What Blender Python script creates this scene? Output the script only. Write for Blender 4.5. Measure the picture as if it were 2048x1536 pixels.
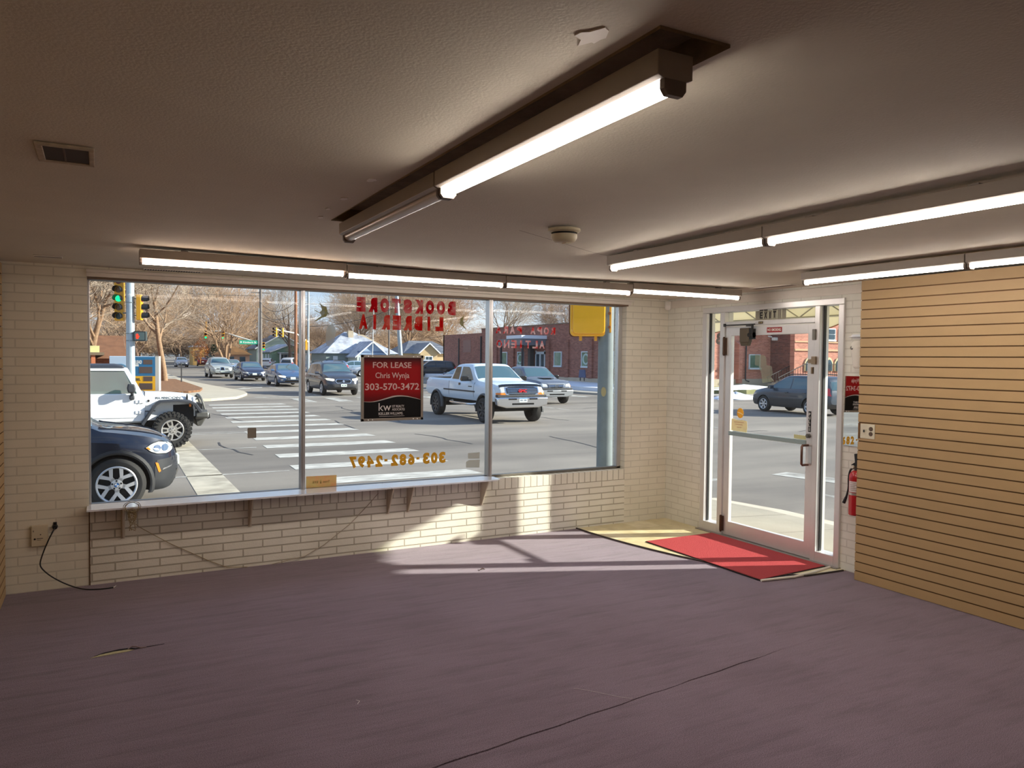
import bpy, math, random
from mathutils import Vector, Matrix
R = math.radians
sc = bpy.context.scene
for _o in list(bpy.data.objects):
    bpy.data.objects.remove(_o)
COL = sc.collection

# ---------------------------------------------------------------- camera
EYE = Vector((-5.5705, -6.6472, 1.7776))
yaw, pitch, roll = 0.495936, -0.033228, 0.0098777
fw = Vector((math.sin(yaw) * math.cos(pitch), math.cos(yaw) * math.cos(pitch), math.sin(pitch)))
rt = Vector((math.cos(yaw), -math.sin(yaw), 0))
up = rt.cross(fw)
rt, up = rt * math.cos(roll) + up * math.sin(roll), up * math.cos(roll) - rt * math.sin(roll)
cam = bpy.data.cameras.new('camera')
cam.sensor_width = 36
cam.lens = 1519.36 / 2048 * 36
cam.clip_start = 0.05
cam.clip_end = 1500
camo = bpy.data.objects.new('camera', cam)
COL.objects.link(camo)
camo.matrix_world = Matrix(((rt.x, up.x, -fw.x, EYE.x), (rt.y, up.y, -fw.y, EYE.y), (rt.z, up.z, -fw.z, EYE.z), (0, 0, 0, 1)))
sc.camera = camo

# ---------------------------------------------------------------- exposure, sky, sun
sc.view_settings.view_transform = 'Standard'
sc.view_settings.look = 'None'
sc.view_settings.gamma = 1
sc.view_settings.use_curve_mapping = False
sc.view_settings.exposure = 0.18
SUN_POWER = 9.8
SKY_POWER = 0.95
LAMP_POWER = 33.0
world = bpy.data.worlds.new('sky')
sc.world = world
world.use_nodes = True
nt = world.node_tree
nt.nodes.clear()
N = nt.nodes.new
out = N('ShaderNodeOutputWorld'); bg = N('ShaderNodeBackground'); tc = N('ShaderNodeTexCoord')
sep = N('ShaderNodeSeparateXYZ'); ramp = N('ShaderNodeValToRGB'); noi = N('ShaderNodeTexNoise'); cr = N('ShaderNodeValToRGB'); mix = N('ShaderNodeMix'); mp = N('ShaderNodeMapping')
nt.links.new(tc.outputs['Generated'], sep.inputs[0])
nt.links.new(sep.outputs['Z'], ramp.inputs[0])
e = ramp.color_ramp.elements
e[0].position = 0.0; e[0].color = (0.70, 0.80, 0.93, 1)
e[1].position = 0.55; e[1].color = (0.22, 0.40, 0.80, 1)
x = ramp.color_ramp.elements.new(0.16); x.color = (0.50, 0.68, 0.95, 1)
nt.links.new(tc.outputs['Generated'], mp.inputs[0]); mp.inputs['Scale'].default_value = (1, 1, 3.5)
nt.links.new(mp.outputs[0], noi.inputs['Vector']); noi.inputs['Scale'].default_value = 3.2; noi.inputs['Detail'].default_value = 7; noi.inputs['Roughness'].default_value = 0.6
nt.links.new(noi.outputs['Fac'], cr.inputs[0]); cr.color_ramp.elements[0].position = 0.48; cr.color_ramp.elements[1].position = 0.66
mix.data_type = 'RGBA'
nt.links.new(cr.outputs[0], mix.inputs[0]); nt.links.new(ramp.outputs[0], mix.inputs[6]); mix.inputs[7].default_value = (0.92, 0.95, 1.0, 1)
nt.links.new(mix.outputs[2], bg.inputs[0]); bg.inputs[1].default_value = SKY_POWER
nt.links.new(bg.outputs[0], out.inputs[0])
sun = bpy.data.lights.new('sun', 'SUN')
sun.energy = SUN_POWER; sun.angle = R(0.9); sun.color = (1.0, 0.93, 0.82)
suno = bpy.data.objects.new('sun', sun)
COL.objects.link(suno)
SEL = R(24)
suno.rotation_euler = Vector((-0.9226 * math.cos(SEL), 0.3857 * math.cos(SEL), -math.sin(SEL))).to_track_quat('-Z', 'Y').to_euler()
suno.location = (30, -12, 20)

# ---------------------------------------------------------------- materials
def lin(c):
    c = c / 255.0
    return c / 12.92 if c <= 0.04045 else ((c + 0.055) / 1.055) ** 2.4
def C3(rgb):
    return (lin(rgb[0]), lin(rgb[1]), lin(rgb[2]), 1)
MATS = {}
def new_mat(name):
    m = bpy.data.materials.new(name); m.use_nodes = True
    n = m.node_tree; n.nodes.clear()
    o = n.nodes.new('ShaderNodeOutputMaterial')
    MATS[name] = m
    return m, n, o
def M(name, rgb=(200, 200, 200), rough=0.6, metal=0.0, noise=None, bump=None, coat=0.0, spec=0.5, emit=None, rgb2=None, stretch=(1, 1, 1), alpha=None):
    """principled material; noise=(scale, amount) varies the colour (towards rgb2 if given), bump=(scale, strength)"""
    if name in MATS: return MATS[name]
    m, n, o = new_mat(name)
    b = n.nodes.new('ShaderNodeBsdfPrincipled')
    n.links.new(b.outputs[0], o.inputs[0])
    b.inputs['Base Color'].default_value = C3(rgb)
    b.inputs['Roughness'].default_value = rough
    b.inputs['Metallic'].default_value = metal
    b.inputs['Specular IOR Level'].default_value = spec
    if coat: b.inputs['Coat Weight'].default_value = coat; b.inputs['Coat Roughness'].default_value = 0.04
    if emit:
        b.inputs['Emission Color'].default_value = C3(emit[0]); b.inputs['Emission Strength'].default_value = emit[1]
    if noise or bump or alpha:
        t = n.nodes.new('ShaderNodeTexCoord'); mp = n.nodes.new('ShaderNodeMapping'); mp.inputs['Scale'].default_value = stretch
        n.links.new(t.outputs['Object'], mp.inputs[0])
    if noise:
        z = n.nodes.new('ShaderNodeTexNoise'); z.inputs['Scale'].default_value = noise[0]; z.inputs['Detail'].default_value = 5; z.inputs['Roughness'].default_value = 0.65
        n.links.new(mp.outputs[0], z.inputs['Vector'])
        r = n.nodes.new('ShaderNodeValToRGB'); n.links.new(z.outputs['Fac'], r.inputs[0])
        r.color_ramp.elements[0].position = 0.32; r.color_ramp.elements[1].position = 0.68
        c = C3(rgb); a = noise[1]
        r.color_ramp.elements[0].color = C3(rgb2) if rgb2 else (c[0] * (1 - a), c[1] * (1 - a), c[2] * (1 - a), 1)
        r.color_ramp.elements[1].color = c if rgb2 else (min(1, c[0] * (1 + a)), min(1, c[1] * (1 + a)), min(1, c[2] * (1 + a)), 1)
        n.links.new(r.outputs[0], b.inputs['Base Color'])
    if bump:
        z2 = n.nodes.new('ShaderNodeTexNoise'); z2.inputs['Scale'].default_value = bump[0]; z2.inputs['Detail'].default_value = 6
        n.links.new(mp.outputs[0], z2.inputs['Vector'])
        bp = n.nodes.new('ShaderNodeBump'); bp.inputs['Strength'].default_value = bump[1]; bp.inputs['Distance'].default_value = 0.02
        n.links.new(z2.outputs['Fac'], bp.inputs['Height']); n.links.new(bp.outputs[0], b.inputs['Normal'])
    if alpha:   # (scale, low, high): worn away paint
        z3 = n.nodes.new('ShaderNodeTexNoise'); z3.inputs['Scale'].default_value = alpha[0]; z3.inputs['Detail'].default_value = 4
        n.links.new(mp.outputs[0], z3.inputs['Vector'])
        mr = n.nodes.new('ShaderNodeMapRange'); mr.inputs[1].default_value = 0.35; mr.inputs[2].default_value = 0.62; mr.inputs[3].default_value = alpha[1]; mr.inputs[4].default_value = alpha[2]
        n.links.new(z3.outputs['Fac'], mr.inputs[0]); n.links.new(mr.outputs[0], b.inputs['Alpha'])
    return m
def glass(name, tint=(250, 252, 252), rough=0.0, ior=1.45, haze=0.0):
    if name in MATS: return MATS[name]
    m, n, o = new_mat(name)
    t = n.nodes.new('ShaderNodeBsdfTransparent'); t.inputs[0].default_value = C3(tint)
    g = n.nodes.new('ShaderNodeBsdfGlossy'); g.inputs['Roughness'].default_value = rough; g.inputs[0].default_value = (1, 1, 1, 1)
    f = n.nodes.new('ShaderNodeFresnel'); f.inputs[0].default_value = ior
    x = n.nodes.new('ShaderNodeMixShader')
    n.links.new(f.outputs[0], x.inputs[0]); n.links.new(t.outputs[0], x.inputs[1]); n.links.new(g.outputs[0], x.inputs[2])
    last = x
    if haze:
        d = n.nodes.new('ShaderNodeBsdfDiffuse'); d.inputs[0].default_value = (0.8, 0.8, 0.78, 1)
        y = n.nodes.new('ShaderNodeMixShader'); y.inputs[0].default_value = haze
        n.links.new(x.outputs[0], y.inputs[1]); n.links.new(d.outputs[0], y.inputs[2]); last = y
    n.links.new(last.outputs[0], o.inputs[0])
    return m
def film(name, rgb, rgb2, scale, lo, hi, k=0.6):
    """thin worn paint on glass: lit from both sides, chipped by noise"""
    if name in MATS: return MATS[name]
    m, n, o = new_mat(name); L = n.links.new
    tc_ = n.nodes.new('ShaderNodeTexCoord'); z = n.nodes.new('ShaderNodeTexNoise'); z.inputs['Scale'].default_value = scale; z.inputs['Detail'].default_value = 4; L(tc_.outputs['Object'], z.inputs['Vector'])
    r = n.nodes.new('ShaderNodeValToRGB'); L(z.outputs['Fac'], r.inputs[0]); r.color_ramp.elements[0].position = 0.4; r.color_ramp.elements[1].position = 0.6
    r.color_ramp.elements[0].color = C3(rgb2); r.color_ramp.elements[1].color = C3(rgb)
    d = n.nodes.new('ShaderNodeBsdfDiffuse'); t = n.nodes.new('ShaderNodeBsdfTranslucent'); a = n.nodes.new('ShaderNodeMixShader'); a.inputs[0].default_value = k
    L(r.outputs[0], d.inputs[0]); L(r.outputs[0], t.inputs[0]); L(d.outputs[0], a.inputs[1]); L(t.outputs[0], a.inputs[2])
    p = n.nodes.new('ShaderNodeBsdfTransparent'); b = n.nodes.new('ShaderNodeMixShader')
    mr = n.nodes.new('ShaderNodeMapRange'); mr.inputs[1].default_value = 0.35; mr.inputs[2].default_value = 0.62; mr.inputs[3].default_value = lo; mr.inputs[4].default_value = hi
    L(z.outputs['Fac'], mr.inputs[0]); L(mr.outputs[0], b.inputs[0]); L(p.outputs[0], b.inputs[1]); L(a.outputs[0], b.inputs[2]); L(b.outputs[0], o.inputs[0])
    return m
def emis(name, rgb, k):
    if name in MATS: return MATS[name]
    m, n, o = new_mat(name)
    b = n.nodes.new('ShaderNodeEmission'); b.inputs[0].default_value = C3(rgb); b.inputs[1].default_value = k
    n.links.new(b.outputs[0], o.inputs[0])
    return m
def bricks(name, rgb, mortar, axis, bw, bh, joint=0.008, rough=0.7, vary=0.12, bump=0.6, off=0.5, shift=(0, 0), rgb2=None, dirt=None, spec=0.3):
    """brick pattern in world metres: axis 'x' runs along x and z, 'y' along y and z"""
    if name in MATS: return MATS[name]
    m, n, o = new_mat(name)
    L = n.links.new
    b = n.nodes.new('ShaderNodeBsdfPrincipled'); L(b.outputs[0], o.inputs[0]); b.inputs['Roughness'].default_value = rough; b.inputs['Specular IOR Level'].default_value = spec
    g = n.nodes.new('ShaderNodeNewGeometry'); s = n.nodes.new('ShaderNodeSeparateXYZ'); L(g.outputs['Position'], s.inputs[0])
    c = n.nodes.new('ShaderNodeCombineXYZ'); L(s.outputs['X' if axis == 'x' else 'Y'], c.inputs[0]); L(s.outputs['Z'], c.inputs[1])
    mp = n.nodes.new('ShaderNodeMapping'); mp.inputs['Location'].default_value = (shift[0], shift[1], 0); L(c.outputs[0], mp.inputs[0])
    t = n.nodes.new('ShaderNodeTexBrick'); L(mp.outputs[0], t.inputs['Vector'])
    t.offset = off; t.inputs['Scale'].default_value = 1; t.inputs['Brick Width'].default_value = bw; t.inputs['Row Height'].default_value = bh
    t.inputs['Mortar Size'].default_value = joint; t.inputs['Mortar Smooth'].default_value = 0.35; t.inputs['Bias'].default_value = 0
    k = C3(rgb); k2 = C3(rgb2) if rgb2 else (k[0] * (1 - vary), k[1] * (1 - vary), k[2] * (1 - vary), 1)
    t.inputs['Color1'].default_value = k; t.inputs['Color2'].default_value = k2; t.inputs['Mortar'].default_value = C3(mortar)
    z = n.nodes.new('ShaderNodeTexNoise'); z.inputs['Scale'].default_value = 2.2; z.inputs['Detail'].default_value = 6; L(g.outputs['Position'], z.inputs['Vector'])
    r = n.nodes.new('ShaderNodeValToRGB'); L(z.outputs['Fac'], r.inputs[0]); r.color_ramp.elements[0].position = 0.3; r.color_ramp.elements[1].position = 0.7
    r.color_ramp.elements[0].color = C3(dirt) if dirt else (0.86, 0.85, 0.83, 1); r.color_ramp.elements[1].color = (1, 1, 1, 1)
    x = n.nodes.new('ShaderNodeMix'); x.data_type = 'RGBA'; x.blend_type = 'MULTIPLY'; x.inputs[0].default_value = 1
    L(t.outputs['Color'], x.inputs[6]); L(r.outputs[0], x.inputs[7]); L(x.outputs[2], b.inputs['Base Color'])
    z2 = n.nodes.new('ShaderNodeTexNoise'); z2.inputs['Scale'].default_value = 90; z2.inputs['Detail'].default_value = 3; L(g.outputs['Position'], z2.inputs['Vector'])
    a = n.nodes.new('ShaderNodeMath'); a.operation = 'MULTIPLY_ADD'; L(t.outputs['Fac'], a.inputs[0]); a.inputs[1].default_value = -1.0
    a2 = n.nodes.new('ShaderNodeMath'); a2.operation = 'MULTIPLY'; a2.inputs[1].default_value = 0.22; L(z2.outputs['Fac'], a2.inputs[0]); L(a2.outputs[0], a.inputs[2])
    bp = n.nodes.new('ShaderNodeBump'); bp.inputs['Strength'].default_value = bump; bp.inputs['Distance'].default_value = 0.008
    L(a.outputs[0], bp.inputs['Height']); L(bp.outputs[0], b.inputs['Normal'])
    return m

# ---------------------------------------------------------------- mesh helpers
class MB:
    def __init__(self, T=None):
        self.v = []; self.f = []; self.m = []; self.T = T
    def add(self, vs, fs, mi=0, T=None):
        k = len(self.v)
        T2 = T if T is not None else None
        for p in vs:
            p = Vector(p)
            if T2 is not None: p = T2 @ p
            if self.T is not None: p = self.T @ p
            self.v.append(p)
        for q in fs:
            self.f.append([i + k for i in q]); self.m.append(mi)
        return self
    def box(self, x0, x1, y0, y1, z0, z1, mi=0, T=None):
        return self.add([(x0, y0, z0), (x1, y0, z0), (x1, y1, z0), (x0, y1, z0), (x0, y0, z1), (x1, y0, z1), (x1, y1, z1), (x0, y1, z1)],
                        [(0, 3, 2, 1), (4, 5, 6, 7), (0, 1, 5, 4), (1, 2, 6, 5), (2, 3, 7, 6), (3, 0, 4, 7)], mi, T)
    def cbox(self, c, s, mi=0, rot=None):
        T = Matrix.Translation(Vector(c))
        if rot is not None: T = T @ rot.to_4x4()
        return self.box(-s[0] / 2, s[0] / 2, -s[1] / 2, s[1] / 2, -s[2] / 2, s[2] / 2, mi, T)
    def prism(self, poly, axis, a0, a1, mi=0, T=None):
        """polygon extruded: axis 'x' poly=(y,z), 'y' poly=(x,z), 'z' poly=(x,y)"""
        def P(p, a):
            return {'x': (a, p[0], p[1]), 'y': (p[0], a, p[1]), 'z': (p[0], p[1], a)}[axis]
        n = len(poly)
        vs = [P(p, a0) for p in poly] + [P(p, a1) for p in poly]
        fs = [tuple(range(n))[::-1], tuple(range(n, 2 * n))] + [(i, (i + 1) % n, n + (i + 1) % n, n + i) for i in range(n)]
        return self.add(vs, fs, mi, T)
    def cyl(self, p0, p1, r0, r1=None, n=16, mi=0, caps=True, T=None):
        r1 = r0 if r1 is None else r1
        p0 = Vector(p0); p1 = Vector(p1); d = (p1 - p0)
        d = d.normalized() if d.length > 1e-9 else Vector((0, 0, 1))
        a = Vector((0, 0, 1)) if abs(d.z) < 0.9 else Vector((1, 0, 0))
        u = d.cross(a).normalized(); w = d.cross(u)
        vs = []
        for (p, r) in ((p0, r0), (p1, r1)):
            for i in range(n):
                t = 2 * math.pi * i / n
                vs.append(p + u * (r * math.cos(t)) + w * (r * math.sin(t)))
        fs = [(i, (i + 1) % n, n + (i + 1) % n, n + i) for i in range(n)]
        if caps: fs += [tuple(range(n))[::-1], tuple(range(n, 2 * n))]
        return self.add(vs, fs, mi, T)
    def tube(self, pts, r, n=8, mi=0, T=None):
        pts = [Vector(p) for p in pts]
        rs = r if isinstance(r, (list, tuple)) else [r] * len(pts)
        vs = []; fs = []
        u = None
        for k, p in enumerate(pts):
            d = (pts[min(k + 1, len(pts) - 1)] - pts[max(k - 1, 0)])
            d = d.normalized() if d.length > 1e-9 else Vector((0, 0, 1))
            if u is None:
                a = Vector((0, 0, 1)) if abs(d.z) < 0.9 else Vector((1, 0, 0))
                u = d.cross(a).normalized()
            u = (u - d * u.dot(d)).normalized(); w = d.cross(u)
            for i in range(n):
                t = 2 * math.pi * i / n
                vs.append(p + (u * math.cos(t) + w * math.sin(t)) * rs[k])
        for k in range(len(pts) - 1):
            for i in range(n):
                fs.append((k * n + i, k * n + (i + 1) % n, (k + 1) * n + (i + 1) % n, (k + 1) * n + i))
        fs += [tuple(range(n))[::-1], tuple(range((len(pts) - 1) * n, len(pts) * n))]
        return self.add(vs, fs, mi, T)
    def lathe(self, prof, n=24, mi=0, T=None, closed=False, caps=False):
        """profile [(r, z)] turned about z"""
        vs = []; fs = []
        for (r, z) in prof:
            for i in range(n):
                t = 2 * math.pi * i / n
                vs.append((r * math.cos(t), r * math.sin(t), z))
        m = len(prof)
        for k in range(m if closed else m - 1):
            k2 = (k + 1) % m
            for i in range(n):
                fs.append((k * n + i, k * n + (i + 1) % n, k2 * n + (i + 1) % n, k2 * n + i))
        if not closed and caps:
            if prof[0][0] > 1e-6: fs.append(tuple(range(n))[::-1])
            if prof[-1][0] > 1e-6: fs.append(tuple(range((m - 1) * n, m * n)))
        return self.add(vs, fs, mi, T)
    def grid(self, rows, mi=0, T=None, close=False):
        """rows of points joined by quads"""
        n = len(rows[0]); vs = [p for r in rows for p in r]; fs = []
        for a in range(len(rows) - 1):
            for b in range(n if close else n - 1):
                b2 = (b + 1) % n
                fs.append((a * n + b, a * n + b2, (a + 1) * n + b2, (a + 1) * n + b))
        return self.add(vs, fs, mi, T)
    def slab(self, poly, o, Rv, Uv, th, mi=0):
        """flat polygon (u, v) in the frame o, Rv, Uv, thickness th along Rv x Uv"""
        o = Vector(o); Rv = Vector(Rv); Uv = Vector(Uv); Nv = Rv.cross(Uv).normalized()
        n = len(poly)
        vs = [o + Rv * p[0] + Uv * p[1] for p in poly] + [o + Rv * p[0] + Uv * p[1] + Nv * th for p in poly]
        fs = [tuple(range(n))[::-1], tuple(range(n, 2 * n))] + [(i, (i + 1) % n, n + (i + 1) % n, n + i) for i in range(n)]
        return self.add(vs, fs, mi)
    def text(self, s, o, Rv, Uv, w, h, th=0.002, mi=0, bold=0.0, shear=0.0):
        """lettering fitted to w x h in the frame o (lower left), Rv, Uv"""
        vs, fs = glyphs(s, bold)
        x0 = min(p[0] for p in vs); x1 = max(p[0] for p in vs); y0 = min(p[1] for p in vs); y1 = max(p[1] for p in vs)
        o = Vector(o); Rv = Vector(Rv); Uv = Vector(Uv); Nv = Rv.cross(Uv)
        P = []
        for k, off in ((0, 0.0), (1, th)):
            for p in vs:
                v = (p[1] - y0) / (y1 - y0) * h
                u = (p[0] - x0) / (x1 - x0) * w + shear * v
                P.append(o + Rv * u + Uv * v + Nv * off)
        n = len(vs)
        F = [tuple(i + n for i in f) for f in fs] + [tuple(reversed(f)) for f in fs]
        cnt = {}
        for f in fs:
            for i in range(len(f)):
                a, b = f[i], f[(i + 1) % len(f)]
                cnt[(a, b)] = 1
        for (a, b) in cnt:
            if (b, a) not in cnt: F.append((a, b, b + n, a + n))
        return self.add(P, F, mi)
    def build(self, name, mats, parent=None, smooth=None, bevel=None, base=True, seg=2):
        me = bpy.data.meshes.new(name)
        off = Vector((0, 0, 0))
        if parent is None and base and self.v:
            xs = [p.x for p in self.v]; ys = [p.y for p in self.v]; zs = [p.z for p in self.v]
            off = Vector(((min(xs) + max(xs)) / 2, (min(ys) + max(ys)) / 2, min(zs)))
        me.from_pydata([p - off for p in self.v], [], self.f)
        if not isinstance(mats, (list, tuple)): mats = [mats]
        for m in mats: me.materials.append(m)
        me.polygons.foreach_set('material_index', self.m)
        if smooth is not None:
            me.polygons.foreach_set('use_smooth', [True] * len(me.polygons))
            me.set_sharp_from_angle(angle=R(smooth))
        me.validate(); me.update()
        o = bpy.data.objects.new(name, me)
        o.location = off
        COL.objects.link(o)
        if parent is not None: o.parent = parent
        if bevel:
            b = o.modifiers.new('edges', 'BEVEL'); b.width = bevel; b.segments = seg; b.limit_method = 'ANGLE'; b.angle_limit = R(40)
        return o
_GL = {}
def glyphs(s, bold):
    k = (s, bold)
    if k not in _GL:
        cu = bpy.data.curves.new('lettering', 'FONT'); cu.body = s; cu.size = 1.0; cu.offset = bold; cu.resolution_u = 3; cu.fill_mode = 'FRONT'
        o = bpy.data.objects.new('lettering', cu); COL.objects.link(o)
        dg = bpy.context.evaluated_depsgraph_get(); dg.update()
        me = bpy.data.meshes.new_from_object(o.evaluated_get(dg))
        _GL[k] = ([tuple(v.co) for v in me.vertices], [tuple(p.vertices) for p in me.polygons])
        bpy.data.objects.remove(o); bpy.data.curves.remove(cu); bpy.data.meshes.remove(me)
    return _GL[k]
def tag(o, label, cat, group=None, kind=None):
    if label: o['label'] = label
    if cat: o['category'] = cat
    if group: o['group'] = group
    if kind: o['kind'] = kind
    return o
def thing(name, label, cat, loc=(0, 0, 0), rz=0, group=None):
    o = bpy.data.objects.new(name, None); o.empty_display_size = 0.1
    COL.objects.link(o); o.location = loc; o.rotation_euler = (0, 0, rz)
    return tag(o, label, cat, group)
def struct(mb, name, mats, **kw):
    o = mb.build(name, mats, **kw)
    if kw.get('parent') is None: o['kind'] = 'structure'
    return o
def dup(root, loc, rz, label, group=None):
    r = root.copy(); COL.objects.link(r); r.location = loc; r.rotation_euler = (0, 0, rz)
    r['label'] = label
    if group: r['group'] = group
    for ch in list(root.children):
        c = ch.copy(); COL.objects.link(c); c.parent = r
        for g in ch.children:
            d = g.copy(); COL.objects.link(d); d.parent = c
    return r
def rrect(x0, x1, y0, y1, r, n=5):
    P = []
    for (cx, cy, a0) in ((x1 - r, y1 - r, 0), (x0 + r, y1 - r, 90), (x0 + r, y0 + r, 180), (x1 - r, y0 + r, 270)):
        for i in range(n + 1):
            a = R(a0 + 90 * i / n); P.append((cx + r * math.cos(a), cy + r * math.sin(a)))
    return P
X = Vector((1, 0, 0)); Y = Vector((0, 1, 0)); Z = Vector((0, 0, 1))
# ---------------------------------------------------------------- the room
H = 2.44
XL, YB = -6.22, -9.2
paint = dict(mortar=(176, 168, 152), rough=0.55)
m_pillar = bricks('painted_brick', (234, 230, 214), (212, 208, 192), 'x', 0.245, 0.0675, 0.006, vary=0.03, bump=0.2, rough=0.5)
m_low = bricks('painted_long_brick', (236, 233, 220), (184, 178, 162), 'x', 0.318, 0.0655, 0.007, vary=0.04, bump=0.5, rough=0.5, shift=(0.08, -0.025))
m_rowlock = bricks('painted_upright_brick', (236, 233, 220), (184, 178, 162), 'x', 0.073, 0.2, 0.006, vary=0.04, bump=0.5, rough=0.5, off=0.0, shift=(0, 0.12))
m_side = bricks('painted_side_brick', (236, 235, 225), (216, 214, 203), 'y', 0.215, 0.0675, 0.006, vary=0.03, bump=0.22, rough=0.5)
m_out = bricks('white_outer_brick', (214, 210, 202), (150, 145, 138), 'y', 0.21, 0.0675, 0.008, vary=0.05)
m_trim = M('white_trim', (222, 215, 204), 0.5, noise=(4, 0.05))
m_dark_trim = M('brown_trim', (112, 92, 74), 0.5, noise=(5, 0.12))
m_alu = M('aluminium', (205, 205, 206), 0.32, 0.85, noise=(3, 0.05))
m_alu_d = M('dark_aluminium', (120, 116, 108), 0.4, 0.7, noise=(6, 0.1))
m_alu_w = M('satin_aluminium', (218, 216, 214), 0.38, 0.45, noise=(3, 0.04))
m_black = M('black_plastic', (22, 22, 23), 0.5)
m_rubber = M('black_rubber', (30, 29, 28), 0.8)
m_white = M('white_plastic', (226, 222, 212), 0.45)
m_cream = M('cream_plastic', (196, 184, 152), 0.5)
m_pane = glass('window_glass', (248, 251, 250), 0.0, 1.13, haze=0.012)

# floor: carpet, with the slab below
def carpet_mat():
    m, n, o = new_mat('purple_carpet')
    L = n.links.new
    b = n.nodes.new('ShaderNodeBsdfPrincipled'); L(b.outputs[0], o.inputs[0]); b.inputs['Roughness'].default_value = 0.95; b.inputs['Specular IOR Level'].default_value = 0.15
    b.inputs['Sheen Weight'].default_value = 0.25; b.inputs['Sheen Roughness'].default_value = 0.5
    g = n.nodes.new('ShaderNodeNewGeometry')
    def noise(scale, det, rough=0.6, st=None):
        z = n.nodes.new('ShaderNodeTexNoise'); z.inputs['Scale'].default_value = scale; z.inputs['Detail'].default_value = det; z.inputs['Roughness'].default_value = rough
        if st:
            mp = n.nodes.new('ShaderNodeMapping'); mp.inputs['Scale'].default_value = st; L(g.outputs['Position'], mp.inputs[0]); L(mp.outputs[0], z.inputs['Vector'])
        else: L(g.outputs['Position'], z.inputs['Vector'])
        return z
    z1 = noise(260, 2); z2 = noise(1.3, 5); z3 = noise(5, 4, 0.6, (0.35, 2.2, 1))
    r1 = n.nodes.new('ShaderNodeValToRGB'); L(z1.outputs['Fac'], r1.inputs[0]); r1.color_ramp.elements[0].position = 0.33; r1.color_ramp.elements[1].position = 0.7
    r1.color_ramp.elements[0].color = C3((74, 60, 70)); r1.color_ramp.elements[1].color = C3((162, 142, 160))
    r2 = n.nodes.new('ShaderNodeValToRGB'); L(z2.outputs['Fac'], r2.inputs[0]); r2.color_ramp.elements[0].position = 0.3; r2.color_ramp.elements[1].position = 0.72
    r2.color_ramp.elements[0].color = (0.78, 0.76, 0.75, 1); r2.color_ramp.elements[1].color = (1, 1, 1, 1)
    r3 = n.nodes.new('ShaderNodeValToRGB'); L(z3.outputs['Fac'], r3.inputs[0]); r3.color_ramp.elements[0].position = 0.25; r3.color_ramp.elements[1].position = 0.5
    r3.color_ramp.elements[0].color = (0.74, 0.73, 0.73, 1); r3.color_ramp.elements[1].color = (1, 1, 1, 1)
    x = n.nodes.new('ShaderNodeMix'); x.data_type = 'RGBA'; x.blend_type = 'MULTIPLY'; x.inputs[0].default_value = 1; L(r1.outputs[0], x.inputs[6]); L(r2.outputs[0], x.inputs[7])
    x2 = n.nodes.new('ShaderNodeMix'); x2.data_type = 'RGBA'; x2.blend_type = 'MULTIPLY'; x2.inputs[0].default_value = 1; L(x.outputs[2], x2.inputs[6]); L(r3.outputs[0], x2.inputs[7])
    L(x2.outputs[2], b.inputs['Base Color'])
    bp = n.nodes.new('ShaderNodeBump'); bp.inputs['Strength'].default_value = 0.5; bp.inputs['Distance'].default_value = 0.004; L(z1.outputs['Fac'], bp.inputs['Height'])
    bp2 = n.nodes.new('ShaderNodeBump'); bp2.inputs['Strength'].default_value = 0.35; bp2.inputs['Distance'].default_value = 0.02; L(z3.outputs['Fac'], bp2.inputs['Height']); L(bp.outputs[0], bp2.inputs['Normal'])
    L(bp2.outputs[0], b.inputs['Normal'])
    return m
m_carpet = carpet_mat()
struct(MB().box(XL - 0.2, 0.15, YB - 0.2, 0.2, -0.35, -0.012), 'subfloor', M('concrete_slab', (150, 140, 112), 0.9, noise=(4, 0.15)))
# the carpet is two lengths that meet in an open seam running across the room
random.seed(5)
seam = []
for i in range(61):
    x = XL + (0.0 - XL) * i / 60.0
    y = -3.45 + 0.112 * (x + 2.579) + 0.004 * math.sin(i * 1.7)
    w = 0.0022 + 0.004 * max(0, math.sin((x + 5.6) * 1.05)) * (1 if x < -2.9 else 0) + (0.003 if -2.75 < x < -2.1 else 0)
    if x > -1.9: w = 0.0006
    seam.append((x, y, w))
mb = MB()
back = [(x, y - w) for x, y, w in seam]; front = [(x, y + w) for x, y, w in seam]
mb.grid([[(x, YB, 0) for x, y in back], [(x, y, 0) for x, y in back], [(x, y, -0.012) for x, y in back]])
mb.grid([[(x, y, -0.012) for x, y in front], [(x, y, 0) for x, y in front], [(x, 0.0, 0) for x, y in front]])
struct(mb, 'floor', m_carpet)

# ceiling: sags a little in the middle of the window side
def sag(x, y):
    s = max(0.0, min(1.0, (y + 4.2) / 2.8)); s = s * s * (3 - 2 * s)
    return H + 0.012 - 0.03 * math.exp(-((x + 3.0) / 1.5) ** 2) * s
m_ceil = M('ceiling_plaster', (206, 197, 178), 0.8, noise=(1.4, 0.05), bump=(110, 0.10))
REC = (-4.575, -4.385, -5.42, -2.93)      # the cut-out above the first row of lamps
xs = sorted(set([XL + (0.0 - XL) * i / 24 for i in range(25)] + [REC[0], REC[1]]))
ys = sorted(set([YB + (0.0 - YB) * i / 30 for i in range(31)] + [REC[2], REC[3]]))
mb = MB(); vs = [(x, y, sag(x, y)) for y in ys for x in xs]; fs = []
for j in range(len(ys) - 1):
    for i in range(len(xs) - 1):
        if xs[i] >= REC[0] - 1e-6 and xs[i + 1] <= REC[1] + 1e-6 and ys[j] >= REC[2] - 1e-6 and ys[j + 1] <= REC[3] + 1e-6: continue
        a = j * len(xs) + i
        fs.append((a, a + len(xs), a + len(xs) + 1, a + 1))
mb.add(vs, fs)
ceil_o = struct(mb, 'ceiling', m_ceil, smooth=40)
mb = MB(); a, b_, c, d = REC; zt = H + 0.07
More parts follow.
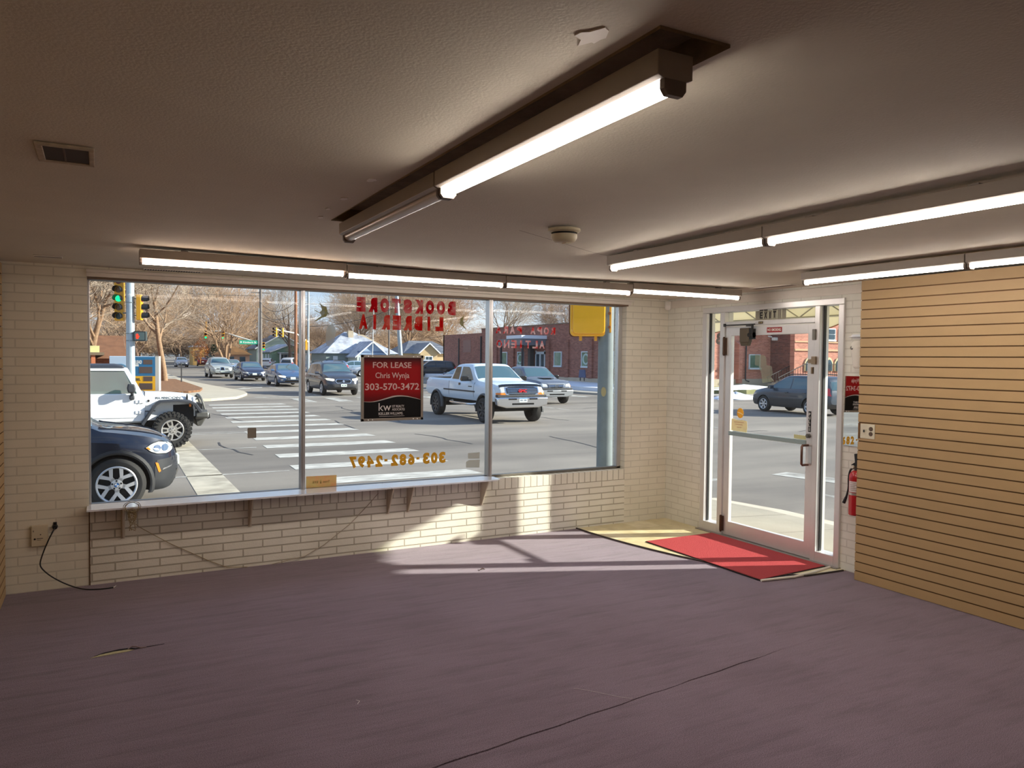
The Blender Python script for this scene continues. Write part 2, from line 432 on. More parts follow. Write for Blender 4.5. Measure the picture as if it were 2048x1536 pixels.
mb.add([(a, c, zt), (b_, c, zt), (b_, d, zt), (a, d, zt), (a, c, H + .005), (b_, c, H + .005), (b_, d, H + .005), (a, d, H + .005)], [(0, 1, 2, 3), (0, 4, 5, 1), (1, 5, 6, 2), (2, 6, 7, 3), (3, 7, 4, 0)])
mb.build('recess', M('raw_plaster', (138, 120, 94), 0.9, noise=(9, 0.25), bump=(30, 0.4)), parent=None, base=False).parent = ceil_o
bpy.data.objects['recess'].location = -ceil_o.location
struct(MB().box(XL - 0.25, 0.3, YB - 0.3, 0.3, H + 0.09, H + 0.5), 'roof', M('roof_membrane', (150, 148, 142), 0.9))

# window wall
WX0, WX1, WZ0, WZ1 = -5.66, -0.575, 0.595, 2.365
T = 0.22
mb = MB()
mb.box(XL - 0.2, WX0, 0, T, -0.02, H + 0.09)
mb.box(WX1, 0.0, 0, T, -0.02, H + 0.09)
mb.box(WX0, WX1, 0.001, T, WZ1, H + 0.09)
w_front = struct(mb, 'wall_front', m_pillar)
mb = MB().box(WX0 + 0.004, WX1, -0.004, T, -0.02, WZ0 - 0.115)
lw = struct(mb, 'wall_front_lower', m_low)
mb = MB().box(WX0 + 0.004, WX1, -0.006, T, WZ0 - 0.115, WZ0 - 0.004)
lw2 = struct(mb, 'wall_front_ledge', m_rowlock)
# trim boards over the window
mb = MB()
mb.box(WX0 - 0.005, -0.5, -0.03, 0.005, 2.404, 2.425); mb.box(WX0 - 0.005, -0.52, -0.012, 0.06, 2.372, 2.402)
struct(mb, 'trim_1', m_trim)
mb = MB()
mb.box(WX0, WX1 + 0.02, -0.004, 0.12, 2.353, 2.371)
struct(mb, 'trim_2', m_dark_trim)
struct(MB().box(-5.662, -5.654, -0.006, 0.002, 0.0, 0.59), 'trim_5', M('rusty_joint', (92, 66, 42), 0.9, noise=(12, 0.4)))
# window_1: aluminium frame with three panes and two mullions
FY0, FY1 = 0.075, 0.13
win = thing('window_1', None, None, (0, 0, 0)); win['kind'] = 'structure'
mb = MB()
for (x0, x1) in ((WX0, -5.645), (-4.04, -4.004), (-2.21, -2.170), (-0.625, WX1)):
    mb.box(x0, x1, FY0 - (0.035 if -5 < x0 < -1 else 0), FY1, WZ0, WZ1 - 0.012)
    if -5 < x0 < -1: mb.box(x0 + 0.012, x1 - 0.012, FY0 - 0.042, FY1, WZ0, WZ1 - 0.012)
mb.build('window_frame', m_alu, win, bevel=0.003)
mb = MB()
mb.box(WX0, WX1, FY0, FY1, WZ1 - 0.014, WZ1); mb.box(WX0, WX1, FY0, FY1, WZ0 - 0.002, WZ0 + 0.022)
mb.build('frame_rails', m_alu_d, win, bevel=0.003)
mb = MB()
for (x0, x1) in ((-5.645, -4.04), (-4.004, -2.21), (-2.17, -0.625)):
    mb = MB().box(x0, x1, 0.10, 0.106, WZ0 + 0.02, WZ1 - 0.012)
    mb.build('pane', m_pane, win)

# door wall with storefront opening
DY0, DY1, DZ = -0.575, -2.30, 2.325
mb = MB()
mb.box(0, 0.15, DY0, 0.22, -0.02, H + 0.09); mb.box(0, 0.15, DY1, DY0, DZ, H + 0.09); mb.box(0, 0.15, YB, DY1, -0.02, H + 0.09)
struct(mb, 'wall_right', m_side)
struct(MB().box(-0.012, 0.0, -2.56, -0.02, 2.352, 2.43), 'trim_3', m_trim, bevel=0.003)
struct(MB().box(XL - 0.2, XL - 0.03, YB, 0.0, -0.02, H + 0.09), 'wall_left', M('left_paint', (205, 196, 180), 0.7))
struct(MB().box(XL - 0.2, 0.15, YB - 0.2, YB, -0.02, H + 0.09), 'wall_back', M('back_paint', (205, 196, 180), 0.7, noise=(2, 0.05)))
# storefront frame: jambs, head, transom bar, sidelight sills
st = thing('window_2', None, None, (0, 0, 0)); st['kind'] = 'structure'
mb = MB()
FX0, FX1 = -0.02, 0.10
def post(y0, y1, z0=0.0, z1=DZ - 0.0551): mb.box(FX0, FX1, min(y0, y1), max(y0, y1), z0, z1)
post(-0.575, -0.635); post(-0.83, -0.895); post(-2.0, -2.055); post(-2.245, -2.30)
mb.box(FX0, FX1, -2.30, -0.575, DZ - 0.055, DZ)
mb.box(FX0 + 0.004, FX1, -1.9999, -0.8951, 2.125, 2.17)
mb.box(FX0, FX1, -0.8299, -0.6351, 0.0, 0.10); mb.box(FX0, FX1, -2.2449, -2.0551, 0.0, 0.10)
mb.build('storefront_frame', m_alu_w, st, bevel=0.004)
mb = MB()
for (y0, y1) in ((-0.83, -0.635), (-2.245, -2.055)):
    MB().box(0.035, 0.041, y0, y1, 0.10, DZ - 0.055).build('pane', m_pane, st)
MB().box(0.035, 0.041, -2.0, -0.895, 2.17, DZ - 0.055).build('pane', m_pane, st)
MB().box(-0.06, 0.12, -2.31, -0.56, -0.01, 0.012).build('threshold', M('threshold_metal', (150, 145, 138), 0.45, 0.6), st)
# black glazing gaskets along the posts
mb = MB()
for y in (-0.637, -2.062): mb.box(0.022, 0.05, y - 0.006, y + 0.002, 0.10, DZ - 0.055)
mb.build('gasket', m_black, st)

# the door itself
door = thing('door_1', None, None, (0, 0, 0)); door['kind'] = 'structure'
mb = MB()
mb.box(-0.005, 0.04, -0.975, -0.902, 0.016, 2.118); mb.box(-0.005, 0.04, -1.994, -1.918, 0.016, 2.118)
mb.box(-0.005, 0.04, -1.92, -0.97, 2.03, 2.118); mb.box(-0.005, 0.04, -1.92, -0.97, 0.016, 0.155)
mb.build('door_frame', m_alu_w, door, bevel=0.003)
MB().box(0.014, 0.02, -1.92, -0.97, 0.15, 2.035).build('pane', m_pane, door)
MB().box(-0.012, 0.008, -1.925, -0.965, 1.03, 1.072).build('push_bar', M('greyed_aluminium', (158, 172, 170), 0.35, 0.5), door, bevel=0.004)
mb = MB()
mb.tube([(-0.005, -1.945, 1.03), (-0.075, -1.945, 1.03), (-0.085, -1.945, 1.02), (-0.085, -1.945, 0.865), (-0.075, -1.945, 0.855), (-0.005, -1.945, 0.855)], 0.011, 10)
mb.build('door_handle', M('bronze_metal', (130, 100, 88), 0.3, 0.85), door, smooth=50)
MB().box(-0.008, -0.004, -1.985, -1.95, 0.86, 1.03).build('handle_plate', m_alu, door)
mb = MB(); mb.cyl((-0.005, -1.955, 1.115), (-0.03, -1.955, 1.115), 0.02, n=18); mb.cyl((-0.03, -1.955, 1.115), (-0.036, -1.955, 1.115), 0.012, n=14)
mb.build('lock_cylinder', m_alu_d, door, smooth=40)
mb = MB(); mb.box(-0.04, -0.005, -2.03, -1.985, 1.755, 1.825); mb.box(-0.035, -0.005, -1.985, -1.945, 1.765, 1.80); mb.box(-0.03, -0.006, -1.99, -1.975, 1.67, 1.73)
mb.build('deadbolt', M('worn_brass', (150, 132, 110), 0.4, 0.6), door, bevel=0.003)
mb = MB(); mb.box(-0.035, -0.002, -2.02, -1.985, 1.97, 2.065)
mb.build('upper_latch', m_alu_d, door, bevel=0.004)
for (z0, z1) in ((1.83, 2.02), (0.04, 0.21)):
    mb = MB(); mb.cyl((-0.028, -0.9, z0), (-0.028, -0.9, z1), 0.011, n=12); mb.box(-0.028, -0.004, -0.92, -0.88, z0 + 0.01, z1 - 0.01)
    mb.build('hinge', M('dark_bronze', (84, 62, 50), 0.45, 0.6), door, smooth=40)
mb = MB()
mb.box(-0.055, -0.005, -1.255, -1.135, 1.96, 2.1); mb.prism([(-1.25, 1.96), (-1.14, 1.96), (-1.155, 1.925), (-1.235, 1.925)], 'x', -0.055, -0.005)
mb.build('door_closer', M('bronze_cover', (92, 82, 68), 0.5, 0.4), door, bevel=0.006)
mb = MB(); mb.cyl((-0.03, -1.30, 2.03), (-0.03, -1.24, 2.03), 0.03, n=16); mb.box(-0.05, -0.005, -1.30, -1.255, 1.99, 2.09)
mb.box(-0.06, -0.045, -1.33, -0.92, 2.128, 2.138); mb.cyl((-0.052, -1.3, 2.09), (-0.052, -1.3, 2.135), 0.012, n=10); mb.box(-0.058, -0.046, -1.22, -1.30, 2.115, 2.125)
mb.cyl((-0.052, -0.93, 2.12), (-0.052, -0.93, 2.15), 0.014, n=10)
mb.build('closer_arm', m_black, door, bevel=0.002)
mb = MB(); mb.box(-0.0075, -0.005, -1.62, -1.44, 2.05, 2.098)
sgn = mb.build('no_smoking_sign', M('sign_red', (150, 18, 24), 0.5), door)
sgn['label'] = 'red plate with white lettering'
mb = MB(); mb.text('NO SMOKING', (-0.0075, -1.45, 2.062), -Y, Z, 0.16, 0.026, 0.001, bold=0.01)
mb.build('lettering', m_white, sgn)
# black vertical PULL sticker
mb = MB(); mb.box(-0.0075, -0.005, -1.972, -1.943, 1.15, 1.335); pl_ = mb.build('pull_sticker', m_black, door)
mb = MB()
for i, ch in enumerate('PULL'): mb.text(ch, (-0.0075, -1.948, 1.295 - i * 0.033), -Y, Z, 0.018, 0.026, 0.001, bold=0.01)
mb.build('lettering', m_white, pl_)
for i in range(3): MB().box(-0.0085, -0.0075, -1.966, -1.949, 1.16 + i * 0.011, 1.164 + i * 0.011).build('stripe', m_white, pl_)

# tile patch by the door with a dark metal edge
cv = []
P0, P1, P2 = (-1.19, 0.0), (-1.15, -1.05), (-0.74, -2.06)
for i in range(25):
    t = i / 24
    cv.append(((1 - t) ** 2 * P0[0] + 2 * t * (1 - t) * P1[0] + t * t * P2[0], (1 - t) ** 2 * P0[1] + 2 * t * (1 - t) * P1[1] + t * t * P2[1]))
cv += [(-0.45, -2.33), (-0.03, -2.36)]
mb = MB(); mb.prism(cv + [(-0.001, -2.36), (-0.001, -0.001), (-1.19, -0.001)], 'z', 0.0005, 0.005)
m_tile = bricks('cream_tile', (226, 214, 176), (196, 184, 150), 'y', 0.3, 0.3, 0.003, vary=0.05, bump=0.15)
def vinyl():
    m, n, o = new_mat('cream_vinyl'); L = n.links.new
    b = n.nodes.new('ShaderNodeBsdfPrincipled'); L(b.outputs[0], o.inputs[0]); b.inputs['Roughness'].default_value = 0.42
    g = n.nodes.new('ShaderNodeNewGeometry'); t = n.nodes.new('ShaderNodeTexBrick'); L(g.outputs['Position'], t.inputs['Vector'])
    t.offset = 0; t.inputs['Scale'].default_value = 1; t.inputs['Brick Width'].default_value = 0.3; t.inputs['Row Height'].default_value = 0.3; t.inputs['Mortar Size'].default_value = 0.002
    t.inputs['Color1'].default_value = C3((232, 222, 190)); t.inputs['Color2'].default_value = C3((216, 204, 160)); t.inputs['Mortar'].default_value = C3((186, 174, 140))
    z = n.nodes.new('ShaderNodeTexNoise'); z.inputs['Scale'].default_value = 6; z.inputs['Detail'].default_value = 6; L(g.outputs['Position'], z.inputs['Vector'])
    r = n.nodes.new('ShaderNodeValToRGB'); L(z.outputs['Fac'], r.inputs[0]); r.color_ramp.elements[0].position = 0.3; r.color_ramp.elements[1].position = 0.65
    r.color_ramp.elements[0].color = (0.72, 0.68, 0.6, 1); r.color_ramp.elements[1].color = (1, 1, 1, 1)
    x = n.nodes.new('ShaderNodeMix'); x.data_type = 'RGBA'; x.blend_type = 'MULTIPLY'; x.inputs[0].default_value = 0.8; L(t.outputs['Color'], x.inputs[6]); L(r.outputs[0], x.inputs[7]); L(x.outputs[2], b.inputs['Base Color'])
    return m
struct(mb, 'floor_entry', vinyl())
mb = MB(); mb.tube([(x, y, 0.005) for x, y in cv], 0.009, 6)
struct(mb, 'trim_4', M('edge_strip', (74, 66, 60), 0.5, 0.4), smooth=60)
# ---------------------------------------------------------------- things in the room
m_slat = M('slatwall_board', (180, 150, 106), 0.5, noise=(2.2, 0.07), stretch=(1, 0.35, 1))
m_groove = M('slatwall_groove', (110, 76, 38), 0.7)
def slatwall(y0, y1, xf, xb, name, label):
    """board with T grooves every 3 inches, face at xf, back at xb"""
    s = 1 if xf < xb else -1
    t = thing(name, label, 'wall panel', ((xf + xb) / 2, (y0 + y1) / 2, 0.004))
    ox, oy = (xf + xb) / 2, (y0 + y1) / 2
    mb = MB(); pitch = 0.0757; top = H - 0.012; g = 0.0085
    zs = []; z = pitch * 1.0
    pf = [(xb, 0.0), (xf, 0.0)]
    while z < top - 0.02:
        pf += [(xf, z - g / 2), (xf + s * 0.0045, z - g / 2), (xf + s * 0.0045, z - g * 1.3), (xf + s * 0.009, z - g * 1.3), (xf + s * 0.009, z + g / 2), (xf, z + g / 2)]
        zs.append(z); z += pitch
    pf += [(xf, top), (xb, top)]
    pf = [(a - ox, b) for a, b in pf]
    n = len(pf)
    vs = [(a, y0 - oy, b) for a, b in pf] + [(a, y1 - oy, b) for a, b in pf]
    fs = [(i, (i + 1) % n, n + (i + 1) % n, n + i) for i in range(n)]
    mi = []
    for i in range(n):
        a, b = pf[i], pf[(i + 1) % n]
        mi.append(1 if (abs(a[0] - (xf - ox)) > 1e-5 or abs(b[0] - (xf - ox)) > 1e-5) and 1 < i < n - 2 else 0)
    mb.v = [Vector(p) for p in vs]; mb.f = [list(f) for f in fs]; mb.m = mi
    # end caps as strips, one per board
    for yy in (y0 - oy, y1 - oy):
        k = [0.0] + zs + [top]
        for a, b in zip(k[:-1], k[1:]):
            mb.box(min(xf, xb) - ox + 0.0002, max(xf, xb) - ox - 0.0002, yy - 0.0006, yy + 0.0006, a + (g / 2 if a else 0), b - (g / 2 if b < top else 0))
    mb.build('board', [m_slat, m_groove], t)
    return t
sw = slatwall(-2.575, -5.02, -0.17, -0.145, 'slatwall_panel', 'tan slatwall board covering the brick beside the door, cut around the outlet plate')
mb = MB(); mb.box(-0.145 + 0.1575, 0.0 + 0.1575, -0.02, 0.02, 0.0, H - 0.014)
sw2 = slatwall(-5.023, -9.1, -0.17, -0.145, 'slatwall_panel', 'tan slatwall board past the first one, nearer the back of the room')
slatwall(-9.1, -0.03, XL + 0.022, XL, 'slatwall_panel', 'tan slatwall board along the side wall by the black cable')
# furring strips that hold the board off the wall
for sx, ya in ((sw, (-2.62, -3.8, -4.97)), (sw2, (-5.1, -7.0, -9.0))):
    for yy in ya:
        mb = MB(); mb.box(-0.1449 - sx.location.x, -0.001 - sx.location.x, yy - 0.02 - sx.location.y, yy + 0.02 - sx.location.y, 0.0, H - 0.02)
        mb.build('furring_strip', M('pine_strip', (178, 146, 100), 0.7), sx)

# fluorescent lamps: box housing + lens; along = 'x' or 'y'
m_house = M('lamp_housing', (168, 158, 146), 0.45, noise=(3, 0.05))
m_lit = emis('lit_tube', (255, 243, 232), LAMP_POWER)
m_litw = emis('lit_warm_tube', (255, 226, 205), LAMP_POWER * 0.55)
m_off = M('unlit_tube', (214, 208, 198), 0.25, spec=0.6)
m_cap = M('lamp_end_cap', (120, 108, 98), 0.5)
def lamp(p0, p1, along, label, lit=True, z=2.40, warm=False, group='ceiling strip lamps', hang=0.0):
    c = ((p0[0] + p1[0]) / 2, (p0[1] + p1[1]) / 2)
    L = math.hypot(p1[0] - p0[0], p1[1] - p0[1]) - 0.006
    t = thing('strip_lamp', label, 'lamp', (c[0], c[1], z), 0 if along == 'x' else R(90), group)
    h = L / 2
    mb = MB(); mb.prism([(-0.048, 0.035), (0.048, 0.035), (0.048, -0.018), (0.034, -0.024), (-0.034, -0.024), (-0.048, -0.018)], 'x', -h, h)
    mb.build('housing', m_house, t, bevel=0.002)
    mb = MB()
    prof = [(0.026, -0.0245)] + ([(0.026 * math.cos(R(a)), -0.028 - 0.022 * math.sin(R(a))) for a in range(0, 181, 20)] if not warm else [(0.036, -0.026), (0.036, -0.05), (-0.036, -0.05), (-0.036, -0.026)]) + [(-0.026, -0.0245)]
    mb.prism(prof, 'x', -h + 0.018, h - 0.018)
    mb.build('tube', (m_litw if warm else m_lit) if lit else m_off, t, smooth=35)
    for s in (-1, 1):
        mb = MB(); mb.prism([(0.03, -0.0242), (0.03, -0.045), (0.02, -0.058), (-0.02, -0.058), (-0.03, -0.045), (-0.03, -0.0242)], 'x', min(s * h, s * (h - 0.016)), max(s * h, s * (h - 0.016)))
        mb.build('end_cap', m_cap, t)
    if hang:
        for s in (-1, 1):
            MB().box(s * h * 0.6 - 0.02, s * h * 0.6 + 0.02, -0.02, 0.02, 0.034, 0.036 + hang).build('hanger', m_house, t)
    return t
ex = [-5.362, -4.066, -2.816, -1.596, -0.341]
LB = ['strip lamp with warm pinkish flat lens, over the first window pane', 'lit white strip lamp between the warm lamp and the next, above the middle pane',
      'lit white strip lamp above the mullion by the yellow signal box', 'lit white strip lamp at the corner end of the window row']
zz = [2.425, 2.398, 2.392, 2.405]
for i in range(4):
    zt = min(sag(x, -1.4) for x in (ex[i], (ex[i] + ex[i + 1]) / 2, ex[i + 1])) - 0.036
    lamp((ex[i], -1.4), (ex[i + 1], -1.4), 'x', LB[i], z=zt - 0.004, warm=(i == 0), hang=0.012)
lamp((-4.48, -2.90), (-4.48, -4.12), 'y', 'unlit strip lamp at the far end of the recessed ceiling slot', lit=False, z=2.404)
lamp((-4.48, -4.125), (-4.48, -5.36), 'y', 'lit strip lamp below the recessed slot, with exposed end cap', z=2.404, hang=0.0)
by = [-2.70, -3.98, -5.22, -6.46, -7.7]
BL = ['lit strip lamp in the middle of the ceiling, the end nearest the smoke detector', 'lit strip lamp running on from the joint, ending at the photo edge']
for i in range(2):
    lamp((-2.72, by[i]), (-2.72, by[i + 1]), 'y', BL[i], z=2.392, hang=0.012)
cy = [-2.68, -3.9, -5.12, -6.34, -7.56]
CL = ['lit strip lamp above the slatwall, the end nearest the door', 'lit strip lamp above the slatwall, partly past the photo edge']
for i in range(2):
    lamp((-0.95, cy[i]), (-0.95, cy[i + 1]), 'y', CL[i], z=2.402, hang=0.004)

# smoke detector
t = thing('smoke_detector', 'round beige smoke detector on the ceiling between the lamp rows', 'smoke detector', (-3.50, -3.36, 2.437))
mb = MB(); mb.lathe([(0.0, 0.0), (0.082, 0.0), (0.082, -0.012), (0.066, -0.02), (0.066, -0.02)], 32); mb.build('base_ring', m_cream, t, smooth=35)
mb = MB(); mb.lathe([(0.058, -0.018), (0.06, -0.03)], 32); mb.build('slots', m_black, t)
mb = MB(); mb.lathe([(0.066, -0.028), (0.066, -0.045), (0.058, -0.06), (0.045, -0.068), (0.0, -0.068)], 32); mb.box(0.0, 0.03, -0.02, 0.02, -0.072, -0.066); mb.build('cover', m_cream, t, smooth=35)
# open ceiling box at the near end, with scuffed plaster collar
t = thing('ceiling_vent', 'small dark square vent opening in the ceiling with cracked plaster rim', 'vent', (-5.67, -3.67, 2.452))
vq = [(-0.075, -0.125), (0.075, -0.125), (0.075, 0.125), (-0.075, 0.125)]
mb = MB(); mb.box(-0.062, 0.068, -0.105, 0.105, -0.006, -0.002); mb.build('opening', M('vent_dark', (58, 38, 18), 0.8), t)
mb = MB()
for (a, b, c, d) in ((-0.085, 0.085, -0.13, -0.105), (-0.085, 0.085, 0.105, 0.13), (-0.085, -0.062, -0.105, 0.105), (0.068, 0.085, -0.105, 0.105)): mb.box(a, b, c, d, -0.01, -0.001)
mb.build('plaster_rim', M('rim_plaster', (176, 160, 136), 0.8, noise=(30, 0.2)), t, bevel=0.003)
mb = MB(); mb.box(-0.006, 0.0, -0.105, 0.105, -0.0075, -0.006); mb.build('slat', M('vent_slat', (96, 68, 40), 0.7), t)
def slot_vent(x0, x1, y0, y1, label, dark):
    z = sag((x0 + x1) / 2, (y0 + y1) / 2) - 0.001
    t = thing('slot_diffuser', label, 'vent', ((x0 + x1) / 2, (y0 + y1) / 2, z))
    a, b = (x1 - x0) / 2, (y1 - y0) / 2
    mb = MB(); mb.box(-a, a, -b, b, -0.006, 0.0); mb.build('frame', m_trim, t, bevel=0.002)
    mb = MB(); n = 22
    lx = a >= b
    for i in range(n):
        k = -0.92 + 1.84 * i / (n - 1)
        if lx: mb.box(a * k - a * 0.028, a * k + a * 0.028, -b * 0.55, b * 0.55, -0.0075, -0.0058)
        else: mb.box(-a * 0.55, a * 0.55, b * k - b * 0.028, b * k + b * 0.028, -0.0075, -0.0058)
    mb.build('louvre_slots', m_black if dark else m_dark_trim, t)
slot_vent(-5.28, -4.86, -0.16, -0.04, 'slotted air diffuser in the ceiling above the first window pane', True)
slot_vent(-0.31, -0.20, -1.98, -1.50, 'thin slotted air diffuser in the ceiling above the door', False)
slot_vent(-5.97, -5.80, -0.56, -0.46, 'small plain air diffuser in the ceiling near the pillar', False)
slot_vent(-3.05, -2.62, -0.33, -0.24, 'flat painted air diffuser in the ceiling above the red lettering', False)
# hairline cracks and plaster patches
def strip(name, pts, w, z, mat, label, cat):
    mb = MB()
    for k in range(len(pts) - 1):
        (a, b), (c, d) = pts[k], pts[k + 1]
        L = math.hypot(c - a, d - b); nx, ny = -(d - b) / L * w / 2, (c - a) / L * w / 2
        za, zb = (z(a, b), z(c, d)) if callable(z) else (z, z)
        mb.add([(a - nx, b - ny, za), (c - nx, d - ny, zb), (c + nx, d + ny, zb), (a + nx, b + ny, za)], [(0, 1, 2, 3)])
    o = mb.build(name, mat)
    return tag(o, label, cat)
ms = M('plaster_crack', (120, 104, 84), 0.9)
strip('ceiling_crack', [(-3.66, -3.18), (-3.3, -2.98), (-2.95, -2.78), (-2.74, -2.68)], 0.005, lambda a, b: sag(a, b) - 0.002, ms, 'hairline crack across the ceiling beside the smoke detector', 'crack')
random.seed(3)
m_patch = M('white_patch', (238, 232, 222), 0.8)
pl_ = [(-4.67, -5.31, .05, 'scraped white plaster scuff near the raw end of the recessed slot'), (-4.66, -3.83, .03, 'white plaster chip beside the recessed slot, by the lamp joint'), (-4.66, -3.45, .028, 'white plaster chip beside the slot, next to the unlit lamp'),
       (-4.66, -3.2, .02, 'smallest white plaster chip along the slot'), (-4.64, -2.98, .025, 'white plaster chip by the closed end of the slot'), (-4.29, -4.52, .03, 'grey plaster chip on the door side of the lit lamp'), (-4.3, -4.1, .025, 'grey plaster chip hidden low behind the lit lamp')]
for (a, b, s, lb) in pl_:
    mb = MB(); n = 11
    mb.prism([(s * random.uniform(.45, 1.1) * math.cos(2 * math.pi * i / n) * 0.7, s * random.uniform(.4, 1.15) * math.sin(2 * math.pi * i / n)) for i in range(n)], 'z', 0, 0.003)
    o = mb.build('plaster_chip', m_patch if 'white' in lb else M('grey_patch', (196, 186, 172), 0.8)); o.location = (a, b, sag(a, b) - 0.0035); tag(o, lb, 'plaster mark')

# motion sensor in the corner
t = thing('motion_sensor', 'white motion sensor tucked into the corner under the ceiling', 'sensor', (-0.03, -0.03, 2.33), R(-135 + 90))
mb = MB(); mb.prism([(-0.035, 0.02), (-0.035, 0.1), (0.035, 0.1), (0.035, 0.02), (0.02, 0.0), (-0.02, 0.0)], 'y', -0.03, 0.012); mb.build('case', m_white, t, bevel=0.008)
mb = MB(); mb.prism([(-0.022, 0.02), (-0.022, 0.055), (0.022, 0.055), (0.022, 0.02)], 'y', -0.033, -0.029); mb.build('lens', M('sensor_lens', (232, 228, 220), 0.3), t)

# display shelf under the window on brackets
t = thing('window_shelf', 'long white laminate shelf on brackets below the display window', 'shelf', (-3.925, -0.03, 0.600))
m_sh = M('white_laminate', (228, 232, 238), 0.16, noise=(3, 0.02), spec=0.6, coat=0.5)
MB().box(-1.75, -0.415 + 1.05, -0.155, 0.10, 0.0, 0.015).build('board', m_sh, t, bevel=0.002)
mb = MB(); mb.prism([(0.638, -0.155), (1.70, -0.155), (1.755, -0.11), (1.755, 0.02), (1.66, 0.10), (0.638, 0.10)], 'z', 0.0, 0.015); mb.build('board', m_sh, t, bevel=0.004)
for bx in (-5.43, -4.478, -3.262, -3.066, -2.306):
    mb = MB(); x = bx + 3.925
    mb.prism([(0.025, 0.0), (-0.13, 0.0), (-0.125, -0.02), (0.005, -0.245), (0.025, -0.26)], 'x', x - 0.006, x + 0.006); mb.box(x - 0.015, x + 0.015, 0.02, 0.025, -0.26, 0.0)
    mb.build('bracket', M('bracket_paint', (206, 194, 172), 0.5), t, bevel=0.002)

# loose wires
m_wire = M('tan_wire', (150, 132, 96), 0.6)
random.seed(11)
mb = MB(); c0 = Vector((-5.371, -0.20, 0.615))
for k in range(9):
    pts = []
    r = random.uniform(0.025, 0.07); tl = random.uniform(-1, 1); ph = random.uniform(0, 6)
    for i in range(19):
        a = ph + i / 18 * 5.6
        pts.append(c0 + Vector((r * math.cos(a) * (0.6 if k > 2 else 1), -0.004 - 0.02 * random.random(), r * math.sin(a) * (1.1 if k > 2 else 0.75) - (0.06 if k > 2 else -0.005))))
    mb.tube(pts, 0.0022, 5)
for k in range(4):
    mb.tube([c0 + Vector((random.uniform(-.03, .03), -0.012, -0.02 - 0.03 * i + random.uniform(-.01, .01))) for i in range(6)], 0.003, 5)
tag(mb.build('wire_bundle', m_wire, smooth=60), 'tangled bundle of tan wire hung over the shelf edge above the dark car wheel', 'wire')
mb = MB(); mb.tube([(-5.36, -0.205, 0.50), (-5.31, -0.03, 0.42), (-5.1, -0.012, 0.27), (-4.8, -0.01, 0.09), (-4.66, -0.012, 0.02), (-4.5, -0.025, 0.006)], 0.0028, 5)
tag(mb.build('wire', m_wire, smooth=60), 'thin tan wire slanting down the brick from the wire bundle', 'wire')
mb = MB(); mb.tube([(-3.37, -0.06, 0.55), (-3.45, -0.012, 0.44), (-3.62, -0.01, 0.28), (-3.85, -0.011, 0.12), (-4.02, -0.014, 0.04), (-4.3, -0.03, 0.006)], 0.0035, 5)
tag(mb.build('wire', M('grey_wire', (172, 160, 140), 0.6), smooth=60), 'grey wire sagging down the brick from behind the shelf joint', 'wire')

# phone junction box and black cable on the pillar
t = thing('junction_box', 'cream wall box with a small screw, on the brick pillar', 'wall box', (-5.982, -0.002, 0.344))
MB().box(-0.055, 0.055, -0.028, 0.0, 0.0, 0.158).build('cover', M('box_cream', (206, 196, 170), 0.5), t, bevel=0.005)
MB().cyl((0.005, -0.028, 0.087), (0.005, -0.03, 0.087), 0.004, n=10).build('screw', m_black, t); MB().box(-0.042, -0.038, -0.0295, -0.028, 0.11, 0.122).build('slot', m_black, t)
mb = MB(); mb.cyl((-0.032, -0.028, 0.056), (-0.032, -0.0295, 0.056), 0.007, n=12)
mb.box(-0.02, 0.02, -0.0293, -0.028, 0.057, 0.061); mb.box(-0.018, 0.008, -0.0293, -0.028, 0.046, 0.048)
mb.build('printed_label', m_black, t)
t = thing('cable', 'black cable hanging from a plug on the brick pillar to the carpet', 'cable', (-5.885, -0.002, 0.0))
mb = MB(); mb.cyl((0, 0, 0.478), (0, -0.03, 0.476), 0.019, 0.016, n=16); mb.box(-0.01, 0.012, -0.008, 0, 0.49, 0.512); mb.build('plug', m_black, t, smooth=40)
pts = [(0.0, -0.03, 0.474), (-0.012, -0.045, 0.452), (-0.05, -0.055, 0.37), (-0.085, -0.05, 0.27), (-0.098, -0.05, 0.215), (-0.085, -0.055, 0.18), (-0.035, -0.065, 0.125), (0.04, -0.08, 0.07), (0.12, -0.10, 0.028), (0.19, -0.125, 0.006), (0.27, -0.16, 0.0055), (0.33, -0.17, 0.0055), (0.385, -0.165, 0.006)]
def smooth_path(p, it=2):
    p = [Vector(q) for q in p]
    for _ in range(it):
        q = [p[0]]
        for a, b in zip(p[:-1], p[1:]): q += [a * 0.75 + b * 0.25, a * 0.25 + b * 0.75]
        p = q + [p[-1]]
    return p
mb = MB(); mb.tube(smooth_path(pts), 0.0048, 8); mb.build('cord', m_black, t, smooth=60)
mb = MB(); mb.tube([(0.384, -0.165, 0.006), (0.398, -0.158, 0.012), (0.404, -0.152, 0.016)], [0.0045, 0.004, 0.002], 8); mb.build('tip', M('bare_copper', (220, 214, 205), 0.3, 0.7), t)

# outlet plate on the slatwall
t = thing('outlet_plate', 'cream double outlet and switch plate set into the slatwall', 'outlet', (-0.1705, -2.665, 1.165))
MB().box(-0.006, 0.0, -0.065, 0.065, 0.0, 0.118).build('plate', M('plate_cream', (214, 206, 182), 0.4), t, bevel=0.003)
for z in (0.04, 0.08):
    mb = MB(); mb.cyl((-0.0055, -0.032, z), (-0.009, -0.032, z), 0.017, n=20); s = mb.build('receptacle', M('brown_receptacle', (92, 74, 60), 0.5), t, smooth=40)
MB().box(-0.013, -0.005, 0.025, 0.033, 0.05, 0.07).build('switch', m_black, t)
mb = MB(); mb.box(-0.004, -0.0005, 0.067, 0.085, -0.003, 0.121); mb.build('cut_edge', m_groove, t)

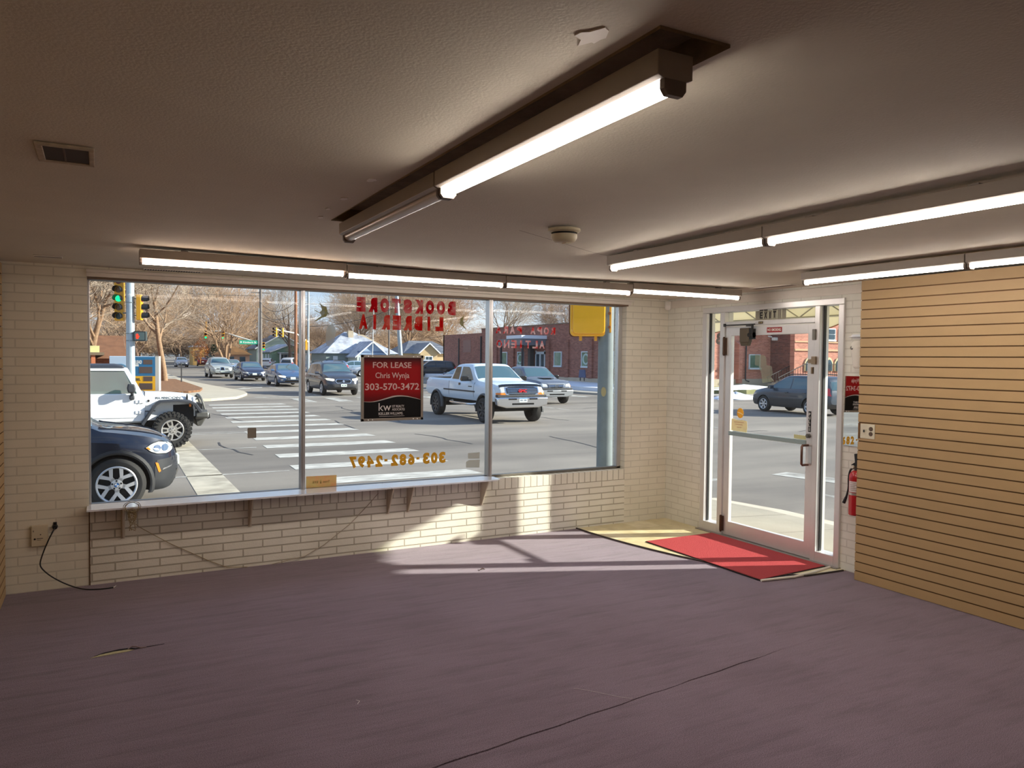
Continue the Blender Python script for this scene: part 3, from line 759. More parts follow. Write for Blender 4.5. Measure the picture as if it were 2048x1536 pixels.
# soap dispenser on the brick by the slatwall
t = thing('soap_dispenser', 'white wall soap dispenser half hidden by the slatwall edge', 'dispenser', (-0.001, -2.475, 1.72))
mb = MB()
rows = []
for (z, w, d) in ((0.0, 0.045, 0.05), (0.02, 0.055, 0.075), (0.07, 0.058, 0.078), (0.11, 0.062, 0.085), (0.17, 0.062, 0.10), (0.215, 0.058, 0.098), (0.235, 0.045, 0.08)):
    rows.append([(0, w, z), (-d * 0.7, w, z), (-d * 0.95, w * 0.6, z), (-d, 0, z), (-d * 0.95, -w * 0.6, z), (-d * 0.7, -w, z), (0, -w, z)])
mb.grid(rows, close=True); mb.add(rows[0], [tuple(range(7))]); mb.add(rows[-1], [tuple(range(7))[::-1]])
mb.build('body', m_white, t, smooth=50, bevel=0.004)
mb = MB(); mb.cyl((-0.085, 0.035, 0.175), (-0.094, 0.036, 0.178), 0.017, n=18); mb.build('window', M('dispenser_window', (96, 92, 84), 0.2), t, smooth=40)
mb = MB(); mb.box(-0.07, -0.02, -0.025, 0.025, -0.015, 0.002); mb.build('nozzle', m_white, t, bevel=0.004)
# thin shelf rail above it
t = thing('wall_rail', 'short grey metal rail above the soap dispenser', 'rail', (0, -2.46, 1.985))
mb = MB(); mb.box(-0.05, -0.001, -0.07, 0.085, 0.0, 0.009); mb.box(-0.006, -0.001, -0.07, 0.085, -0.012, 0.02); mb.build('rail', m_alu_w, t); mb = MB(); mb.box(-0.058, -0.048, -0.07, 0.05, 0.004, 0.022); mb.build('lip', m_alu, t)

# mirror on the brick
t = thing('wall_mirror', 'frameless mirror on the brick reflecting the lease sign and phone number', 'mirror', (-0.004, -2.44, 1.07)); t.rotation_euler = (0, 0.0122, -0.0102)
m_mir = M('mirror_silver', (244, 248, 246), 0.012, 1.0)
MB().box(-0.008, -0.002, -0.145, 0.128, 0.0, 0.59).build('glass', m_mir, t)
mb = MB(); mb.box(-0.002, 0.0, -0.145, 0.128, 0.0, 0.59); mb.build('backing', m_alu_d, t)

# fire extinguisher hung on the brick
t = thing('fire_extinguisher', 'red fire extinguisher hung on the white brick beside the slatwall', 'fire extinguisher', (-0.075, -2.5, 0.51))
m_red = M('extinguisher_red', (176, 14, 22), 0.28, coat=0.5)
mb = MB(); mb.lathe([(0.0, 0.0), (0.05, 0.0), (0.056, 0.006), (0.057, 0.03), (0.057, 0.31), (0.054, 0.335), (0.044, 0.355), (0.028, 0.368), (0.02, 0.372), (0.0, 0.372)], 32); mb.build('cylinder', m_red, t, smooth=35)
mb = MB(); mb.lathe([(0.0582, 0.17), (0.0582, 0.19)], 32); mb.build('strap', M('steel_strap', (200, 196, 188), 0.3, 0.8), t)
mb = MB()
a0, a1 = R(150), R(235)
for (z0, z1, r_, mi) in ((0.195, 0.285, 0.0576, 0),):
    mb.grid([[(r_ * math.cos(a0 + (a1 - a0) * i / 10), r_ * math.sin(a0 + (a1 - a0) * i / 10), z) for i in range(11)] for z in (z0, z1)])
lb = mb.build('label', M('label_paper', (214, 208, 204), 0.6), t, smooth=60); 
mb = MB()
for k in range(5):
    b0, b1 = R(162), R(222 - 8 * (k % 3))
    mb.grid([[(0.0579 * math.cos(b0 + (b1 - b0) * i / 6), 0.0579 * math.sin(b0 + (b1 - b0) * i / 6), z) for i in range(7)] for z in (0.21 + k * 0.015, 0.214 + k * 0.015)])
mb.build('print', M('label_print', (150, 120, 116), 0.6), t)
mb = MB(); mb.cyl((0, 0, 0.37), (0, 0, 0.41), 0.019, n=16); mb.build('valve', M('valve_metal', (90, 84, 78), 0.35, 0.7), t, smooth=40)
mb = MB(); mb.cbox((0.0, -0.022, 0.405), (0.02, 0.1, 0.012), 0, Matrix.Rotation(R(8), 3, 'X')); mb.cbox((0.0, 0.0, 0.46), (0.022, 0.028, 0.1), 0, Matrix.Rotation(R(-8), 3, 'X')); mb.cbox((0.0, 0.02, 0.425), (0.018, 0.06, 0.014), 0, Matrix.Rotation(R(-35), 3, 'X'))
mb.build('handle', m_black, t, bevel=0.003)
mb = MB(); mb.cyl((-0.018, 0.02, 0.40), (-0.032, 0.02, 0.40), 0.013, n=14); mb.box(-0.002, 0.0, 0.025, 0.055, 0.41, 0.445); mb.build('gauge', M('gauge_white', (212, 206, 190), 0.4), t)
mb = MB(); mb.tube(smooth_path([(0, 0.02, 0.392), (0, 0.06, 0.375), (-0.005, 0.072, 0.3), (-0.005, 0.066, 0.22), (-0.01, 0.078, 0.16), (-0.01, 0.098, 0.105)]), [0.008] * 21 if False else 0.0085, 8); mb.cyl((-0.01, 0.085, 0.14), (-0.01, 0.108, 0.085), 0.010, 0.014, n=12); mb.build('hose', m_black, t, smooth=60)
mb = MB(); mb.box(0.055, 0.0745, -0.02, 0.02, 0.10, 0.42); mb.box(0.0, 0.06, -0.008, 0.008, 0.385, 0.393); mb.build('wall_bracket', m_alu_d, t)

# red door mat
t = thing('door_mat', 'red ribbed door mat lying askew in front of the glass door', 'mat', (-0.48, -1.53, 0.0055), R(0))
m_mat = M('mat_red', (178, 74, 76), 0.95, noise=(180, 0.18), bump=(220, 0.6), spec=0.1)
q = [(-0.44, 0.72), (0.41, 0.71), (0.41, -0.685), (-0.42, -0.73)]
mb = MB(); mb.prism([(a * 0.985, b * 0.99) for a, b in q], 'z', 0.001, 0.011); mb.build('pile', m_mat, t)
mb = MB(); mb.prism(q, 'z', 0, 0.006); mb.build('rubber_edge', m_rubber, t)
mb = MB(); mb.tube([(-0.425, -0.745, 0.006), (-0.1, -0.79, 0.006), (0.15, -0.775, 0.006), (0.42, -0.72, 0.006)], 0.011, 8); tag(mb.build('edge_trim', M('pale_strip', (222, 216, 204), 0.5), smooth=60), None, None)
e_ = bpy.data.objects['edge_trim']; e_.location = Vector((-0.48, -1.53, 0.0055)) + e_.location; tag(e_, 'pale loose trim strip lying along the end of the red mat', 'trim strip')

# torn hole in the carpet and lint
t = thing('carpet_tear', 'torn slit in the carpet showing the pale pad beneath', 'tear', (-5.47, -1.60, 0.0008))
mb = MB(); mb.prism([(-0.17, -0.02), (-0.12, 0.012), (-0.05, 0.03), (0.03, 0.028), (0.06, 0.012), (0.03, -0.004), (-0.08, -0.012)], 'z', 0, 0.0015); mb.build('pad', M('carpet_pad', (178, 170, 130), 0.9, noise=(40, 0.2)), t)
mb = MB(); mb.prism([(-0.15, 0.0), (-0.10, 0.035), (-0.02, 0.056), (0.05, 0.05), (0.07, 0.028), (0.23, 0.03), (0.07, 0.016), (0.03, 0.03), (-0.05, 0.032), (-0.12, 0.014)], 'z', 0.0, 0.0022); mb.build('slit', M('slit_dark', (18, 12, 14), 1.0), t)
mb = MB(); mb.tube([(0.03, 0.03, 0.004), (0.05, 0.042, 0.012), (0.075, 0.034, 0.010), (0.10, 0.018, 0.004), (0.13, 0.02, 0.003)], 0.004, 5); mb.build('frayed_edge', M('frayed', (150, 130, 130), 0.9), t)
mb = MB(); mb.tube(smooth_path([(-3.34, -3.26, 0.004), (-3.30, -3.30, 0.006), (-3.22, -3.40, 0.003), (-3.17, -3.47, 0.003), (-3.13, -3.50, 0.003)]), 0.0012, 4); tag(mb.build('thread', M('pale_thread', (200, 188, 190), 0.9)), 'pale loose thread lying on the carpet by the open seam', 'thread')
mb = MB(); mb.tube([(-4.42, -2.86, 0.003), (-4.41, -2.885, 0.006), (-4.43, -2.91, 0.003)], 0.0016, 4); tag(mb.build('lint', M('lint_white', (225, 220, 220), 0.9)), 'white curl of lint on the open carpet', 'lint')
mb = MB(); mb.tube([(-2.80, -0.98, 0.003), (-2.76, -0.96, 0.012), (-2.74, -0.97, 0.004)], [0.002, 0.006, 0.002], 5); tag(mb.build('leaf_scrap', M('leaf_dark', (60, 40, 34), 0.9)), 'dark leaf scrap on the sunlit carpet strip', 'leaf')

# ---------------------------------------------------------------- on the glass
GY = 0.0985   # just inside the panes
m_stencil = film('faded_red_paint', (206, 26, 40), (226, 110, 112), 8, 0.35, 1.0)
m_stencil2 = film('chipped_red_paint', (210, 30, 30), (226, 84, 62), 8, 0.55, 1.0)
m_stencil3 = film('peeling_pink_paint', (255, 224, 216), (226, 60, 60), 16, 1.0, 0.55, 0.7)
def glass_word(s, x_right, x_left, z0, z1, mat, label, bold=0.09):
    """mirrored words, letter by letter: they read from the street"""
    t = thing('window_lettering', label, 'lettering', ((x_right + x_left) / 2, GY, z0), 0, 'painted window lettering')
    n = len(s); w = (x_right - x_left) / n; cx = t.location.x
    for i, ch in enumerate(s):
        if ch == ' ': continue
        lw_ = w * (0.76 if ch != 'I' else 0.26)
        mb = MB(); mb.text(ch, (x_right - cx - i * w - (w - lw_) * 0.5, 0, 0), -X, Z, lw_, z1 - z0, 0.001, bold=bold)
        mb.build('letter', mat, t)
    return t
glass_word('BOOKSTORE', -2.535, -3.545, 2.192, 2.325, m_stencil, 'faded red stencilled upper word painted on the middle pane')
glass_word('LIBRERIA', -2.665, -3.52, 2.035, 2.17, m_stencil2, 'orange red stencilled lower word painted on the middle pane')
glass_word('ROPA PARA', -1.405, -2.12, 2.03, 2.105, m_stencil3, 'peeling pink upper line of words painted on the pane before the brick building', 0.05)
glass_word(' ALTIENO', -1.45, -2.11, 1.885, 1.965, m_stencil3, 'broken pink lower line of letters painted on the pane before the brick building', 0.04)
t = thing('window_phone_number', 'gold mirrored phone number along the bottom of the middle pane', 'lettering', (-3.12, GY, 0.765))
xr = -2.645 + 3.12; m_gold = M('gold_lettering', (206, 150, 20), 0.45)
for ch in '303-682-2497':
    mb = MB()
    if ch == '-':
        mb.slab([(0, 0), (0.03, 0), (0.03, 0.022), (0, 0.022)], (xr - 0.02, 0, 0.047), -X, Z, 0.001); xr -= 0.068; mb.build('dash', m_gold, t); continue
    mb.text(ch, (xr, 0, 0), -X, Z, 0.068, 0.108, 0.001, bold=0.065); xr -= 0.083; mb.build('digit', m_gold, t)

# lease sign
t = thing('lease_sign', 'framed red and black FOR LEASE sign hanging on the middle pane', 'sign', (-3.2, 0.055, 1.195))
SW, SH = 0.60, 0.605
mb = MB()
for (a, b, c, d) in ((-SW / 2, SW / 2, 0, 0.024), (-SW / 2, SW / 2, SH - 0.024, SH), (-SW / 2, -SW / 2 + 0.024, 0.0, SH), (SW / 2 - 0.024, SW / 2, 0.0, SH)): mb.box(a, b, -0.012, 0.012, c, d)
mb.build('frame', M('sign_frame', (150, 142, 132), 0.4, 0.6), t, bevel=0.002)
m_sk = M('lease_black', (7, 6, 7), 0.5, spec=0.2)
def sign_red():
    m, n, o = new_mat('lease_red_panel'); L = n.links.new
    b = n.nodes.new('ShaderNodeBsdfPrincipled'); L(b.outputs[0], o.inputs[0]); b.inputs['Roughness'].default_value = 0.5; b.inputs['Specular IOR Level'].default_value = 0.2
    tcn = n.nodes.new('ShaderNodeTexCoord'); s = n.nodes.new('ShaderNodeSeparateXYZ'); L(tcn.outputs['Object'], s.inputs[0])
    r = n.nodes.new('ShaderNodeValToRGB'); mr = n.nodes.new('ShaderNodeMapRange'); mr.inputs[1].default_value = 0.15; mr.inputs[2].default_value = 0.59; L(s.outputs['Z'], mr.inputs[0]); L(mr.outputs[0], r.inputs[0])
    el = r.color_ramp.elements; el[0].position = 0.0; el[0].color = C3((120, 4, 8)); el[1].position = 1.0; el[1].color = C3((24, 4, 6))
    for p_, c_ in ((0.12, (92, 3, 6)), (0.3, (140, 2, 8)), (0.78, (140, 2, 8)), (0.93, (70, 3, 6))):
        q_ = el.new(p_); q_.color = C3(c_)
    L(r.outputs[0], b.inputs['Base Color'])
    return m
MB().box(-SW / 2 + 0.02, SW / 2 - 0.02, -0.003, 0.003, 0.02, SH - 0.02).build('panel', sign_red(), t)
wv = [(-0.278, 0.178), (-0.22, 0.172), (-0.15, 0.178), (-0.06, 0.2), (0.03, 0.222), (0.12, 0.222), (0.2, 0.208), (0.278, 0.188)]
wv = [(p.x, p.y) for p in smooth_path([(a, b, 0) for a, b in wv])]
mb = MB(); mb.prism([(-0.278, 0.022)] + wv + [(0.278, 0.022)], 'y', -0.005, -0.002); mb.build('lower_panel', m_sk, t)
mb = MB(); mb.prism(wv + [(a, b + 0.002 + 0.011 * max(0, 1 - abs(a) / 0.3)) for a, b in wv[::-1]], 'y', -0.0056, -0.002); mb.build('silver_wave', M('silver_print', (170, 164, 160), 0.4), t)
m_pk = M('sign_text_grey', (196, 166, 160), 0.5)
for s_, a_, z_, w_, h_, b_ in (('FOR LEASE', -0.19, 0.487, 0.372, 0.053, .012), ('Chris Wynja', -0.166, 0.377, 0.328, 0.068, .008), ('303-570-3472', -0.262, 0.283, 0.522, 0.062, .012)):
    mb = MB(); mb.text(s_, (a_, -0.003, z_), X, Z, w_, h_, 0.0015, bold=b_); mb.build('lettering', m_pk, t)
mb = MB()
mb.text('kw', (-0.135, -0.005, 0.092), X, Z, 0.118, 0.072, 0.0015)
mb.text('1ST REALTY', (-0.006, -0.005, 0.121), X, Z, 0.118, 0.022, 0.0015)
mb.text('ASSOCIATES', (-0.006, -0.005, 0.092), X, Z, 0.124, 0.022, 0.0015)
mb.text('KELLER', (-0.135, -0.005, 0.054), X, Z, 0.105, 0.024, 0.0015, bold=0.012); mb.text('WILLIAMS.', (-0.026, -0.005, 0.054), X, Z, 0.128, 0.024, 0.0015)
mb.box(-0.13, 0.115, -0.0062, -0.005, 0.040, 0.0425)
mb.build('small_lettering', M('sign_text_white', (206, 200, 198), 0.5), t)
for (a, z) in ((-0.235, SH - 0.012), (-0.195, SH - 0.012), (0.2, SH - 0.012), (0.24, SH - 0.012), (-0.235, 0.012), (-0.195, 0.012), (0.2, 0.012), (0.24, 0.012)): MB().cyl((a, -0.012, z), (a, -0.0145, z), 0.006, n=10).build('rivet', M('rivet_white', (240, 240, 240), 0.3), t)
for a in (-0.2, 0.2):
    for z in (SH - 0.05, 0.05): MB().box(a - 0.01, a + 0.01, 0.012, 0.045, z - 0.01, z + 0.01).build('suction_mount', m_pane, t)

# swallow decals, stickers, patches of tape
m_olive = film('olive_decal', (168, 160, 104), (150, 142, 96), 20, 0.6, 0.9); m_tape = glass('old_tape', (190, 200, 190), 0.4, 1.3, haze=0.45)
def at_glass(px_x, z): return px_x, z
bird = [(0.0, 0.06), (0.05, 0.03), (0.075, 0.055), (0.07, 0.075), (0.06, 0.1), (0.05, 0.12), (0.085, 0.095), (0.115, 0.085), (0.125, 0.055), (0.13, 0.035), (0.148, 0.018), (0.125, 0.018), (0.115, -0.005), (0.08, -0.015), (0.03, -0.045), (0.0, -0.055), (0.04, -0.02), (0.068, 0.0), (0.062, 0.02), (0.03, 0.035), (0.012, 0.045)]
mb = MB(); mb.slab([(a * 0.95 - 0.07, b * 0.95) for a, b in bird], (-3.845, GY, 2.14), X, Z, 0.001); tag(mb.build('bird_decal', m_olive), 'olive swallow decal on the glass beside the red lettering', 'decal')
mb = MB(); mb.slab([(-a * 0.55, b * 0.8) for a, b in bird], (-2.43, GY, 2.10), X, Z, 0.001); tag(mb.build('bird_decal', m_olive), 'faint olive swallow decal by the mullion, before the bare trees', 'decal')
mb = MB(); mb.slab([(0.0, 0.13), (0.035, 0.14), (0.06, 0.115), (0.07, 0.08), (0.065, 0.03), (0.05, -0.02), (0.02, -0.05), (0.0, -0.06), (-0.02, -0.03), (-0.02, 0.06)], (-3.79, GY, 1.93), X, Z, 0.001); tag(mb.build('glass_smear', glass('grey_smear', (215, 225, 228), 0.3, 1.2, haze=0.25)), 'pale grey scraped sticker mark on the glass before the grey house', 'sticker mark')
mb = MB(); mb.slab(rrect(0, 0.072, 0, 0.088, 0.008), (-4.478, GY, 1.078), X, Z, 0.0015); tag(mb.build('sticker', M('grey_sticker', (122, 116, 104), 0.7)), 'small grey square sticker on the first pane above the crosswalk', 'sticker')
mb = MB(); mb.slab([(0, 0), (0.145, -0.008), (0.15, 0.07), (0.03, 0.072), (0.0, 0.055)], (-2.425, GY, 0.705), X, Z, 0.001); mb.slab([(0.02, 0.085), (0.145, 0.08), (0.148, 0.145), (0.02, 0.14)], (-2.425, GY, 0.705), X, Z, 0.001); tag(mb.build('tape_residue', glass('tape_residue', (170, 182, 165), 0.4, 1.3, haze=0.5)), 'two grey green strips of old tape in the lower corner by the mullion', 'tape')
t = thing('paper_card', 'orange printed card leaning on the glass at the foot of the mullion', 'card', (-3.85, 0.088, 0.60))
mb = MB(); mb.slab([(-0.135, 0.0), (0.135, 0.002), (0.137, 0.116), (-0.134, 0.12)], (0, 0, 0), X, Z, -0.002)
mb.build('card', M('card_print', (226, 150, 110), 0.6, noise=(9, 0.2), rgb2=(206, 196, 120)), t)
mb = MB(); mb.text('EYE', (-0.03, -0.003, 0.055), -X, Z, 0.05, 0.02, 0.001); mb.slab([(0, 0), (0.012, 0), (0.006, 0.04)], (-0.012, -0.003, 0.05), X, Z, -0.001); mb.text('Trees', (0.075, -0.003, 0.055), -X, Z, 0.06, 0.02, 0.001); mb.build('print', M('card_ink', (140, 130, 70), 0.6), t)

# on the door glass
DXG = 0.0135
mb = MB()
for i, (u, ch, dz) in enumerate(((0.0, '', 0), (0.05, 'E', .012), (0.105, 'X', .012), (0.16, 'I', 0), (0.215, 'T', .02), (0.27, '', 0.012), (0.325, '', .016))):
    mb.box(0.032, 0.034, -1.255 - u - 0.05, -1.255 - u, 2.165 + dz * 0.6, 2.262 + dz * 0.4)
t = thing('exit_letters', 'grey letter cards spelling EXIT across the glass over the door', 'sign', (0.033, -1.43, 2.165)); t_ = mb.build('cards', M('letter_card', (150, 146, 132), 0.6), t, base=False)
t_.location = -Vector(t.location)
mb = MB()
for (u, ch, dz) in ((0.05, 'E', .012), (0.105, 'X', .012), (0.16, 'I', .006), (0.215, 'T', .018)):
    w_ = 0.036 if ch != 'I' else 0.012
    mb.text(ch, (0.0318, -1.255 - u - 0.006 - (0.012 if ch == 'I' else 0), 2.183 + dz * .4), -Y, Z, w_, 0.062, 0.001, bold=0.03); 
    if ch != 'I': mb.box(0.031, 0.032, -1.255 - u - 0.048, -1.255 - u - 0.002, 2.258 + dz * .4, 2.268 + dz * .4)
l_ = mb.build('letters', m_black, t, base=False); l_.location = -Vector(t.location)
mb = MB(); mb.box(-0.022, -0.0202, -1.40, -1.345, 2.135, 2.158); o = mb.build('number_plate', M('plate_dark', (70, 60, 44), 0.5)); tag(o, 'tiny dark number plate on the bar above the door', 'plate')
mb = MB(); mb.text('210', (-0.0221, -1.35, 2.139), -Y, Z, 0.042, 0.014, 0.0006, bold=0.01); mb.build('digits', M('plate_digits', (200, 180, 130), 0.5), o).location = -o.location
# round yellow sticker, notice, deposit strip
t = thing('round_sticker', 'round orange sticker on the door glass above the notice', 'sticker', (DXG, -1.1, 1.26))
mb = MB(); n = 24; mb.slab([(0.045 * math.cos(2 * math.pi * i / n), 0.05 * math.sin(2 * math.pi * i / n)) for i in range(n)], (0, 0, 0), -Y, Z, 0.001); mb.build('disc', M('sticker_orange', (244, 176, 40), 0.6), t)
mb = MB(); mb.slab([(-0.04, 0.004), (0.0, -0.004), (0.04, -0.018), (0.04, -0.01), (0.0, 0.006), (-0.04, 0.012)], (-0.0012, 0, 0), -Y, Z, 0.0006); mb.build('slash', M('sticker_pale', (250, 226, 170), 0.6), t)
t = thing('paper_notice', 'cream torn notice taped to the door glass above the push bar', 'notice', (DXG, -1.09, 1.08))
mb = MB(); mb.slab([(-0.11, 0.0), (0.10, -0.005), (0.106, 0.05), (0.10, 0.105), (0.05, 0.112), (-0.02, 0.108), (-0.09, 0.12), (-0.105, 0.118)], (0, 0, 0), -Y, Z, 0.001); mb.build('paper', M('notice_paper', (246, 232, 176), 0.7, noise=(14, 0.08)), t)
mb = MB()
for (a, b, z) in ((-0.07, 0.06, .085), (-0.05, 0.045, .062), (-0.03, 0.03, .035)): mb.slab([(a, 0), (b, 0), (b, .005), (a, .005)], (-0.0012, 0, z), -Y, Z, .0005)
mb.build('print', M('notice_print', (206, 150, 110), 0.7), t)
t = thing('door_strip_sticker', 'narrow yellowed strip sticker on the door glass beside the lock', 'sticker', (DXG, -1.845, 1.075))
mb = MB(); mb.slab([(-0.075, 0), (0.07, -0.002), (0.07, 0.034), (-0.075, 0.036)], (0, 0, 0), -Y, Z, 0.001); mb.build('strip', M('strip_yellow', (196, 190, 140), 0.7), t)
# the B painted on the sidelight
mb = MB(); mb.text('B', (0.034, -0.81, 2.0 - 0.055), Y, Z, 0.09, 0.12, -0.001, bold=0.05); tag(mb.build('sidelight_letter', glass('etched_letter', (130, 120, 112), 0.4, 1.2, haze=0.25)), 'etched grey letter B on the narrow glass left of the door', 'lettering')
# old ram shaped decal on the door glass
mb = MB(); mb.slab([(0.0, 0.06), (0.0, 0.16), (0.11, 0.155), (0.14, 0.13), (0.145, 0.06), (0.21, 0.05), (0.225, -0.02), (0.20, -0.05), (0.24, -0.09), (0.10, -0.11), (0.085, -0.03), (0.05, 0.05)], (DXG, -1.28, 1.68), -Y, Z, 0.001); tag(mb.build('faded_decal', glass('faded_film', (222, 226, 208), 0.35, 1.15, haze=0.14)), 'faded translucent film decal on the door glass', 'decal')
# ---------------------------------------------------------------- ground outside
def gz(y, x=99.0):
    f = max(0.0, min(1.0, 1 - (x - 2.6) / 2.4)) * max(0.0, min(1.0, (4.0 - y) / 2.0)) if 0 < x < 9 else 0.0
    return -0.42 + 0.0052 * max(0.0, y - 32.0) + 0.13 * f
def lot(y): return -0.15 + 0.0078 * max(0.0, y - 30.0)      # house lots lie a little above the street
def asphalt():
    m, n, o = new_mat('asphalt'); L = n.links.new
    b = n.nodes.new('ShaderNodeBsdfPrincipled'); L(b.outputs[0], o.inputs[0]); b.inputs['Roughness'].default_value = 0.85; b.inputs['Specular IOR Level'].default_value = 0.25
    g = n.nodes.new('ShaderNodeNewGeometry')
    def nz(scale, det, st=None):
        z = n.nodes.new('ShaderNodeTexNoise'); z.inputs['Scale'].default_value = scale; z.inputs['Detail'].default_value = det
        if st:
            mp = n.nodes.new('ShaderNodeMapping'); mp.inputs['Scale'].default_value = st; L(g.outputs['Position'], mp.inputs[0]); L(mp.outputs[0], z.inputs['Vector'])
        else: L(g.outputs['Position'], z.inputs['Vector'])
        return z
    a = nz(60, 3); c = nz(1.0, 5, (0.06, 0.5, 1)); d = nz(0.35, 5)
    r = n.nodes.new('ShaderNodeValToRGB'); L(c.outputs['Fac'], r.inputs[0]); r.color_ramp.elements[0].position = 0.3; r.color_ramp.elements[1].position = 0.7
    r.color_ramp.elements[0].color = C3((118, 112, 105)); r.color_ramp.elements[1].color = C3((158, 150, 139))
    r2 = n.nodes.new('ShaderNodeValToRGB'); L(d.outputs['Fac'], r2.inputs[0]); r2.color_ramp.elements[0].position = 0.35; r2.color_ramp.elements[1].position = 0.6
    r2.color_ramp.elements[0].color = (0.82, 0.82, 0.84, 1); r2.color_ramp.elements[1].color = (1, 1, 1, 1)
    r3 = n.nodes.new('ShaderNodeValToRGB'); L(a.outputs['Fac'], r3.inputs[0]); r3.color_ramp.elements[0].position = 0.3; r3.color_ramp.elements[1].position = 0.7
    r3.color_ramp.elements[0].color = (0.84, 0.84, 0.84, 1); r3.color_ramp.elements[1].color = (1.08, 1.08, 1.08, 1)
    x = n.nodes.new('ShaderNodeMix'); x.data_type = 'RGBA'; x.blend_type = 'MULTIPLY'; x.inputs[0].default_value = 1; L(r.outputs[0], x.inputs[6]); L(r2.outputs[0], x.inputs[7])
    y = n.nodes.new('ShaderNodeMix'); y.data_type = 'RGBA'; y.blend_type = 'MULTIPLY'; y.inputs[0].default_value = 1; L(x.outputs[2], y.inputs[6]); L(r3.outputs[0], y.inputs[7])
    L(y.outputs[2], b.inputs['Base Color'])
    return m
mb = MB(); yy = [-160, -60, -20, 0, 2, 3, 4, 10, 20, 32, 40, 60, 100, 160, 260, 400]
mb.grid([[(x, y, gz(y, x)) for x in (-260, -80, -30, -1, 0.01, 1.5, 2.6, 3.8, 5.0, 8, 20, 60, 140, 300)] for y in yy])
struct(mb, 'road', asphalt(), smooth=30, base=False)
m_conc = M('pale_concrete', (182, 173, 156), 0.85, noise=(1.2, 0.08), bump=(50, 0.2))
m_conc2 = M('ramp_concrete', (158, 150, 134), 0.85, noise=(1.5, 0.1), bump=(60, 0.2))
m_snow = M('snow', (222, 228, 238), 0.7, noise=(0.9, 0.05), bump=(3, 0.5))
m_lawn = M('winter_lawn', (168, 164, 118), 0.95, noise=(1.5, 0.15), rgb2=(138, 140, 92), bump=(20, 0.5))
m_mulch = M('bark_mulch', (150, 108, 74), 0.95, noise=(5, 0.3), rgb2=(96, 66, 46), bump=(14, 0.9))
def ground(name, poly, h, mat, th=0.5, kind='structure', gf=gz):
    mb = MB(); n = len(poly)
    vs = [(x, y, gf(y) - th) for x, y in poly] + [(x, y, gf(y) + h) for x, y in poly]
    mb.add(vs, [tuple(range(n))[::-1], tuple(range(n, 2 * n))] + [(i, (i + 1) % n, n + (i + 1) % n, n + i) for i in range(n)])
    o = mb.build(name, mat); o['kind'] = kind
    return o
# walk round our own corner; a ramp meets the street in front of the door
def slope(name, rows, mat):
    mb = MB(); mb.grid(rows); mb.grid([[(x, y, z - 0.6) for x, y, z in rows[0]], rows[0]]); mb.grid([rows[-1], [(x, y, z - 0.6) for x, y, z in rows[-1]]])
    o = mb.build(name, mat); o['kind'] = 'structure'; return o
inner = [(0.15, -40), (0.15, -2), (0.15, 0), (0.15, 0.1), (0.15, 0.22), (0.1, 0.22), (0.0, 0.22), (-6, 0.22), (-60, 0.22)]
outer = [(2.3, -40), (2.3, -1.2), (2.3, 0.6), (2.15, 1.6), (1.7, 2.2), (1.1, 2.6), (0.2, 2.75), (-6, 2.75), (-60, 2.75)]
edge = [(2.75, -40), (2.75, -1.1), (2.75, 0.8), (2.55, 1.9), (2.0, 2.6), (1.3, 3.05), (0.2, 3.2), (-6, 3.2), (-60, 3.2)]
slope('sidewalk', [[(x, y, -0.03) for x, y in inner], [(x, y, -0.22) for x, y in outer]], m_conc2)
slope('gutter', [[(x, y, -0.221) for x, y in outer], [(x, y, -0.285 if i < 4 else -0.40) for i, (x, y) in enumerate(edge)]], M('gutter_concrete', (188, 178, 160), 0.85, noise=(2, 0.12)))
mb = MB()
for y in (-0.9, -2.6, 0.0):
    mb.add([(0.16, y, -0.0295), (2.28, y + 0.3, -0.217), (2.28, y + 0.312, -0.217), (0.16, y + 0.012, -0.0295)], [(0, 1, 2, 3)])
mb.build('joints', M('concrete_joint', (130, 122, 108), 0.9))['kind'] = 'structure'
ground('gutter', [(1.62, -40), (2.1, -40), (2.12, -0.3), (2.1, 1.0), (1.75, 2.2), (0.6, 3.1), (-60, 3.1), (-60, 2.68), (0.25, 2.68), (0.95, 2.35), (1.5, 1.65), (1.64, 0.65)], 0.012, M('gutter_concrete', (176, 168, 154), 0.85, noise=(2, 0.12)))
# far corner across the street, with its mulch bed
nw = [(0.3, 72), (0.4, 56), (1.15, 46.4), (1.74, 39.8), (1.55, 37.4), (1.12, 35.9), (0.46, 33.9), (-0.9, 32.6), (-2.8, 31.9), (-90, 31.7), (-90, 160), (-0.4, 160), (0.0, 100)]
ground('sidewalk', nw, 0.13, m_conc)
ground('mulch_bed', [(-0.5, 58), (-0.32, 48.3), (-0.28, 41.8), (-0.7, 39.2), (-1.4, 38.0), (-14, 37.6), (-14, 58)], 0.24, m_mulch, kind='stuff')
tag([o for o in bpy.data.objects if o.name == 'mulch_bed'][0], 'brown bark mulch bed round the bare tree at the far corner', 'mulch')
ground('forecourt', [(-90, 59), (-1.5, 59), (-1.5, 160), (-90, 160)], 0.16, M('forecourt_concrete', (178, 172, 160), 0.85, noise=(0.5, 0.1)))
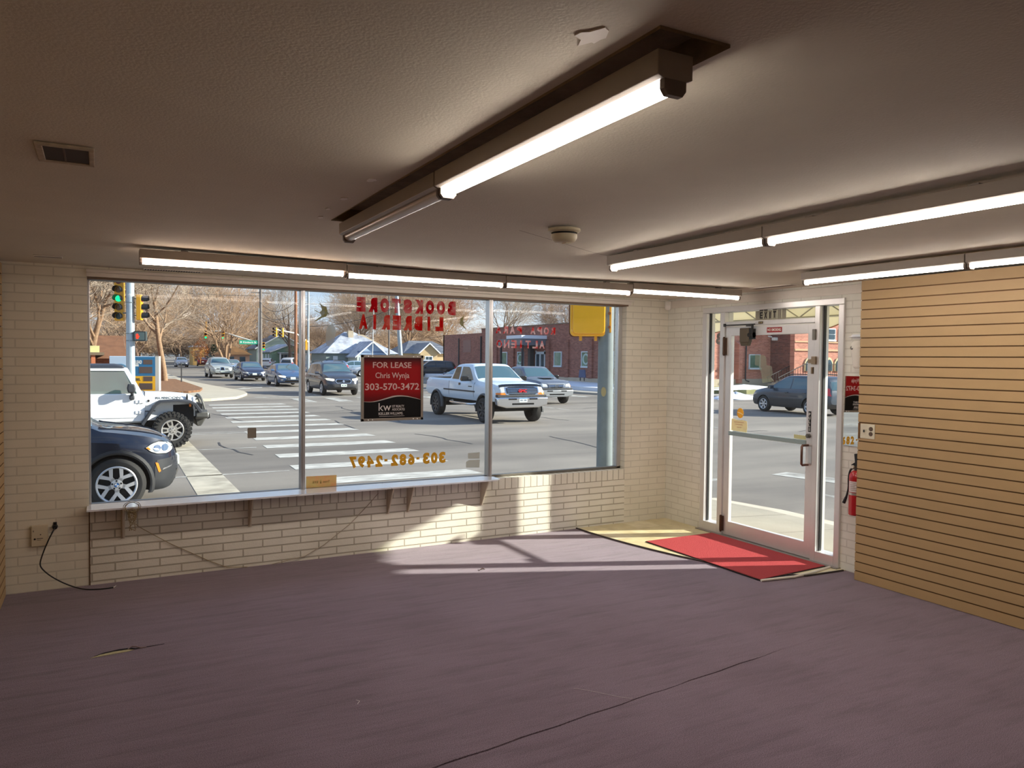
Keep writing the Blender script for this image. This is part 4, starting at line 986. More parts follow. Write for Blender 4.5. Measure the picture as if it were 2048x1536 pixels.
# east side: snow verge, lawn
ne = [(22.6, 160), (22.4, 60), (21.6, 38), (21.2, 33.6), (22.0, 30.4), (24.5, 28.4), (27, 27.2), (140, 26.0), (140, 160)]
ground('verge', ne, 0.12, M('verge_concrete', (168, 162, 152), 0.85, noise=(1, 0.1)))
ground('snow_bank', [(27.9, 120), (27.9, 34.0), (27.4, 30.4), (24.4, 30.6), (22.9, 33), (22.6, 36), (23.2, 44), (23.6, 120)], 0.06, m_snow, kind='stuff', gf=lot)
tag([o for o in bpy.data.objects if o.name.startswith('snow_bank')][-1], 'snow covering the verge before the dark brick wall', 'snow')
ground('lawn', [(27.9, 33.35), (140, 33.35), (140, 27.6), (30, 28.2), (27.6, 30.2)], 0.12, m_lawn, kind='stuff', gf=lot)
tag([o for o in bpy.data.objects if o.name.startswith('lawn')][-1], 'patchy winter lawn before the sunlit brick wall', 'lawn')
random.seed(21)
def blob(name, x, y, a, b, h, mat, label, cat, seed=0):
    rr = random.Random(seed); mb = MB(); rows = []
    for k in range(7):
        t = k / 6.0; row = []
        for i in range(20):
            an = 2 * math.pi * i / 20; f = (1 - t ** 1.6) * (0.85 + 0.3 * rr.random())
            row.append((a * f * math.cos(an), b * f * math.sin(an), h * t * (0.8 + .4 * rr.random())))
        rows.append(row)
    mb.grid(rows, close=True); mb.add(rows[-1], [tuple(range(20))])
    o = mb.build(name, mat, smooth=60); o.location = (x, y, gz(y) - 0.02)
    tag(o, label, cat, kind='stuff'); return o
blob('snow_heap', 26.6, 25.8, 1.6, 0.9, 0.4, m_snow, 'ploughed snow heap in the street ahead of the dark wagon', 'snow', 1)
for i, (x, y, a, b) in enumerate([(30.5, 29.0, 2.6, 0.6), (36, 28.6, 5.0, 0.6), (32.5, 31.2, 2.6, 0.6), (39.5, 30.2, 1.4, 0.4)]):
    blob('snow_patch', x, y, a, b, 0.22, m_snow, ['long snow patch on the lawn by the kerb corner', 'long snow patch on the lawn behind the dark wagon', 'small snow patch nearest the sunlit brick wall', 'snow patch before the stair railing'][i], 'snow', i + 5).location.z = lot(29) + 0.1
# paint on the road
m_paint = M('road_paint', (206, 203, 194), 0.7, alpha=(2.2, 0.55, 1.0), stretch=(1, 3, 1))
m_paint2 = M('worn_road_paint', (200, 198, 190), 0.75, alpha=(2.0, 0.25, 0.9))
def quad(mb, p): mb.add([(x, y, gz(y, x) + 0.006) for x, y in p], [(0, 1, 2, 3)])
mb = MB()
for k in range(13):
    y = 6.36 + 1.885 * k
    xl = -2.34 + 0.042 * (y - 6.4); xr = 0.80 + 0.047 * (y - 6.4)
    quad(mb, [(xl, y + 0.0), (xr + 0.05, y - 0.06), (xr - 0.03, y + 0.6), (xl + 0.02, y + 0.66)])
mb.build('crosswalk_paint', m_paint)['kind'] = 'structure'
mb = MB()
for k in range(10):
    x = 4.4 + 1.9 * k
    quad(mb, [(x + 0.45, -0.2), (x + 1.0, -0.1), (x + 0.08, 3.95), (x - 0.46, 3.85)])
for k in range(10):
    x = 2.98 + 1.78 * k
    quad(mb, [(x - 0.02, 30.4), (x + 0.70, 30.3), (x + 0.78, 33.7), (x + 0.1, 33.8)])
mb.build('crosswalk_paint', m_paint2)['kind'] = 'structure'
mb = MB()
quad(mb, [(-4.27, 4.4), (-3.61, 4.4), (-3.61, 15.9), (-4.14, 15.9)])
mb.build('stop_line', M('stop_line_paint', (196, 187, 168), 0.75, alpha=(2.0, 0.6, 1.0)))['kind'] = 'structure'
mb = MB()
for (y, xe, w) in ((8.18, -2.4, 0.12), (12.29, -2.3, 0.10), (16.1, -1.9, 0.13), (16.45, -1.9, 0.11)): quad(mb, [(-60, y - w / 2), (xe, y - w / 2), (xe, y + w / 2), (-60, y + w / 2)])
quad(mb, [(1.57, 35.0), (14.0, 34.7), (14.0, 35.15), (1.57, 35.45)])
pts = [(5.1, 36.0), (4.9, 41), (4.45, 51), (4.0, 60), (3.5, 72)]
for (a, b), (c, d) in zip(pts[:-1], pts[1:]): quad(mb, [(a, b), (a + 0.13, b), (c + 0.13, d), (c, d)])
for x in (8.9, 9.2):
    for y0 in range(36, 130, 8): quad(mb, [(x, y0), (x + 0.12, y0), (x + 0.12 - 0.1, y0 + 8), (x - 0.1, y0 + 8)])
for y0 in range(36, 120, 12): quad(mb, [(15.2, y0), (15.32, y0), (15.32, y0 + 3.5), (15.2, y0 + 3.5)])
for y0 in range(-60, 24, 9): quad(mb, [(12.2, y0), (12.32, y0), (12.32, y0 + 4), (12.2, y0 + 4)])
mb.build('lane_lines', m_paint2)['kind'] = 'structure'
mb = MB()
mb.add([(x, y, gz(y) + 0.004) for x, y in [(1.93, 44.7), (3.05, 45.3), (3.1, 45.8), (4.0, 46.4), (4.1, 47.2), (3.0, 46.3), (2.85, 46.7)]], [(0, 1, 2, 6), (2, 3, 4, 5)])
mb.build('turn_arrow', m_paint)['kind'] = 'structure'
mb = MB()
random.seed(8)
for k in range(16):
    x0 = random.uniform(-3, 14); y0 = random.uniform(5, 27); L_ = random.uniform(1.5, 5); a = random.choice([0.03, 1.5, -0.2, 1.7, 0.4])
    p = [(x0 + L_ * t * math.cos(a) + random.uniform(-.1, .1), y0 + L_ * t * math.sin(a) + random.uniform(-.1, .1)) for t in (0, .2, .4, .6, .8, 1)]
    for (a1, b1), (c1, d1) in zip(p[:-1], p[1:]):
        q = Vector((c1 - a1, d1 - b1, 0)).normalized(); nx, ny = -q.y * 0.025, q.x * 0.025
        mb.add([(a1 - nx, b1 - ny, gz(b1) + .0055), (c1 - nx, d1 - ny, gz(d1) + .0055), (c1 + nx, d1 + ny, gz(d1) + .0055), (a1 + nx, b1 + ny, gz(b1) + .0055)], [(0, 1, 2, 3)])
mb.build('tar_cracks', M('tar', (66, 64, 64), 0.7))['kind'] = 'structure'
# ---------------------------------------------------------------- vehicles
from mathutils.bvhtree import BVHTree
m_tire = M('tyre_rubber', (44, 43, 42), 0.85, noise=(14, 0.15))
m_rim = M('alloy_rim', (214, 214, 216), 0.35, 0.55)
m_rimdk = M('wheel_well_dark', (20, 20, 21), 0.7)
m_cglass = M('car_glass', (70, 96, 104), 0.06, 0.0, spec=0.8, coat=0.6)
m_cglass_d = M('tinted_car_glass', (26, 30, 34), 0.06, 0.0, spec=0.7, coat=0.6)
m_chrome = M('chrome', (226, 226, 228), 0.12, 1.0)
m_lens = M('headlight_lens', (214, 216, 212), 0.1, 0.2, spec=0.8, coat=0.5)
m_lens_on = M('lit_headlight', (252, 244, 214), 0.2, emit=((255, 240, 200), 1.2))
m_amber = M('amber_lens', (236, 132, 40), 0.2, spec=0.6)
m_redlens = M('tail_lens', (206, 30, 40), 0.15, spec=0.7, coat=0.4)
m_clad = M('grey_cladding', (58, 58, 60), 0.6)
m_plate = M('licence_plate', (222, 228, 224), 0.5)
m_blk = M('gloss_black', (14, 14, 16), 0.25, coat=0.3)
def paintm(name, rgb, metal=0.35): return M(name, rgb, 0.34, metal, coat=0.7, spec=0.5)
def pl(P, x):
    if x <= P[0][0]: return P[0][1]
    for (a, b), (c, d) in zip(P[:-1], P[1:]):
        if x <= c: return b + (d - b) * (x - a) / (c - a) if c > a else d
    return P[-1][1]
def chaikin(P, it=2):
    for _ in range(it):
        q = [P[0]]
        for a, b in zip(P[:-1], P[1:]): q += [(a[0] * .75 + b[0] * .25, a[1] * .75 + b[1] * .25), (a[0] * .25 + b[0] * .75, a[1] * .25 + b[1] * .75)]
        P = q + [P[-1]]
    return P
def eval_mesh(o):
    dg = bpy.context.evaluated_depsgraph_get(); dg.update()
    return bpy.data.meshes.new_from_object(o.evaluated_get(dg))
class Hull:
    def __init__(s, top, bot, belt, plan, tumble=0.36, crown=0.03, mid=0.98, n=96, soft=1):
        s.top = chaikin(top, soft); s.bot = chaikin(bot, soft); s.belt = chaikin(belt, soft); s.plan = chaikin(plan, 2); s.tumble = tumble; s.crown = crown
        x0, x1 = top[0][0], top[-1][0]
        xs = [x0 + (x1 - x0) * i / n for i in range(n + 1)]
        rows = []
        for x in xs:
            zt, zb, zs, w = pl(s.top, x), pl(s.bot, x), pl(s.belt, x), pl(s.plan, x)
            zs = min(zs, zt - 0.03); hgt = zt - zs
            ws = 0.945 * w; wt = ws - 0.03 - hgt * tumble
            zm = zb + (zs - zb) * 0.52
            h = [(0, zb), (0.72 * w, zb), (0.93 * w, zb + 0.03), (0.985 * w, zb + 0.12), (w * mid + w * 0.02, zm), (0.992 * w, zm + (zs - zm) * 0.55), (0.975 * w, zs - 0.035), (ws, zs),
                 (ws + (wt - ws) * 0.5, zs + hgt * 0.46), (ws + (wt - ws) * 0.86, zs + hgt * 0.86), (wt * 0.955, zt - 0.012 - hgt * 0.02), (wt * 0.8, zt + crown * 0.35), (wt * 0.45, zt + crown * 0.8), (0, zt + crown)]
            row = [(x, y, z) for y, z in h] + [(x, -y, z) for y, z in h[-2:0:-1]]
            rows.append(row)
        s.rows = rows; s.x0 = x0; s.x1 = x1
        s.mb = MB(); s.mb.grid(rows, close=True); k = len(rows[0])
        s.mb.add(rows[0], [tuple(range(k))[::-1]]); s.mb.add(rows[-1], [tuple(range(k))])
        s.bvh = BVHTree.FromPolygons([Vector(p) for p in s.mb.v], s.mb.f)
    def build(s, paint, parent, arches, cuts=(), name='body', lower=None, smooth=32):
        """arches [(x, z, r)] are bored out; lower = (z, material) paints the sill band"""
        o = s.mb.build('hull', [paint, m_rimdk, lower[1] if lower else m_rimdk], base=False, parent=parent)
        cb = MB(); w = max(y for _, y in s.plan)
        for (x, z, r) in arches:
            for sg in (-1, 1): cb.cyl((x, sg * (w - 0.34), z), (x, sg * (w + 0.3), z), r, n=40, mi=0)
        for c in cuts: cb.box(*c)
        c = cb.build('cutter', [m_rimdk], base=False, parent=parent)
        b = o.modifiers.new('cut', 'BOOLEAN'); b.operation = 'DIFFERENCE'; b.object = c; b.solver = 'EXACT'; b.material_mode = 'TRANSFER'
        me = eval_mesh(o)
        if lower:
            k = [i for i, m in enumerate(me.materials) if m == lower[1]]
            if not k: me.materials.append(lower[1]); k = [len(me.materials) - 1]
            kd = [i for i, m in enumerate(me.materials) if m == m_rimdk]
            for p in me.polygons:
                if p.material_index not in kd and p.center.z < lower[0]: p.material_index = k[0]
        me.polygons.foreach_set('use_smooth', [True] * len(me.polygons)); me.set_sharp_from_angle(angle=R(smooth))
        me.name = name
        bpy.data.objects.remove(o); bpy.data.objects.remove(c)
        q = bpy.data.objects.new(name, me); COL.objects.link(q); q.parent = parent
        return q
    def panel(s, mb, poly, view, off=0.008, nu=10, nv=5, mi=0, skirt=0.03, ang=0.0):
        """patch laid on the hull; view: 'front','rear','left','right','top' or an azimuth in degrees seen from outside; poly in (u, v)"""
        if view == 'top': O = Vector((0, 0, 5)); U = Vector((1, 0, 0)); V = Vector((0, 1, 0)); D = Vector((0, 0, -1))
        else:
            a = {'front': 0, 'left': 90, 'rear': 180, 'right': 270}.get(view, view)
            d = Vector((math.cos(R(a)), math.sin(R(a)), 0)); O = d * 6; D = -d; V = Vector((0, 0, 1))
            U = {'left': Vector((1, 0, 0)), 'right': Vector((1, 0, 0)), 'front': Vector((0, 1, 0)), 'rear': Vector((0, 1, 0))}.get(view, Vector((-d.y, d.x, 0)))
        us = [p[0] for p in poly]; u0, u1 = min(us), max(us); cols = []; n = len(poly)
        for i in range(nu + 1):
            u = u0 + (u1 - u0) * (0.001 + 0.998 * i / nu); vs = []
            for k in range(n):
                a, b = poly[k], poly[(k + 1) % n]
                if (a[0] - u) * (b[0] - u) <= 0 and abs(a[0] - b[0]) > 1e-9: vs.append(a[1] + (b[1] - a[1]) * (u - a[0]) / (b[0] - a[0]))
            if len(vs) < 2: continue
            v0, v1 = min(vs), max(vs); col = []
            for j in range(nv + 1):
                o = O + U * u + V * (v0 + (v1 - v0) * j / nv)
                h = s.bvh.ray_cast(o, D)
                col.append(h[0] - D * off if h[0] is not None else None)
            cols.append(col)
        last = None
        flat = [c for col in cols for c in col if c is not None]
        if not flat: return
        for col in cols:
            for j, c in enumerate(col):
                if c is None:
                    near = [q for q in col if q is not None]
                    col[j] = near[0].copy() if near else flat[0].copy()
        mb.grid(cols, mi)
        if skirt:
            loop = [c[0] for c in cols] + cols[-1][1:] + [c[-1] for c in cols[::-1]][1:] + cols[0][::-1][1:-1]
            mb.grid([loop, [p + D * skirt for p in loop]], mi, close=True)
_WH = {}
def wheel_mesh(r, w, style):
    k = (round(r, 3), w, style)
    if k in _WH: return _WH[k]
    rr = {'x5': 0.70, 'jeep': 0.60}.get(style, 0.66) * r
    T = Matrix.Rotation(R(-90), 4, 'X')     # lathe axis z -> +y (outside)
    mb = MB(); sh = 0.025
    prof = [(rr, -w / 2), (r - sh * 2, -w / 2), (r - sh * .4, -w / 2 + 0.03), (r, -w / 2 + 0.06), (r, w / 2 - 0.06), (r - sh * .4, w / 2 - 0.03), (r - sh * 2.2, w / 2), (rr + 0.02, w / 2 - 0.004), (rr, w / 2 - 0.012), (rr, -w / 2)]
    mb.lathe(prof, 40, T=T)
    if style == 'jeep':
        for i in range(26):
            a = 2 * math.pi * i / 26
            for sg in (-1, 1):
                Tm = T @ Matrix.Rotation(a + (0.06 if sg > 0 else 0), 4, 'Z') @ Matrix.Translation((r, 0, sg * w * 0.28))
                mb.box(-0.035, 0.016, -0.032, 0.032, -w * 0.2, w * 0.2, 0, Tm)
                Tm = T @ Matrix.Rotation(a, 4, 'Z') @ Matrix.Translation((r - 0.045, 0, sg * w * 0.5))
                mb.box(-0.05, 0.03, -0.02, 0.02, -0.012, 0.012, 0, Tm)
    tire = mb.build('wheel', m_tire, smooth=35, base=False)
    mb = MB(); o = w / 2
    mb.lathe([(rr, o - 0.012), (rr - 0.012, o - 0.002), (rr - 0.028, o - 0.012), (rr - 0.03, o - 0.09)], 40, T=T)
    mb.lathe([(rr - 0.01, o - 0.10), (0.0, o - 0.10)], 40, 1, T=T)
    dish = 0.03
    def spoke(a, w0, w1, r0=0.045, r1=None, z0=dish, z1=0.016, th=0.03, mi=0):
        r1 = rr - 0.02 if r1 is None else r1
        Tm = T @ Matrix.Rotation(a, 4, 'Z')
        mb.add([(r0, -w0, o - z0), (r0, w0, o - z0), (r1, w1, o - z1), (r1, -w1, o - z1), (r0, -w0, o - z0 - th), (r0, w0, o - z0 - th), (r1, w1, o - z1 - th), (r1, -w1, o - z1 - th)],
               [(0, 1, 2, 3), (4, 7, 6, 5), (0, 4, 5, 1), (1, 5, 6, 2), (2, 6, 7, 3), (3, 7, 4, 0)], mi, Tm)
    if style == 'x5':
        for i in range(5):
            a = 2 * math.pi * i / 5 + 0.35
            for sg in (-1, 1):
                Tm = a + sg * 0.13
                spoke(a, 0.030, 0.030, 0.04, rr * 0.48, 0.034, 0.028)
                p0 = Vector((rr * 0.45, 0, 0)); 
                q0 = (rr * 0.42 * math.cos(a), rr * 0.42 * math.sin(a)); e = a + sg * 0.36; q1 = ((rr - 0.02) * math.cos(e), (rr - 0.02) * math.sin(e))
                dx, dy = q1[0] - q0[0], q1[1] - q0[1]; L_ = math.hypot(dx, dy); nx, ny = -dy / L_, dx / L_
                w0, w1 = 0.021, 0.026
                mb.add([(q0[0] - nx * w0, q0[1] - ny * w0, o - .028), (q0[0] + nx * w0, q0[1] + ny * w0, o - .028), (q1[0] + nx * w1, q1[1] + ny * w1, o - .012), (q1[0] - nx * w1, q1[1] - ny * w1, o - .012),
                        (q0[0] - nx * w0, q0[1] - ny * w0, o - .06), (q0[0] + nx * w0, q0[1] + ny * w0, o - .06), (q1[0] + nx * w1, q1[1] + ny * w1, o - .05), (q1[0] - nx * w1, q1[1] - ny * w1, o - .05)],
                       [(0, 1, 2, 3), (4, 7, 6, 5), (0, 4, 5, 1), (1, 5, 6, 2), (2, 6, 7, 3), (3, 7, 4, 0)], 0, T)
        mb.lathe([(0.078, o - 0.06), (0.075, o - 0.03), (0.036, o - 0.024), (0.0, o - 0.022)], 24, T=T)
        for i in range(5):
            a = 2 * math.pi * i / 5 + 0.35 + 0.63
            mb.cyl(T @ Vector((0.058 * math.cos(a), 0.058 * math.sin(a), o - 0.04)), T @ Vector((0.058 * math.cos(a), 0.058 * math.sin(a), o - 0.022)), 0.013, n=10, mi=1)
        mb.lathe([(0.034, o - 0.024), (0.033, o - 0.0185), (0.028, o - 0.0185)], 20, 1, T=T)
        for i in range(4):
            mb.add([(0, 0, o - .0182)] + [(0.028 * math.cos(R(90 * i + 15 * j)), 0.028 * math.sin(R(90 * i + 15 * j)), o - .0182) for j in range(7)], [tuple(range(8))], 2 + (i % 2), T)
        mats = [m_rim, m_rimdk, M('badge_blue', (60, 120, 190), 0.3), M('badge_white', (236, 236, 236), 0.3)]
    else:
        n, w0, w1 = {'jeep': (5, 0.05, 0.072), 'five': (5, 0.035, 0.05), 'seven': (7, 0.022, 0.026), 'six': (6, 0.03, 0.035), 'steel': (8, 0.03, 0.045), 'ten': (10, 0.016, 0.018)}[style]
        for i in range(n):
            a = 2 * math.pi * i / n
            spoke(a, w0, w1, mi=0)
            if style == 'jeep': spoke(a, 0.02, 0.034, 0.10, rr - 0.05, dish - 0.003, 0.013, 0.002, 1)
        mb.lathe([(0.075, o - 0.06), (0.07, o - 0.022), (0.03, o - 0.016), (0.0, o - 0.014)], 20, T=T)
        for i in range(5):
            a = 2 * math.pi * (i + 0.5) / 5
            mb.cyl(T @ Vector((0.055 * math.cos(a), 0.055 * math.sin(a), o - 0.03)), T @ Vector((0.055 * math.cos(a), 0.055 * math.sin(a), o - 0.012)), 0.011, n=8, mi=1)
        mats = [m_rim if style not in ('jeep', 'steel') else (M('machined_rim', (186, 182, 176), 0.4, 0.6) if style == 'jeep' else M('dark_rim', (70, 72, 76), 0.4, 0.5)), m_rimdk]
    rim = mb.build('rim', mats, smooth=35, base=False)
    _WH[k] = (tire.data, rim.data)
    bpy.data.objects.remove(tire); bpy.data.objects.remove(rim)
    return _WH[k]
def wheels(root, axles, track, r, w, style):
    tm, rm = wheel_mesh(r, w, style)
    for x in axles:
        for sg in (1, -1):
            o = bpy.data.objects.new('wheel', tm); COL.objects.link(o); o.parent = root; o.location = (x, sg * track / 2, r)
            if sg < 0: o.rotation_euler = (0, 0, R(180))
            q = bpy.data.objects.new('rim', rm); COL.objects.link(q); q.parent = o
def part(root, name, mats, fn, smooth=35, bevel=None):
    mb = MB(); fn(mb)
    if mb.v: return mb.build(name, mats, root, smooth=smooth, bevel=bevel)
def mirror_both(h, mb, poly, view, **k):
    h.panel(mb, poly, view, **k)
def car(name, label, kind, loc, rz, paint, opt=None, group=None):
    """one of a few body kinds: sedan, wagon, suv"""
    o = dict(opt or {})
    root = thing(name, label, {'sedan': 'car', 'wagon': 'car', 'suv': 'car', 'hatch': 'car'}[kind], (loc[0], loc[1], o.get('z', gz(loc[1]))), rz, group)
    if kind == 'sedan':
        L, W, r = 4.75, 1.83, 0.33
        top = [(-2.36, 0.80), (-2.32, 1.0), (-2.2, 1.06), (-1.75, 1.10), (-1.0, 1.36), (-0.55, 1.44), (0.1, 1.45), (0.45, 1.38), (1.22, 1.0), (1.6, 0.95), (2.1, 0.84), (2.32, 0.70), (2.38, 0.52)]
        bot = [(-2.36, 0.46), (-2.2, 0.3), (-1.6, 0.2), (1.6, 0.19), (2.2, 0.24), (2.38, 0.36)]
        belt = [(-2.36, 0.76), (-2.2, 0.98), (-1.2, 0.99), (0.5, 0.95), (1.2, 0.90), (1.7, 0.84), (2.2, 0.74), (2.38, 0.48)]
        fr = (1.23, 0.42); rw = (-1.78, -1.05); axl = (1.42, -1.36); sw = [(-1.35, 1.03), (-1.0, 1.3), (-0.5, 1.39), (0.1, 1.4), (0.38, 1.34), (1.0, 1.0)]
    elif kind == 'wagon':
        L, W, r = 4.55, 1.76, 0.345
        top = [(-2.2, 0.75), (-2.17, 1.05), (-2.0, 1.35), (-1.82, 1.56), (-1.5, 1.59), (0.1, 1.60), (0.42, 1.52), (1.08, 1.07), (1.5, 1.02), (2.0, 0.92), (2.22, 0.74), (2.27, 0.55)]
        bot = [(-2.2, 0.48), (-2.05, 0.34), (-1.6, 0.25), (1.6, 0.24), (2.1, 0.28), (2.27, 0.42)]
        belt = [(-2.2, 0.72), (-2.1, 1.0), (0.2, 1.0), (1.05, 0.97), (1.6, 0.90), (2.1, 0.8), (2.27, 0.5)]
        fr = (1.06, 0.40); rw = None; axl = (1.34, -1.22); sw = [(-1.86, 1.06), (-1.75, 1.42), (-1.4, 1.5), (0.05, 1.51), (0.36, 1.43), (0.92, 1.05)]
    elif kind == 'hatch':
        L, W, r = 4.2, 1.76, 0.32
        top = [(-2.05, 0.75), (-2.02, 1.02), (-1.8, 1.3), (-1.5, 1.46), (-0.6, 1.52), (0.1, 1.5), (0.5, 1.4), (1.2, 1.03), (1.6, 0.95), (1.95, 0.8), (2.1, 0.55)]
        bot = [(-2.05, 0.45), (-1.9, 0.3), (-1.5, 0.2), (1.5, 0.2), (1.95, 0.25), (2.1, 0.4)]
        belt = [(-2.05, 0.7), (-1.9, 0.98), (0.3, 0.97), (1.1, 0.93), (1.6, 0.84), (2.1, 0.5)]
        fr = (1.18, 0.48); rw = None; axl = (1.28, -1.25); sw = [(-1.6, 1.03), (-1.4, 1.32), (-0.6, 1.43), (0.1, 1.42), (0.4, 1.34), (1.02, 1.0)]
    else:
        L, W, r = 4.8, 1.90, 0.365
        top = [(-2.38, 0.8), (-2.34, 1.12), (-2.2, 1.4), (-2.0, 1.64), (-1.6, 1.71), (-0.2, 1.74), (0.3, 1.70), (0.55, 1.62), (1.18, 1.17), (1.5, 1.12), (2.05, 1.02), (2.32, 0.84), (2.39, 0.62)]
        bot = [(-2.38, 0.52), (-2.2, 0.38), (-1.7, 0.28), (1.7, 0.27), (2.2, 0.3), (2.39, 0.44)]
        belt = [(-2.38, 0.76), (-2.25, 1.08), (0.3, 1.06), (1.15, 1.04), (1.7, 0.98), (2.2, 0.88), (2.39, 0.58)]
        fr = (1.17, 0.52); rw = None; axl = (1.45, -1.42); sw = [(-2.0, 1.12), (-1.85, 1.5), (-1.4, 1.6), (-0.2, 1.63), (0.22, 1.6), (0.46, 1.5), (1.0, 1.12)]
    root.scale = (o.get('grow', 1.0),) * 3
    s = o.get('scale', 1.0); wd = o.get('width', W) / 2
    f = lambda P: [(a * s, b) for a, b in P]
    x1 = top[-1][0]; x0 = top[0][0]
    plan = [(x0, wd * .80), (x0 + .12, wd * .93), (x0 + .5, wd * .985), (-0.5, wd), (x1 - .9, wd * .985), (x1 - .35, wd * .92), (x1 - .12, wd * .8), (x1, wd * .62)]
    h = Hull(f(top), f(bot), f(belt), f(plan), n=80)
    low = (0.36, m_clad) if o.get('clad') else None
    h.build(paint, root, [(a * s, r, r + 0.045) for a in axl], lower=(o['clad'], m_clad) if o.get('clad') else None)
    gm = m_cglass if not o.get('dark_glass') else m_cglass_d
    part(root, 'windshield', gm, lambda mb: h.panel(mb, [(fr[1] * s + .03, -wd * .60), (fr[1] * s + .03, wd * .60), (fr[0] * s - .02, wd * .80), (fr[0] * s - .02, -wd * .80)], 'top', off=0.01, nu=8, nv=8))
    if rw: part(root, 'rear_window', gm, lambda mb: h.panel(mb, [(rw[1] * s, -wd * .58), (rw[1] * s, wd * .58), (rw[0] * s + .06, wd * .66), (rw[0] * s + .06, -wd * .66)], 'top', off=0.01, nu=8, nv=8))
    else:
        zt = pl(h.top, x0 * s + 0.3); part(root, 'rear_window', gm, lambda mb: h.panel(mb, [(-wd * .7, 1.06), (-wd * .58, zt - .08), (wd * .58, zt - .08), (wd * .7, 1.06)], 'rear', off=0.012, nu=10, nv=5))
    pil = o.get('pillars', [-0.18])
    xs = sorted(set([min(a for a, _ in sw)] + pil + ([-1.2] if kind in ('suv', 'wagon') else []) + [max(a for a, _ in sw)]))
    for side in ('left', 'right'):
        for a, b in zip(xs[:-1], xs[1:]):
            def cl(a=a, b=b):
                up_ = [(q * s, z) for q, z in sw if a + .03 <= q <= b - .03]
                bz = pl([sw[0], sw[-1]], 0)
                lo = lambda q: sw[0][1] + (sw[-1][1] - sw[0][1]) * (q - sw[0][0]) / (sw[-1][0] - sw[0][0])
                A = a + (.03 if a != xs[0] else 0); B = b - (.03 if b != xs[-1] else 0)
                return [(A * s, lo(A)), (A * s, max(lo(A) + .01, pl(sw, A)))] + up_ + [(B * s, max(lo(B) + .01, pl(sw, B))), (B * s, lo(B))]
            part(root, 'side_window', gm, lambda mb: h.panel(mb, cl(), side, off=0.006, nu=8, nv=4))
    zf = pl(h.top, (x1 - 0.35) * s)
    zl = o.get('lamp_z', zf - 0.20)
    for sg in (1, -1):
        part(root, 'headlight', m_lens_on if o.get('lit') else m_lens, lambda mb: h.panel(mb, [(0.05, zl - .05), (0.30, zl - .075), (0.34, zl + .02), (0.28, zl + .085), (0.04, zl + .06)] if sg > 0 else [(-0.05, zl - .05), (-0.30, zl - .075), (-0.34, zl + .02), (-0.28, zl + .085), (-0.04, zl + .06)], 30 * sg, off=0.012) if False else
             h.panel(mb, [(sg * a, b) for a, b in [(wd * .50, zl - .055), (wd * .62, zl - .075), (wd * .86, zl - .03), (wd * .92, zl + .06), (wd * .80, zl + .075), (wd * .50, zl + .03)]], 'front', off=0.014, skirt=0.05))
        part(root, 'tail_light', m_redlens, lambda mb: h.panel(mb, [(sg * a, b) for a, b in ([(wd * .62, .80), (wd * .90, .82), (wd * .88, .95), (wd * .62, .93)] if kind in ('sedan', 'hatch') else [(wd * .76, .82), (wd * .92, .84), (wd * .85, 1.12), (wd * .78, 1.12)])], 'rear', off=0.014, skirt=0.05))
        if kind in ('wagon', 'suv'): part(root, 'tail_lamp_wrap', m_redlens, lambda mb: h.panel(mb, [((x0 + .05) * s, .86), ((x0 + .10) * s, 1.14), ((x0 + .26) * s, 1.12), ((x0 + .22) * s, .86)], 'left' if sg > 0 else 'right', off=0.012, nu=5, nv=4))
        # door mirrors
        xm = fr[0] - 0.28; zm = pl(h.belt, xm * s) + 0.10
        def mir(mb):
            mb.prism([(xm * s - .06, zm - .06), (xm * s + .09, zm - .05), (xm * s + .10, zm + .03), (xm * s + .03, zm + .09), (xm * s - .06, zm + .09)], 'y', min(sg * wd * .98, sg * (wd * .98 + .2)), max(sg * wd * .98, sg * (wd * .98 + .2)))
            mb.box(xm * s - .02, xm * s + .04, min(sg * wd * .90, sg * wd), max(sg * wd * .90, sg * wd), zm - .06, zm - .02)
        part(root, 'mirror', m_blk if o.get('black_mirrors') else paint, mir, bevel=0.015)
        def hnd(mb):
            for xh in ((0.0, -0.95) if kind != 'hatch' else (-0.05, -0.9)):
                zz = pl(h.belt, xh * s) - .1; mb.box(xh * s - .09, xh * s + .09, min(sg * (wd - .01), sg * (wd + .022)), max(sg * (wd - .01), sg * (wd + .022)), zz - .018, zz + .018)
        part(root, 'door_handles', paint, hnd, bevel=0.006)
    g = o.get('grille', 'plain')
    gw = {'plain': .40, 'wide': .46, 'arch': .16}[g]; zg = zl - .07
    if g == 'arch':
        part(root, 'grille', m_blk, lambda mb: h.panel(mb, [(-.15, zl - .13), (-.12, zl + .04), (-.07, zl + .09), (.07, zl + .09), (.12, zl + .04), (.15, zl - .13)], 'front', off=0.02))
        part(root, 'side_grilles', m_blk, lambda mb: [h.panel(mb, [(q * .22, zl - .07), (q * .22, zl - .01), (q * .52, zl - .01), (q * .52, zl - .07)], 'front', off=0.012) for q in (1, -1)])
        part(root, 'grille_surround', m_chrome, lambda mb: (h.panel(mb, [(-.2, zl - .15), (-.17, zl + .06), (-.1, zl + .12), (.1, zl + .12), (.17, zl + .06), (.2, zl - .15)], 'front', off=0.012), h.panel(mb, [(-.3, .40), (-.3, .44), (.3, .44), (.3, .40)], 'front', off=.03)))
    else:
        gp = [(-gw * .8, zg - .10), (-gw, zg + .0), (-gw * .95, zg + .07), (gw * .95, zg + .07), (gw, zg), (gw * .8, zg - .10)]
        part(root, 'grille_surround', m_chrome, lambda mb: h.panel(mb, [(a * 1.1, zg - .015 + (b - zg + .015) * 1.28) for a, b in gp], 'front', off=0.013))
        part(root, 'grille', m_blk, lambda mb: h.panel(mb, gp, 'front', off=0.02))
